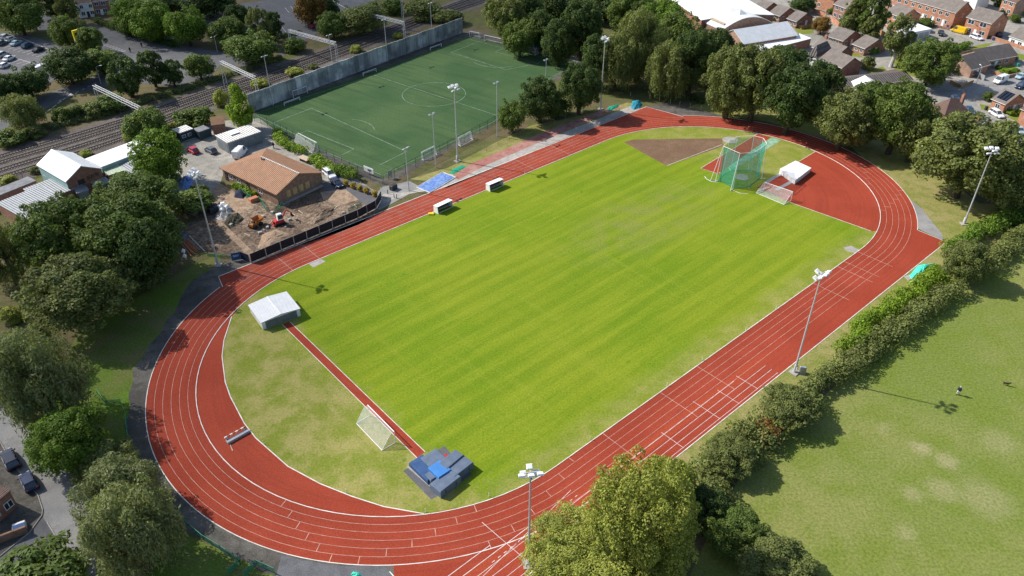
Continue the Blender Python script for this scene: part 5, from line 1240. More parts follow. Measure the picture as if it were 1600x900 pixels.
for a in ((18, 722, 118, 'estate', 'navy', 'dark navy car parked by the pavement, nearer the left edge', 'cars on the side road'),
          (47, 757, 118, 'hatch', 'blue', 'dark blue car parked behind the navy one, lower of the two on the side road', 'cars on the side road'),
          (302, 238, 150, 'hatch', 'red', 'bright red car in the yard', 'cars in the yard'), (330, 238, 152, 'hatch', 'grey', 'dark grey car with a pale roof beside the red car in the yard', 'cars in the yard'),
          (9, 60, 25, 'hatch', 'silver', 'silver car at the far left of the back row in the car park', gc), (17, 64, 25, 'hatch', 'white', 'white car in the back row under the big corner tree', gc), (26, 70, 25, 'saloon', 'pale', 'pale blue car right of the white one in the back row', gc),
          (44, 74, 25, 'estate', 'teal', 'dark blue-green car standing apart in the back row', gc), (61, 80, 25, 'saloon', 'black', 'black car at the right end of the back row', gc), (3, 70, 25, 'hatch', 'grey', 'grey car cut by the left edge in the back row', gc),
          (5, 88, 25, 'estate', 'silver', 'silver car at the left edge, top of the front row', gc), (15, 94, 25, 'saloon', 'white', 'white car in the middle of the front row of the car park', gc), (8, 105, 25, 'hatch', 'white', 'white car lowest of the front row of the car park', gc),
          (487, 43, 160, 'hatch', 'red', 'red car half hidden by the bushes near the third gantry', 'cars beyond the railway'), (152, 82, 340, 'hatch', 'silver', 'silver car behind the layered pines by the street lamp', 'cars beyond the railway'),
          (1491, 158, 312, 'hatch', 'blue', 'blue car beside the pyramid-roofed house, upper of the two', gr), (1514, 176, 314, 'hatch', 'teal', 'blue-green car beside the pyramid-roofed house, lower of the two', gr),
          (1556, 181, 330, 'estate', 'white', 'white car behind the biggest round tree', gr), (1594, 137, 205, 'estate', 'blue', 'dark blue car at the right edge of the estate road', gr), (1594, 122, 205, 'saloon', 'pale', 'pale car at the right edge behind the white van', gr),
          (1591, 207, 322, 'hatch', 'pale', 'pale blue car at the right edge below the white car', gr), (1410, 141, 20, 'hatch', 'black', 'black car half hidden by the top of a round tree', gr), (1525, 61, 340, 'estate', 'white', 'white car parked in the cul-de-sac below the yellow van', gr),
          (1561, 57, 85, 'hatch', 'navy', 'dark car on the drive right of the pair of houses', gr), (1470, 55, 300, 'hatch', 'black', 'small dark car in front of the garage block', gr)):
    car(*a)
gv = 'vans'
for a in ((376, 243, 45, 'van', 'white', 'white van nose-in between the store and the clubhouse', gv), (515, 275, 320, 'estate', 'white', 'white car behind the brick clubhouse gable', 'cars in the yard'), (1562, 129, 200, 'van', 'white', 'white van on the estate road near the right edge', gv), (1497, 51, 165, 'van', 'yellow', 'bright yellow van in front of the orange brick houses', gv), (66, 112, 25, 'van', 'white', 'white van with a box back at the near corner of the car park', gv)):
    car(*a)
car(527, 290, 320, 'hatch', 'navy', 'dark car behind the white one at the clubhouse gable', 'cars in the yard')

# ================================================================== SPORTS KIT
def goal_at(name, label, c, h, group=None, net='net_white', r=.06, depth_top=.0, wd=None):
    """c: four ground corners: front left, front right, back right, back left (photo pixels)"""
    q = [G(*p) for p in c]; base = (q[0]+q[1])/2; q = [p-base for p in q]; Z = Vector((0, 0, h))
    t = thing(name, label, 'goal', base, 0, group)
    f = MB().tube(q[0], q[0]+Z, r, r, 8); f.tube(q[1], q[1]+Z, r, r, 8); f.tube(q[0]+Z, q[1]+Z, r, r, 8); f.build('goal_frame', M['white_plastic'], t)
    up = Vector((0, 0, .05)); b = MB().path([q[0]+up, q[3]+up, q[2]+up, q[1]+up], r*.8, 6); b.path([q[3]+up, q[0].lerp(q[3], depth_top)+Z], r*.5, 6).path([q[2]+up, q[1].lerp(q[2], depth_top)+Z], r*.5, 6); b.build('base_bar', M['white_plastic'], t)
    n = MB(); ins = 0.02; k0, k1 = q[0].lerp(q[3], depth_top)+Z, q[1].lerp(q[2], depth_top)+Z
    n.poly([q[3]+up, q[2]+up, k1, k0]); n.poly([q[0], q[3]+up, k0, q[0]+Z]) if depth_top else n.poly([q[0], q[3]+up, k0]); n.poly([q[1], q[2]+up, k1])
    if depth_top: n.poly([q[0]+Z, k0, k1, q[1]+Z])
    n.build('net', M[net], t)
    return t
gg = 'football goals'
goal_at('football_goal', 'white goal with a loose net standing beside the narrow red run-up', ((577, 650), (618, 692), (597, 704), (557, 662)), 2.3, gg, depth_top=.25)
goal_at('football_goal', 'white goal at the foot of the throwing cage beside the red apron', ((1192.5, 299), (1235.5, 314), (1225, 320), (1181, 301.5)), 2.3, gg, depth_top=.1)
ga = 'goals on the artificial pitch'
goal_at('football_goal', 'white goal at the near end of the artificial pitch by the bright hedges', ((468, 221), (497, 236), (489, 240), (459, 225)), 2.3, ga, depth_top=.3)
goal_at('football_goal', 'white goal right of the blue board at the far end of the artificial pitch', ((808, 80), (836, 86.5), (842, 83.5), (815, 77)), 2.3, ga, 'net_grey', depth_top=.3)
goal_at('football_goal', 'grey-netted goal at the far right corner of the artificial pitch', ((875, 94.5), (899, 100), (903, 97), (880, 91)), 2.2, ga, 'net_grey', depth_top=.3)
goal_at('football_goal', 'long grey-netted goal stored behind the far end line, under the dark trees', ((757, 65), (793, 73), (796, 70), (760, 62)), 2.2, ga, 'net_grey', depth_top=.3)
goal_at('football_goal', 'small white goal in the far corner where the concrete wall ends', ((734, 58), (749, 61), (752, 58), (737, 55)), 2.0, ga, 'net_grey', depth_top=.3)
goal_at('football_goal', 'white goal frame leaning at the left end of the concrete wall', ((459, 154), (481, 146), (479, 143.5), (457, 151)), 2.2, ga, 'net_grey', depth_top=.4)
goal_at('football_goal', 'low net frame lying on the touchline at the left end of the wall', ((445, 166), (469, 157), (467, 154), (443, 162.5)), 1.0, ga, 'net_grey', depth_top=.3)
goal_at('football_goal', 'low net frame lying at the wall end of the halfway line', ((568, 119), (588, 112), (586, 109.5), (566, 116)), 1.0, ga, 'net_grey', depth_top=.3)
goal_at('football_goal', 'low net frame lying at the far end of the concrete wall', ((673, 79), (690, 73), (688, 70.5), (671, 76)), 1.0, ga, 'net_grey', depth_top=.3)
goal_at('football_goal', 'small goal on the near touchline left of the slim light', ((659, 249), (679, 239), (683, 242), (663, 251)), 1.9, ga, 'net_white', depth_top=.3)
goal_at('football_goal', 'small goal on the near touchline beside the tall mast', ((716, 226), (735, 216), (739, 219), (720, 229)), 1.9, ga, 'net_white', depth_top=.3)
# hammer and discus cage
def cage():
    ring = [(1121, 283), (1131, 272), (1143, 267), (1168, 266), (1182, 270), (1187, 279), (1169, 293), (1146, 295)]
    c = G(1156, 279); t = thing('throwing_cage', 'tall throwing cage of green netting on pale posts', 'throwing cage', c)
    q = [G(*p)-c for p in ring]; h = 8.8
    for i, p in enumerate(q):
        out = p.normalized()
        b = MB().tube(p+out*.45, p+Vector((0, 0, h)), .075, .055, 6); b.tube(p+out*.05, p+out*1.3+Vector((0, 0, .05)), .05, .05, 5); b.build('post', M['white_plastic' if i not in (6, 7) else 'metal_grey'], t)
    top = MB()
    for i in range(len(q)): top.tube(q[i]+Vector((0, 0, h)), q[(i+1) % len(q)]+Vector((0, 0, h)), .05, .05, 5)
    top.build('top_rail', M['white_plastic'], t)
    for i in range(len(q)):
        n = MB(); a, b = q[i]*.96, q[(i+1) % len(q)]*.96; N = 6
        vs = []
        for k in range(N+1):
            for z in (0.1, 2.2, 4.4, h-.1):
                f = k/N; p = a.lerp(b, f)+Vector((0, 0, z)); sag = math.sin(PI*f)*(.25 if z > 5 else .12); vs.append(p-p.normalized()*sag*.3-Vector((0, 0, sag if z > 5 else 0)))
        n.add(vs, [(4*k+j, 4*(k+1)+j, 4*(k+1)+j+1, 4*k+j+1) for k in range(N) for j in range(3)]); n.build('net_panel', M['net_green'], t)
    hem = MB()
    for i in range(len(q)-1): hem.tube(q[i]*.97+Vector((0, 0, .1)), q[i+1]*.97+Vector((0, 0, .1)), .09, .09, 5)
    hem.build('net_hem', M['net_green'], t)
    g = MB()
    for s, e in ((0, Vector((-1.5, .4, 0))), (7, Vector((-.9, -1.0, 0)))):
        p = q[s]; e = p+e; g.tube(e, p+Vector((0, 0, h-.2)), .07, .06, 6); g.tube(e+Vector((0, 0, .1)), p+Vector((0, 0, .1)), .05, .05, 5)
    g.build('gate_frame', M['white_plastic'], t)
    k = G(1159, 277); d = MB(); d.prism([(k.x-c.x+1.6*math.cos(2*PI*i/28), k.y-c.y+1.6*math.sin(2*PI*i/28)) for i in range(28)], 0.03, .06); d.build('throwing_circle', M['concrete'], t)
cage()
k = G(1141, 219); d = MB().prism([(2.0*math.cos(2*PI*i/28), 2.0*math.sin(2*PI*i/28)) for i in range(28)], 0.02, .06)
tag(d.build('throwing_circle', M['concrete'], None, loc=(k.x, k.y, 0)), 'grey concrete throwing circle behind the green cage', 'throwing circle')
wl = MB(); cc_ = G(1156, 279)
wl.path([p+Vector((0, 0, .05)) for p in PX('1101,276 1104,280 1112,284 1121,285')], .05); wl.path([p+Vector((0, 0, .05)) for p in PX('1146,298 1156,302 1168,303')], .04)
o = wl.build('sector_rope', M['white_plastic']); tag(o, 'white rope lying on the grass round the foot of the green cage', 'rope')
# white cover on rails
def bedcover():
    e = [G(1219, 264, 1.25), G(1243, 281, 1.25), G(1267, 262.5, 1.25), G(1243, 251.5, 1.25)]; base = Vector((sum(p.x for p in e)/4, sum(p.y for p in e)/4, 0)); q = [Vector((p.x, p.y, 0))-base for p in e]
    t = thing('landing_bed_cover', 'white flat-topped cover on rails at the corner of the red apron', 'bed cover', base)
    MB().prism([(p.x, p.y) for p in q], .12, 1.2).build('body', M['corr_white'], t)
    MB().prism([(p.x*1.03, p.y*1.03) for p in q], 1.2, 1.27).build('lid', M['roof_white'], t)
    r = MB(); r.prism([(p.x*1.01, p.y*1.01) for p in q], .04, .12); r.build('skirt', M['metal_grey'], t)
bedcover()
rl = MB(); z = Vector((0, 0, 0))
for s in ('1222,270 1196,286', '1244,280 1213,297'): a, b = PX(s); rl.line(a, b, .9, .05)
o = rl.build('cover_rails', M['metal_grey']); tag(o, 'pair of grey rails running from the white cover towards the goal net', 'rails')
def shelter():
    he = 1.7; loc, rz, L = frame_of((408, 504.5), (469, 482), he)
    a, b = G(382, 479, he), G(408, 504.5, he); wd = (a-b).length
    t = thing('landing_bed_shelter', 'white ribbed shelter at the end of the narrow red run-up', 'shelter', loc, rz)
    w_ = MB(); w_.add([(.1, .1, .05), (L-.1, .1, .05), (L-.1, wd-.1, .05), (.1, wd-.1, .05), (.1, .1, he), (L-.1, .1, he), (L-.1, wd-.1, he), (.1, wd-.1, he), (L/2, .1, he+.3), (L/2, wd-.1, he+.3)], [(0, 1, 5, 8, 4), (1, 2, 6, 5), (2, 3, 7, 9, 6), (3, 0, 4, 7)])
    w_.build('wall', M['roof_grey'], t)
    r = MB()
    for x0, z0, x1, z1 in ((-.05, he, L/2, he+.35), (L/2, he+.35, L+.05, he)):
        r.add([(x0, -.05, z0), (x1, -.05, z1), (x1, wd+.05, z1), (x0, wd+.05, z0), (x0, -.05, z0-.06), (x1, -.05, z1-.06), (x1, wd+.05, z1-.06), (x0, wd+.05, z0-.06)], [(0, 1, 2, 3), (7, 6, 5, 4), (0, 4, 5, 1), (1, 5, 6, 2), (2, 6, 7, 3), (3, 7, 4, 0)])
    ro = r.build('roof', M['shelter_roof'], t); MB().box(L/2-.12, L/2+.12, -.05, wd+.05, he+.36, he+.42).build('ridge_cap', M['white_plastic'], ro)
    MB().box(L*.1, L*.9, .04, .095, .12, he-.15).build('front_panel', M['glass_soft'], t)
M['shelter_roof'] = mat_stripe('shelter_roof', (0.86, 0.86, 0.85), 0.34, 1, 0.72, 0.5, 0.05)
M['glass_soft'] = mat('front_panel_grey', (0.13, 0.15, 0.15), 0.3, 0.2, 1.0, 0.4)
shelter()
# heap of landing mats
gm = 'landing mats stacked on the slab'
MATS = [('656,718 690,702 667,742 648,728', 0, None)]
def lmat(cx, cy, lx, ly, z0, h, ang, m, label, tilt=0.0):
    p = G(cx, cy, z0+h); t = thing('landing_mat', label, 'landing mat', (p.x, p.y, z0), TTH+R_(ang), gm)
    Mx = Matrix.Rotation(tilt, 4, 'X')
    b = MB().bbox(-lx/2, lx/2, -ly/2, ly/2, 0, h, .08, Mx); b.build('foam_block', M[m], t)
    MB().box(-lx/2+.1, lx/2-.1, -ly/2+.1, ly/2-.1, h-.002, h+.012, Mx).build('top_sheet', M[m], t)
    s = MB()
    for x in (-lx*.25, lx*.25): s.box(x-.08, x+.08, -ly/2-.02, -ly/2+.004, h*.3, h*.7, Mx)
    s.build('handle_strap', M['metal_dark'], t)
lmat(664, 730, 4.4, 2.4, .03, .75, 90, 'mat_blue', 'low dark blue mat tray at the end of the run-up')
lmat(679, 717, 2.8, 3.0, .03, 1.0, 0, 'mat_slate', 'slate mat next to the end of the run-up, behind the low tray')
lmat(676, 741, 1.7, 1.5, .03, .9, 0, 'mat_slate', 'small slate mat between the tray and the bright blue mat')
lmat(687, 732, 2.2, 2.5, .03, 1.45, 0, 'mat_bright', 'bright blue mat on top in the middle of the heap')
lmat(705, 717, 3.4, 1.7, .03, 1.5, 8, 'mat_slate', 'high grey-blue mat at the far side of the heap beside the red lid')
lmat(718, 728, 3.6, 1.9, .03, 1.3, 5, 'mat_slate', 'grey-blue mat at the right end of the heap')
lmat(696, 750, 3.8, 2.2, .03, 1.25, 5, 'mat_slate', 'grey-blue mat at the front of the heap over the concrete')
p = G(695, 715, .5); t = MB().bbox(-.6, .6, -.5, .5, .03, .5, .05, None); o = t.build('storage_box', M['red'], loc=(p.x, p.y, 0)); o.rotation_euler.z = TTH; tag(o, 'small red box between the mats on the slab', 'box')
# water jump barrier
def barrier():
    a, b = G(354, 692), G(388, 673); d = b-a; t = thing('water_jump_barrier', 'low grey-covered barrier with orange and white beam on the left bend', 'barrier', (a.x, a.y, 0), math.atan2(d.y, d.x)); L = math.hypot(d.x, d.y)
    MB().bbox(0, L, -.55, .15, .04, .42, .06).build('cover', M['metal_grey'], t)
    n = 8
    for k in range(n): MB().box(k*L/n, (k+1)*L/n-.01, .3, .45, .62, .8).build('beam_section', M['orange' if k % 2 else 'white_plastic'], t)
    for x in (.3, L-.3): MB().box(x-.08, x+.08, .1, .65, .03, .62).build('foot', M['metal_grey'], t)
barrier()
tag(MB().box(-1.0, 1.0, -.06, .06, .03, .1).build('white_plank', M['wood_pale'], loc=tuple(G(361, 698))), 'short pale plank lying beside the barrier on the left bend', 'plank').rotation_euler.z = 2.1-PI
# dugouts
def dugout(c0, c1, label):
    a, b = G(*c0), G(*c1); d = b-a; L = math.hypot(d.x, d.y); t = thing('dugout', label, 'dugout', a, math.atan2(d.y, d.x), 'team dugouts'); H, D = 1.7, 1.5
    for x in (0, L-.06):
      s = MB().add([(x, 0, 0), (x+.06, 0, 0), (x+.06, D, 0), (x, D, 0), (x, .25, H), (x+.06, .25, H), (x+.06, D, H*.9), (x, D, H*.9)], [(0, 1, 5, 4), (1, 2, 6, 5), (2, 3, 7, 6), (3, 0, 4, 7), (4, 5, 6, 7)])
      s.build('side_panel', M['white_plastic'], t)
    MB().add([(-.05, .1, H), (L+.05, .1, H), (L+.05, D+.05, H*.9), (-.05, D+.05, H*.9), (-.05, .1, H+.07), (L+.05, .1, H+.07), (L+.05, D+.05, H*.9+.07), (-.05, D+.05, H*.9+.07)], [(3, 2, 1, 0), (4, 5, 6, 7), (0, 1, 5, 4), (1, 2, 6, 5), (2, 3, 7, 6), (3, 0, 4, 7)]).build('roof', M['white_plastic'], t)
    MB().box(.08, L-.08, D-.06, D, .1, H*.88).build('back_panel', M['metal_dark'], t)
    MB().box(.1, L-.1, D-.65, D-.2, .42, .5).build('bench', M['metal_grey'], t); MB().box(.1, L-.1, .15, .2, .04, .12).build('front_rail', M['white_plastic'], t)
dugout((685, 335), (708, 324), 'white team dugout nearer the clubhouse on the back straight')
dugout((766, 300), (787, 291), 'white team dugout farther along the back straight')
t = MB().bbox(-.6, .6, -.35, .35, .03, .35, .08); o = t.build('equipment_bag', M['yellow'], loc=tuple(G(674, 335))); tag(o, 'small yellow bag on the kerb beside the nearer dugout', 'bag')
def sandpit():
    q = PX('652,293 691,270 711,278 672,301'); base = (q[0]+q[2])/2; t = thing('sandpit_cover', 'blue crinkled cover over the long jump pit beside the back straight', 'pit cover', base)
    bm = MB(); a, b, c, d = [p-base for p in q]; N = 26; K = 12; g = random.Random(3); vs = []
    for i in range(N+1):
        for j in range(K+1):
            e = i in (0, N) or j in (0, K); p = a.lerp(b, i/N).lerp(d.lerp(c, i/N), j/K); vs.append((p.x, p.y, .1 if e else .16+g.uniform(0, .16)))
    bm.add(vs, [(i*(K+1)+j, (i+1)*(K+1)+j, (i+1)*(K+1)+j+1, i*(K+1)+j+1) for i in range(N) for j in range(K)]); bm.build('cover', M['tarp_blue'], t, True)
    f = MB(); e = [a*1.04, b*1.04, c*1.04, d*1.04]
    for i in range(4): f.tube(e[i]+Vector((0, 0, .1)), e[(i+1) % 4]+Vector((0, 0, .1)), .11, .11, 5)
    f.build('frame', M['kerb'], t)
sandpit()
def heap(name, label, cat, px, hgt_, m, seed, n=9, rings=4, jag=.3):
    """crumpled heap over an outline on the ground"""
    q = PX(px); base = sum(q, Vector())/len(q); g = random.Random(seed); qq = []
    for a, b in zip(q, q[1:]+q[:1]): qq += [a.lerp(b, k/3)-base for k in range(3)]
    n = len(qq); vs = [(0, 0, hgt_)]
    for r in range(1, rings+1):
        f = r/rings
        for p in qq: vs.append((p.x*f+g.uniform(-jag, jag)*.4*(r < rings), p.y*f+g.uniform(-jag, jag)*.4*(r < rings), 0.02 if r == rings else max(.05, hgt_*(1-f*f)+g.uniform(-jag, jag)*hgt_*.5)))
    fs = [(0, 1+i, 1+(i+1) % n) for i in range(n)]
    for r in range(rings-1): fs += [(1+r*n+i, 1+(r+1)*n+i, 1+(r+1)*n+(i+1) % n, 1+r*n+(i+1) % n) for i in range(n)]
    if sum(qq[i].x*qq[(i+1) % n].y-qq[(i+1) % n].x*qq[i].y for i in range(n)) < 0: fs = [tuple(reversed(f)) for f in fs]
    o = MB().add(vs, fs).build(name, m, loc=tuple(base)); tag(o, label, cat); return o
def tarp_thing():
    o = heap('covered_equipment', 'turquoise-green tarpaulin over a stack beside the right-hand hedge', 'tarpaulin', '1421,431 1432,417 1463,412 1460,424 1440,436 1424,437', 1.5, M['tarp_green'], 4, jag=.15)
tarp_thing()
sheet('tarp_slab', M['concrete'], '1412,432 1425,428 1440,437 1452,432 1440,440 1420,440', 0.024)
heap('crumpled_tarpaulin', 'crumpled dark turquoise tarpaulin at the far corner of the back straight', 'tarpaulin', '985,168 988,158 998,156 1004,162 1000,169 990,172', .9, M['tarp_cyan'], 8)
heap('crumpled_tarpaulin', 'flat green tarpaulin left of the turquoise one at the far corner', 'tarpaulin', '947,172 952,166 968,163 966,168 955,173', .35, M['barrier_green'], 9)
heap('folded_matting', 'strip of dark green matting at the end of the blue pit cover', 'matting', '702,271 708,264 722,258 730,260 716,268 706,273', .15, M['barrier_green'], 10, jag=.1)
t = MB().bbox(-.45, .45, -.3, .3, .02, 1.3, .05); t.tube((0, 0, 0), (0, 0, .05), .6, .6, 12); o = t.build('electrical_cabinet', M['metal_grey'], loc=tuple(G(1253, 583))); tag(o, 'small grey cabinet beside the home straight floodlight mast', 'cabinet')
# marker posts along the far bend and the home straight
for i, (x, y) in enumerate(((905, 178), (932, 172), (985, 150), (1015, 154), (1030, 158), (1047, 162), (1062, 164), (1078, 168), (1095, 171), (1110, 173), (1130, 176))):
    o = MB().tube((0, 0, 0), (0, 0, 1.2), .07, .06, 6).build('timber_post', M['wood_pale'], loc=tuple(G(x, y))); tag(o, 'short pale timber post in the line along the wood edge at the far corner', 'post', 'timber posts at the far corner')
for (x, y) in ((665, 800), (541, 770), (764, 776), (1097, 563), (1165, 516), (1212, 483), (922, 687), (1042, 603), (820, 273), (412, 694)):
    o = MB().tube((0, 0, 0), (0, 0, .75), .05, .04, 6).build('marker_post', M['white_plastic'], loc=tuple(G(x, y))); tag(o, 'thin white marker post on the grass just inside the track kerb', 'marker post', 'marker posts inside the track kerb')

# ================================================================== FENCES
def meshfence(name, label, px, h, every, post, net, cat='fence', group=None, pr=.045, rails=True):
    q = PX(px); base = q[0].copy(); t = thing(name, label, cat, base, 0, group); n = MB(); rl = MB(); k = 0
    for a, b in zip(q, q[1:]):
        L = (b-a).length; m = max(1, round(L/every)); A, B = a-base, b-base; Z = Vector((0, 0, h))
        n.poly([A+Vector((0, 0, .05)), B+Vector((0, 0, .05)), B+Z, A+Z])
        if rails: rl.tube(A+Z, B+Z, .03, .03, 5)
        for i in range(m+(b is q[-1])):
            p = A.lerp(B, i/m); MB().tube(p, p+Z, pr, pr, 6).build('post', M[post], t)
    n.build('mesh_panel', M[net], t)
    if rails: rl.build('top_rail', M[post], t)
    return t
meshfence('mesh_fence', 'dark mesh fence along the near side of the artificial pitch', '600,288 650,262 700,236 750,209 796,184', 2.6, 3.2, 'metal_dark', 'chain')
meshfence('mesh_fence', 'dark mesh fence along the hedge end of the artificial pitch', '398,190 440,207 500,242 560,274 598,288', 2.6, 3.2, 'metal_dark', 'chain')
meshfence('railway_fence', 'low dark fence along the far side of the railway', '-20,238 60,214 140,186 219,170 300,142 350,124 420,103', 1.6, 4, 'metal_dark', 'chain')
meshfence('railway_fence', 'low dark fence between the yard and the railway', '-10,300 60,272 ', 1.6, 4, 'metal_dark', 'chain')
meshfence('post_fence', 'sparse timber and wire fence along the old run-ups beside the back straight', '690,262 760,236 830,205 900,180', 1.0, 4, 'wood', 'chain', rails=False)
gf = 'green mesh barrier lengths round the left bend'
meshfence('mesh_barrier', 'green mesh barrier sagging across the grass above the lowest willows', '153,616 166,633 190,631 197,648', 1.0, 1.6, 'barrier_green', 'net_barrier', 'barrier', gf)
meshfence('mesh_barrier', 'green mesh barrier along the tarmac beside the pale willows', '198,655 201,682 209,705 219,720 232,745 243,765', 1.0, 1.8, 'barrier_green', 'net_barrier', 'barrier', gf)
meshfence('mesh_barrier', 'long green mesh barrier curving past the bottom of the bend', '268,800 290,820 318,844 345,860 372,878 376,882', 1.1, 1.8, 'barrier_green', 'net_barrier', 'barrier', gf)
meshfence('mesh_barrier', 'short green mesh barrier turned across at the bottom edge', '376,882 367,890 357,898', 1.1, 1.8, 'barrier_green', 'net_barrier', 'barrier', gf)
meshfence('mesh_barrier', 'green mesh barrier cut by the bottom edge right of the crossing one', '383,902 402,884 430,897', 1.2, 1.8, 'barrier_green', 'net_barrier', 'barrier', gf)
meshfence('mesh_barrier', 'fallen green mesh barrier at the foot of the left floodlight mast', '325,400 345,403 365,404', .7, 1.8, 'barrier_green', 'net_barrier', 'barrier', gf)
meshfence('mesh_barrier', 'green mesh barrier half hidden behind the big front sycamore', '1005,832 1040,824 1075,815', 1.2, 1.8, 'barrier_green', 'net_barrier', 'barrier', gf)
heap('crumpled_tarpaulin', 'small teal cover on the tarmac at the bottom edge', 'tarpaulin', '548,898 552,893 562,895 568,901 555,905', .4, M['tarp_green'], 31)
o = heap('equipment_bin', 'small dark green bin behind the pale willows', 'bin', '190,714 190,704 198,702 199,711', .9, M['barrier_green'], 30, jag=.05)
def hoarding():
    px = '393,411 440,391 500,366 560,341 588,326 596,312 596,306'; q = PX(px); base = q[0].copy(); t = thing('site_hoarding', 'row of black sheeted site fence panels along the back straight', 'site fence', base)
    pts = []
    for a, b in zip(q, q[1:]):
        m = max(1, round((b-a).length/3.0))
        for i in range(m): pts.append(a.lerp(b, i/m))
    pts.append(q[-1])
    for i, (a, b) in enumerate(zip(pts, pts[1:])):
        d = (b-a).normalized(); nn = Vector((-d.y, d.x, 0))*.03; A, B = a-base, b-base; z0, z1 = .22, 2.05
        f = MB(); f.add([p+Vector((0, 0, z))+s for z in (z0, z1) for p, s in ((A+d*.06, nn), (B-d*.06, nn), (B-d*.06, -nn), (A+d*.06, -nn))], [(3, 2, 1, 0), (4, 5, 6, 7), (0, 1, 5, 4), (1, 2, 6, 5), (2, 3, 7, 6), (3, 0, 4, 7)])
        o = f.build('panel', M['sheet_black'], t)
        r = MB(); r.tube(A, A+Vector((0, 0, 2.12)), .03, .03, 6); r.tube(A+Vector((0, 0, 2.08)), B+Vector((0, 0, 2.08)), .028, .028, 6); r.tube(A+Vector((0, 0, .18)), B+Vector((0, 0, .18)), .028, .028, 6); r.build('frame', M['galv'], o)
        MB().box(A.x-.3, A.x+.3, A.y-.12, A.y+.12, .03, .16).build('foot', M['concrete'], o)
hoarding()
def banner():
    q = [G(363, 409), G(378, 406), G(391, 411)]; t = thing('site_banner', 'blue banner and dark panel at the end of the black site fence', 'banner', q[0])
    for (a, b), m in zip(zip(q, q[1:]), ('mat_blue', 'cloth_navy')):
        A, B = a-q[0], b-q[0]; d = (B-A).normalized(); nn = Vector((-d.y, d.x, 0))*.03
        MB().add([p+Vector((0, 0, z))+s for z in (.2, 1.9) for p, s in ((A, nn), (B, nn), (B, -nn), (A, -nn))], [(3, 2, 1, 0), (4, 5, 6, 7), (0, 1, 5, 4), (1, 2, 6, 5), (2, 3, 7, 6), (3, 0, 4, 7)]).build('panel', M[m], t)
        f = MB(); f.tube(A, A+Vector((0, 0, 2)), .03, .03, 6); f.tube(B, B+Vector((0, 0, 2)), .03, .03, 6); f.build('frame', M['galv'], t)
    g = MB(); A, B = Vector(), q[1]-q[0]; d = (B-A).normalized(); n = Vector((d.y, -d.x, 0))*.045; L = (B-A).length
    if n.y > 0: n = -n
    for k in range(5):
        x = L*(.2+.12*k)
        for z0, z1, x0, x1 in ((1.0, 1.4, x, x+.05), (1.0, 1.06, x+.05, x+.18)) if k % 2 else ((1.0, 1.4, x, x+.05), (1.34, 1.4, x+.05, x+.18), (1.17, 1.23, x+.05, x+.16)):
            g.add([d*xx+n*s+Vector((0, 0, z)) for z in (z0, z1) for xx, s in ((x0, 1), (x1, 1), (x1, .8), (x0, .8))], [(3, 2, 1, 0), (4, 5, 6, 7), (0, 1, 5, 4), (1, 2, 6, 5), (2, 3, 7, 6), (3, 0, 4, 7)])
    g.build('lettering', M['white_plastic'], t)
banner()
p = G(833, 79); d = Vector((math.cos(R_(-38)), math.sin(R_(-38)), 0)); t = thing('advert_board', 'blue board on posts under the dark trees at the far end of the artificial pitch', 'board', p, R_(-38))
MB().box(-2.2, 2.2, -.05, .05, .9, 2.8).build('board', M['mat_bright'], t)
for x in (-1.9, 1.9): MB().tube((x, .1, 0), (x, .1, 2.7), .06, .06, 6).build('post', M['metal_dark'], t)
MB().box(-.25, .25, -.065, -.055, 1.5, 2.3).build('emblem', M['white_plastic'], t)
for (x, y), lab, s in (((577, 274), 'white advert sheet hung on the pitch fence below the bright hedges', 3.2), ((610, 279), 'small blue-grey notice at the near corner of the pitch fence', 1.2)):
    p = G(x, y); t = thing('fence_sign', lab, 'sign', p, R_(-38) if s > 2 else R_(52), 'signs on the pitch fence'); MB().box(-s/2, s/2, -.04, .04, .8, 2.1).build('panel', M['white_plastic' if s > 2 else 'metal_grey'], t)
    if s > 2: MB().box(-s*.1, s*.3, -.055, -.045, 1.1, 1.7).build('lettering', M['mat_slate'], t)
    for q_ in (-s/2+.1, s/2-.1): MB().tube((q_, .06, 0), (q_, .06, 2.1), .04, .04, 6).build('post', M['metal_dark'], t)
# road sign totem
def totem():
    p = G(129, 86); h = max(6, hgt(129, 86, 47)); t = thing('advert_totem', 'tall orange and yellow sign column between the trees by the car park', 'sign', p, 1.0)
    MB().box(-.7, .7, -.25, .25, 0, h*.6).build('column', M['orange'], t); MB().box(-.95, .95, -.32, .32, h*.6, h).build('sign_head', M['yellow'], t)
    MB().box(-.96, .96, -.33, .33, h*.55, h*.6).build('band', M['mat_bright'], t); MB().box(-.5, .5, -.34, -.32, h*.75, h*.9).build('emblem', M['metal_dark'], t)
totem()

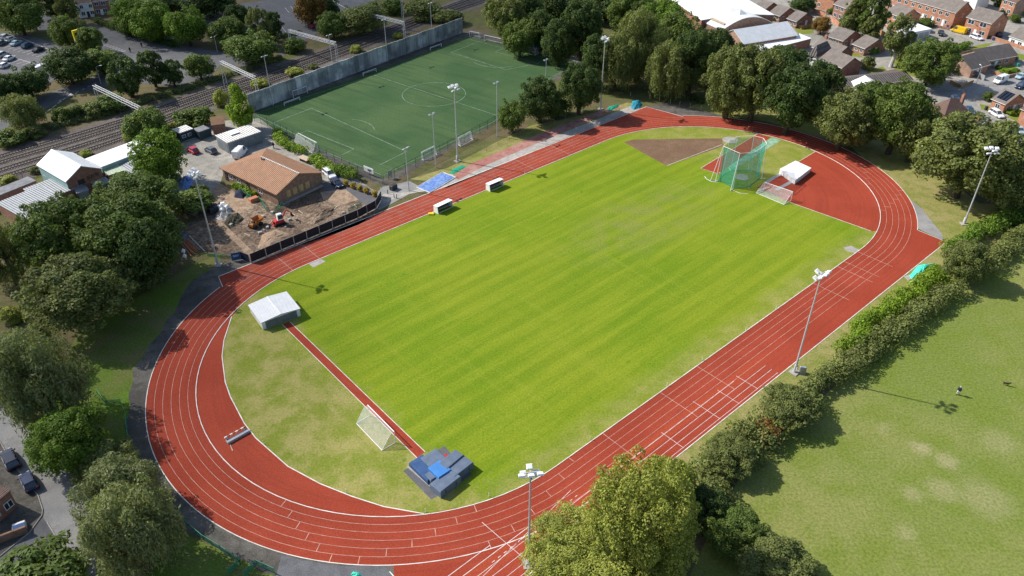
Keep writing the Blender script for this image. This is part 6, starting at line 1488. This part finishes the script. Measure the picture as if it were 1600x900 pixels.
# ================================================================== BUILDING PLOT
def excavator(px, py, rz, label, m, sc=1.0, cab='white_plastic'):
    t = thing('mini_excavator', label, 'digger', G(px, py), rz, 'machines on the building plot'); t.scale = (sc,)*3
    for s in (-1, 1):
        b = MB(); b.bbox(-1.0, 1.0, s*.62-.17, s*.62+.17, 0, .48, .14); b.build('track', M['tyre'], t)
    MB().bbox(-.85, .75, -.65, .65, .5, 1.05, .12).build('body', M[m], t)
    c = MB().bbox(-.35, .6, -.6, .1, 1.05, 2.25, .08).build('cab', M[cab], t); MB().box(-.25, .615, -.615, .05, 1.3, 2.05).build('cab_window', M['glass'], c)
    b = MB(); b.tube((.7, .3, .9), (1.7, .3, 2.3), .13, .11, 6); b.tube((1.7, .3, 2.3), (2.7, .3, 1.3), .11, .08, 6); b.build('boom', M[m], t)
    b = MB(); b.add([(2.5, -.05, 1.35), (2.5, .65, 1.35), (3.0, .65, .75), (3.0, -.05, .75), (2.45, -.05, .7), (2.45, .65, .7)], [(0, 1, 2, 3), (3, 2, 5, 4), (0, 3, 4), (1, 5, 2)]); b.build('bucket', M['metal_dark'], t)
    MB().box(-1.25, -1.15, -.7, .7, .1, .5).build('blade', M[m], t)
excavator(437, 350, 0.6, 'red and white mini digger on the building plot', 'red', 1.15)
def dumper():
    t = thing('dumper', 'orange site dumper standing on the brown soil left of the mini digger', 'dumper', G(400, 354), 1.1, 'machines on the building plot')
    for x in (-.8, .8):
        for s in (-.75, .75): MB().tube((x, s-.18, .48), (x, s+.18, .48), .48, .48, 14).build('wheel', M['tyre'], t)
    MB().bbox(-1.3, .2, -.5, .5, .5, 1.15, .1).build('body', M['orange'], t)
    b = MB(); b.add([(.2, -.75, .95), (.2, .75, .95), (1.5, .75, 1.0), (1.5, -.75, 1.0), (0, -.95, 1.75), (0, .95, 1.75), (1.9, .95, 1.65), (1.9, -.95, 1.65)], [(0, 3, 2, 1), (0, 1, 5, 4), (1, 2, 6, 5), (2, 3, 7, 6), (3, 0, 4, 7)]); b.build('skip', M['orange'], t)
    MB().bbox(-.7, -.2, -.3, .3, 1.15, 1.55, .08).build('seat', M['metal_dark'], t)
    r = MB().path([(-1.0, -.5, 1.1), (-1.0, -.5, 2.4), (-1.0, .5, 2.4), (-1.0, .5, 1.1)], .05); r.build('roll_bar', M['orange'], t)
dumper()
heap('rubble_heap', 'pale heap of white bags and broken concrete at the top of the building plot', 'rubble heap', '336,342 339,328 350,322 362,326 364,336 350,346', .85, M['rubble'], 12, jag=.7)
for i, (x, y, w_) in enumerate(((344, 330, 1.0), (350, 326, 1.1), (356, 329, .9), (348, 334, .9))):
    o = MB().bbox(-.5*w_, .5*w_, -.45*w_, .45*w_, 0, .9*w_, .2).build('builders_bag', M['white_plastic'], loc=(*G(x, y)[:2], .55)); o.rotation_euler.z = .5*i; tag(o, 'bulky white bag standing on the pale rubble heap at the top of the plot', 'bag', 'white bags on the rubble heap')
heap('brushwood_heap', 'dark heap of uprooted branches below the white bags', 'brush heap', '350,350 356,336 372,332 382,342 372,352 358,358', .7, M['brush'] if 'brush' in M else M['asphalt_dark'], 13, jag=.6)
heap('spoil_heap', 'sandy spoil heap behind the black site fence', 'soil heap', '402,388 410,366 432,358 454,366 450,380 420,393', .9, M['sand'], 14, jag=.25)
heap('spoil_heap', 'brown spoil heap in the middle of the building plot', 'soil heap', '470,345 500,325 525,322 520,336 490,352', .6, M['dirt'], 15, jag=.4)
heap('spoil_heap', 'long low brown bank along the black site fence', 'soil heap', '455,376 490,352 530,338 535,344 500,362 465,382', .5, M['dirt'], 16, jag=.4)
heap('tarpaulin_heap', 'dark tarpaulin over a heap under the left trees', 'tarpaulin', '262,376 270,364 286,360 296,366 290,378 275,384', 1.3, M['tarp_dark'], 17)
def pipes():
    t = thing('pipe_stack', 'fan of orange drainage pipes on the grass under the left trees', 'pipes', G(297, 388)); g = random.Random(2)
    for i in range(6):
        a, b = G(284+1.6*i, 381-1.3*i+g.uniform(-1, 1))-t.location, G(299+2.6*i, 400-1.6*i+g.uniform(-1, 1))-t.location
        MB().tube(a+Vector((0, 0, .15)), b+Vector((0, 0, .15)), .09, .09, 7).build('pipe', M['orange_pipe'], t)
pipes()
a, b = G(296, 369), G(320, 393); o = MB().tube((0, 0, .08), tuple(b-a+Vector((0, 0, .08))), .07, .07, 7).build('pole', M['white_plastic'], loc=tuple(a)); tag(o, 'long white pole lying beside the fan of orange pipes', 'pole')
for (x, y), lab in (((286, 394), 'white bag lying under the left trees, upper of the two'), ((288, 402), 'white bag at the foot of the left trees, lower of the two')):
    heap('builders_bag', lab, 'bag', f'{x-3},{y} {x-1},{y-4} {x+4},{y-3} {x+3},{y+2}', .6, M['white_plastic'], x, jag=.1)
gb = 'green site barriers on the building plot'
for i, (s, lab) in enumerate((('378,299 388,308', 'green barrier at the clubhouse corner nearest the yellow shrubs'), ('386,308 394,313', 'green barrier second from the clubhouse corner'), ('405,313 411,320', 'green barrier in front of the dark clubhouse doorway'), ('411,322 417,331', 'pale green barrier below the doorway one'), ('430,333 436,326', 'green barrier standing upright behind the red and white digger'), ('436,332 442,322', 'green barrier at the right end of the group by the digger'), ('545,332 565,324', 'green barrier along the inside of the black site fence'))):
    meshfence('site_barrier', lab, s, 1.1, 1.2, 'barrier_green', 'net_barrier', 'barrier', gb)
heap('covered_hut', 'dark blue sheeted heap beside the clubhouse side wall', 'tarpaulin', '366,309 367,299 378,296 386,303 380,311', .9, M['cloth_navy'], 21, jag=.1)
p = G(397, 314); o = MB().bbox(-1.0, 1.0, -.7, .7, 0, .9, .1).build('brick_pallet', M['orange_pipe'], loc=tuple(p)); o.rotation_euler.z = .7; tag(o, 'pinkish pallet of bricks between the green barriers', 'pallet')
p = G(335, 331); o = MB().bbox(-1.1, 1.1, -.9, .9, 0, 1.4, .1).build('builders_skip', M['metal_dark'], loc=tuple(p)); o.rotation_euler.z = .7; tag(o, 'dark skip at the edge of the trees above the white bags', 'skip')
gd = 'parking area clutter'
heap('rubbish_pile', 'pile of blue and white sacks beside the yard bushes', 'sacks', '281,290 286,276 296,272 302,282 300,292 288,298', 1.0, M['tarp_blue'], 24, jag=.6)
heap('rubbish_pile', 'white sheet bundle on the yard right of the blue sacks', 'sacks', '297,272 303,268 313,266 312,270 302,276', .5, M['white_plastic'], 25, jag=.2)
heap('rubbish_pile', 'dark crates and teal drum under the bright green tree in the yard', 'sacks', '262,285 268,272 280,270 284,280 275,292', 1.2, M['tarp_dark'], 26, jag=.3)
for i, (x, y) in enumerate(((541, 290), (552, 294), (563, 298), (573, 302), (586, 307))):
    t = thing('planter', ('first', 'second', 'third', 'fourth', 'fifth')[i]+' yellow-flowered planter along the curved drive, counted from the clubhouse', 'planter', G(x, y), 0, 'yellow planters along the curved drive')
    MB().tube((0, 0, 0), (0, 0, .45), .45, .55, 10).build('tub', M['wood'], t)
    c = bpy.data.objects.new('flowers', CR['bush', i % 4]); C.objects.link(c); c.parent = t; c.location = (0, 0, .8); c.scale = (.75, .75, .6); setmat(c, M['leaf_flower'] if 'leaf_flower' in M else M['leaf_yellow'])
t = thing('picnic_table', 'pale wooden table behind the terracotta roof', 'table', G(477, 252), R_(-38), None); MB().box(-1.7, 1.7, -.9, .9, .85, .95).build('table_top', M['wood_pale'], t)
for x in (-1.1, 1.1): MB().box(x-.08, x+.08, -.7, .7, 0, .85).build('leg', M['wood'], t)
for i, ((x, y), lab) in enumerate((((606, 303), 'dark bollard nearest the blue pit cover'), ((616, 309), 'dark bollard on the paving, left of two'), ((620, 310), 'dark bollard on the paving, right of two'))):
    o = MB().tube((0, 0, 0), (0, 0, 1.0), .1, .08, 8).tube((0, 0, 1.0), (0, 0, 1.08), .11, .05, 8).build('bollard', M['metal_dark'], loc=tuple(G(x, y))); tag(o, lab, 'bollard', 'bollards on the compound paving')
p = G(615, 296); o = MB().bbox(-.8, .8, -.5, .5, 0, 1.2, .1).build('storage_bin', M['metal_dark'], loc=tuple(p)); o.rotation_euler.z = R_(52); tag(o, 'dark storage bin at the near corner of the pitch fence', 'bin')
# ================================================================== GARDENS
def wall_line(name, label, px, h, th, m, cat='wall', group=None, z0=0):
    q = PX(px); t = MB(); base = q[0].copy()
    for a, b in zip(q, q[1:]):
        A, B = a-base, b-base; d = (B-A).normalized(); n = Vector((-d.y, d.x, 0))*th/2
        t.add([(p.x, p.y, z) for z in (z0, h) for p in (A+n, A-n, B-n, B+n)], [(3, 2, 1, 0), (4, 5, 6, 7), (0, 1, 5, 4), (1, 2, 6, 5), (2, 3, 7, 6), (3, 0, 4, 7)])
    o = t.build(name, M[m], loc=tuple(base)); tag(o, label, cat, group)
wall_line('garden_wall', 'dark brick garden wall at the left edge above the side road junction', '-40,868 0,849 45,832', 1.3, .3, 'brick_brown')
wall_line('garden_wall', 'orange brick garden wall at the right edge below the white-fronted house', '1549,62 1575,70 1605,80', 1.2, .25, 'brick_orange')
wall_line('timber_fence', 'orange timber fence behind the birch and the garage block', '1363,50 1374,54 1386,62', 1.8, .1, 'wood', 'fence')
wall_line('garden_wall', 'orange brick wall behind the bungalows at the top edge', '1270,20 1290,28', 1.6, .25, 'brick_orange')
wall_line('garden_wall', 'pinkish brick walls of the back yards left of the conifers', '1296,30 1310,42 1326,40', 1.5, .25, 'brick_orange')
wall_line('timber_fence', 'pale fence round the yard of the dark-tiled bungalow', '1509,110 1522,118 1537,126', 1.5, .1, 'metal_grey', 'fence')
wall_line('timber_fence', 'dark picket fence beside the estate road under the big round tree', '1484,130 1500,138 1520,130', 1.0, .08, 'wood', 'fence')
sheet('garden_earth', M['dirt_red'], '-40,820 20,795 30,800 46,830 0,848 -40,866', 0.03)
t = thing('garden_shed', 'pale garden bin store with a dark blue lid at the left edge garden', 'bin store', G(33, 828), 0.5); MB().bbox(-.75, .75, -.6, .6, .03, .95, .05).build('box', M['frame_white'], t); MB().box(-.7, .7, -.55, .2, .95, 1.0).build('lid', M['mat_blue'], t)
wall_line('timber_fence', 'timber fence between the rear gardens right of the pair of houses', '1582,14 1600,20 1625,30', 1.7, .1, 'wood', 'fence')
wall_line('garden_wall', 'orange brick wall along the front of the long dark-tiled bungalow', '1548,114 1572,122 1600,116', .9, .25, 'brick_orange')
wall_line('timber_fence', 'brown fence from the pyramid-roofed house along the road', '1492,188 1510,182 1528,190', 1.4, .1, 'wood', 'fence')
wall_line('timber_fence', 'brown fence along the bungalow lawn left of the autumn tree', '1238,40 1252,46 1268,43', 1.3, .1, 'wood', 'fence')
wall_line('garden_wall', 'low brick wall in front of the orange terrace', '1420,32 1450,40 1482,47', .8, .25, 'brick')
wall_line('timber_fence', 'timber fence between the two houses behind the garage block', '1376,33 1392,40 1412,44', 1.6, .1, 'wood', 'fence')
g = random.Random(12)
bt = MB().bbox(-.28, .28, -.35, .3, .05, 1.0, .05); bt.tube((-.25, -.3, .1), (.25, -.3, .1), .1, .1, 8); binm = bt.v, bt.f
for (x, y), c, lab in (((1486, 45), 'metal_dark', 'dark wheelie bin at the right end of the terrace'), ((1480, 44), 'mat_blue', 'blue wheelie bin in front of the terrace'), ((1545, 61), 'metal_dark', 'dark wheelie bin by the pair of houses, left of its blue neighbour'), ((1551, 63), 'mat_blue', 'blue wheelie bin by the pair of houses'),
                       ((1340, 110), 'metal_dark', 'dark wheelie bin beside the dark brick house gable'), ((1268, 37), 'barrier_green', 'green wheelie bin on the bungalow lawn left of the autumn tree'), ((1540, 172), 'metal_dark', 'dark wheelie bin at the solar panel bungalow'), ((1590, 104), 'barrier_green', 'green wheelie bin in the garden of the long dark-tiled bungalow')):
    t = thing('wheelie_bin', lab, 'bin', G(x, y), g.uniform(0, 6), 'wheelie bins of the estate'); q = MB(); q.v, q.f = list(binm[0]), list(binm[1]); q.build('bin_body', M[c], t); MB().bbox(-.31, .31, -.38, .33, 1.0, 1.08, .02).build('lid', M[c], t)
for x, y, r, lf, lab in ((1300, 18, 8, 'mid', 'garden bush among the back yards left of the conifers'), (1318, 34, 7, 'olive', 'olive garden bush at the pinkish brick walls'), (1412, 36, 6, 'mid', 'bush at the front of the house left of the terrace'), (1586, 30, 9, 'mid', 'bush at the right edge behind the white-fronted house'), (1565, 22, 8, 'dark', 'dark bush behind the pair of houses'),
                      (1605, 60, 8, 'olive', 'olive bush at the right edge below the white-fronted house'), (1524, 88, 5, 'bright', 'small bright bush at the orange bungalow gable'), (1586, 112, 7, 'bright', 'bright bush in front of the long dark-tiled bungalow'), (1560, 105, 5, 'mid', 'low green bush under the eave of the dark-tiled bungalows'), (1240, 36, 4, 'lime', 'small lime bush on the bungalow lawn'), (1530, 182, 6, 'mid', 'bush on the verge below the blue-green car'), (1210, 30, 5, 'mid', 'small bush between the curved hall and the bungalows')):
    tree(x, y, r, r*.8, 'bush', lf, lab, 'garden bushes')
for k in range(14):                                      # odds and ends on the plot
    x, y = g.uniform(372, 560), 0; y = 372-(x-372)*.26+g.uniform(-22, 8)
    o = MB().box(-g.uniform(.7, 1.5), g.uniform(.5, 1.2), -.09, .09, .04, .12).build('timber_offcut', M['wood_pale' if k % 3 else 'sleeper'], loc=tuple(G(x, y))); o.rotation_euler.z = g.uniform(0, 3); tag(o, 'loose timber offcut lying on the churned soil of the building plot', 'timber', 'timber offcuts on the building plot')
for k in range(12):
    x = g.uniform(360, 540); y = 366-(x-372)*.26+g.uniform(-26, 10); a = g.uniform(.2, .45)
    o = MB().bbox(-a, a, -a*.8, a*.8, .02, a*1.1, .08).build('rubble_block', M['rubble'], loc=tuple(G(x, y))); o.rotation_euler.z = g.uniform(0, 3); tag(o, 'grey block of broken concrete on the soil of the building plot', 'rubble', 'rubble blocks on the building plot')
# ================================================================== PEOPLE AND DOG
def skin_mesh(name, verts, edges, m, parent, root=0, sub=1):
    me = bpy.data.meshes.new(name); me.from_pydata([v[:3] for v in verts], edges, []); me.materials.append(m)
    o = bpy.data.objects.new(name, me); C.objects.link(o); o.parent = parent
    o.modifiers.new('skin', 'SKIN'); bpy.context.view_layer.update()
    sv = me.skin_vertices[0].data if me.skin_vertices else None
    if sv is None: return o
    for i, v in enumerate(verts): sv[i].radius = (v[3], v[4] if len(v) > 4 else v[3])
    sv[root].use_root = True
    s = o.modifiers.new('sub', 'SUBSURF'); s.levels = sub; s.render_levels = sub
    me.polygons.foreach_set('use_smooth', [True]*len(me.polygons)); o.modifiers['skin'].use_smooth_shade = True
    return o
def person(px, py, rz, label, top, legs, hair, group=None):
    t = thing('person', label, 'person', G(px, py), rz, group)
    B = [(0, 0, .98, .14, .10), (0, 0, 1.2, .125, .09), (0, .01, 1.42, .15, .09), (0, .02, 1.53, .055), (0, .035, 1.63, .085, .09), (0, .03, 1.72, .085, .1),
         (.09, 0, .90, .085), (.11, .14, .5, .055), (.11, .06, .10, .04), (.11, .2, .04, .04), (-.09, 0, .90, .085), (-.11, -.06, .5, .055), (-.11, -.22, .12, .04), (-.11, -.1, .05, .04),
         (.19, 0, 1.42, .055), (.25, -.06, 1.14, .042), (.25, .08, .92, .034), (.24, .13, .84, .028), (-.19, 0, 1.42, .055), (-.25, .06, 1.14, .042), (-.25, .22, .96, .034), (-.24, .28, .90, .028), (0, .145, 1.66, .018)]
    E = [(0, 1), (1, 2), (2, 3), (3, 4), (4, 5), (0, 6), (6, 7), (7, 8), (8, 9), (0, 10), (10, 11), (11, 12), (12, 13), (2, 14), (14, 15), (15, 16), (16, 17), (2, 18), (18, 19), (19, 20), (20, 21), (4, 22)]
    skin_mesh('body', B, E, M['skin'], t)
    def ring(b, secs, n=12):                             # clothes: closed rings round the limb, a little wider than it
        k = len(b.v)
        for x, y, z, rx, ry in secs: b.v += [(x+rx*math.cos(2*PI*a/n), y+ry*math.sin(2*PI*a/n), z) for a in range(n)]
        for q in range(len(secs)-1): b.f += [(k+q*n+a, k+q*n+(a+1) % n, k+(q+1)*n+(a+1) % n, k+(q+1)*n+a) for a in range(n)]
        b.f += [tuple(k+a for a in range(n-1, -1, -1)), tuple(k+(len(secs)-1)*n+a for a in range(n))]
    b = MB(); ring(b, [(0, 0, .86, .20, .15), (0, 0, 1.0, .20, .15), (0, 0, 1.2, .19, .145), (0, .01, 1.38, .23, .145), (0, .012, 1.46, .235, .12), (0, .015, 1.50, .15, .1), (0, .02, 1.53, .075, .075)])
    for sx in (1, -1):
        y1, y2 = (-.06, .08) if sx > 0 else (.06, .22); z2 = .92 if sx > 0 else .96
        b.tube((sx*.19, .01, 1.44), (sx*.25, y1, 1.14), .085, .07, 10); b.tube((sx*.25, y1, 1.16), (sx*.25, y2, z2), .07, .055, 10)
    b.build('jacket', M[top], t, True)
    b = MB(); ring(b, [(0, 0, .80, .185, .135), (0, 0, .96, .185, .135)])
    for sx, k1, k2 in ((1, (.14, .5), (.06, .10)), (-1, (-.06, .5), (-.22, .13))):
        b.tube((sx*.095, 0, .9), (sx*.11, k1[0], k1[1]), .115, .085, 10); b.tube((sx*.11, k1[0], k1[1]+.02), (sx*.11, k2[0], k2[1]), .085, .065, 10)
    b.build('trousers', M[legs], t, True)
    for sx, y, z in ((.11, .12, .0), (-.11, -.16, .03)): MB().bbox(sx-.05, sx+.05, y-.13, y+.15, z, z+.1, .03).build('shoe', M['cloth_black'], t)
    b = MB(); ring(b, [(0, .015, 1.66, .118, .115), (0, .01, 1.74, .125, .13), (0, .02, 1.80, .10, .105), (0, .02, 1.835, .04, .04)]); b.v = [(x, y-.03 if z < 1.75 else y, z) for x, y, z in b.v]; b.build('hair', M[hair], t, True)
    e = MB()
    for sx in (-.035, .035): e.box(sx-.012, sx+.012, .115, .128, 1.665, 1.68)
    e.build('eyes', M['hair_dark'], t); MB().box(-.025, .025, .11, .124, 1.595, 1.605).build('mouth', M['red'], t)
    for sx in (-1, 1): MB().bbox(sx*.098-.012, sx*.098+.012, .0, .04, 1.62, 1.68, .008).build('ear', M['skin'], t)
    return t
person(1496, 617, 2.2, 'person in a dark navy jacket and pale trousers walking on the park grass', 'cloth_navy', 'cloth_cream', 'hair_grey')
gp = 'people crossing the station road'
person(222, 74, .4, 'person in dark clothes on the station road, right of two', 'cloth_navy', 'cloth_black', 'hair_dark', gp)
person(204, 82, .4, 'person in dark clothes on the station road, left of two', 'cloth_black', 'cloth_black', 'hair_dark', gp)
person(428, 232, 1.2, 'person in dark clothes behind the terracotta roof, beside the bright hedge', 'cloth_black', 'cloth_black', 'hair_dark', gp)
def dog():
    t = thing('dog', 'small dark brown dog on the park grass ahead of the walker', 'dog', G(1571, 602), -.5)
    B = [(-.28, 0, .46, .12, .13), (0, 0, .45, .12, .13), (.25, 0, .48, .14, .15), (.42, 0, .62, .08), (.52, 0, .72, .085), (.66, 0, .68, .045), (-.42, 0, .52, .035), (-.6, 0, .62, .02),
         (.25, .09, .3, .05), (.27, .09, .14, .03), (.3, .09, .03, .035), (.25, -.09, .3, .05), (.2, -.09, .14, .03), (.22, -.09, .03, .035),
         (-.3, .09, .34, .065), (-.4, .09, .2, .03), (-.36, .09, .03, .032), (-.24, -.09, .34, .065), (-.3, -.09, .2, .03), (-.26, -.09, .03, .032), (.47, .1, .82, .032), (.47, -.1, .82, .032)]
    E = [(0, 1), (1, 2), (2, 3), (3, 4), (4, 5), (0, 6), (6, 7), (2, 8), (8, 9), (9, 10), (2, 11), (11, 12), (12, 13), (0, 14), (14, 15), (15, 16), (0, 17), (17, 18), (18, 19), (4, 20), (4, 21)]
    skin_mesh('body', B, E, M['fur_brown'], t); skin_mesh('collar', [(.36, 0, .56, .095), (.39, 0, .59, .095)], [(0, 1)], M['red'], t)
dog()
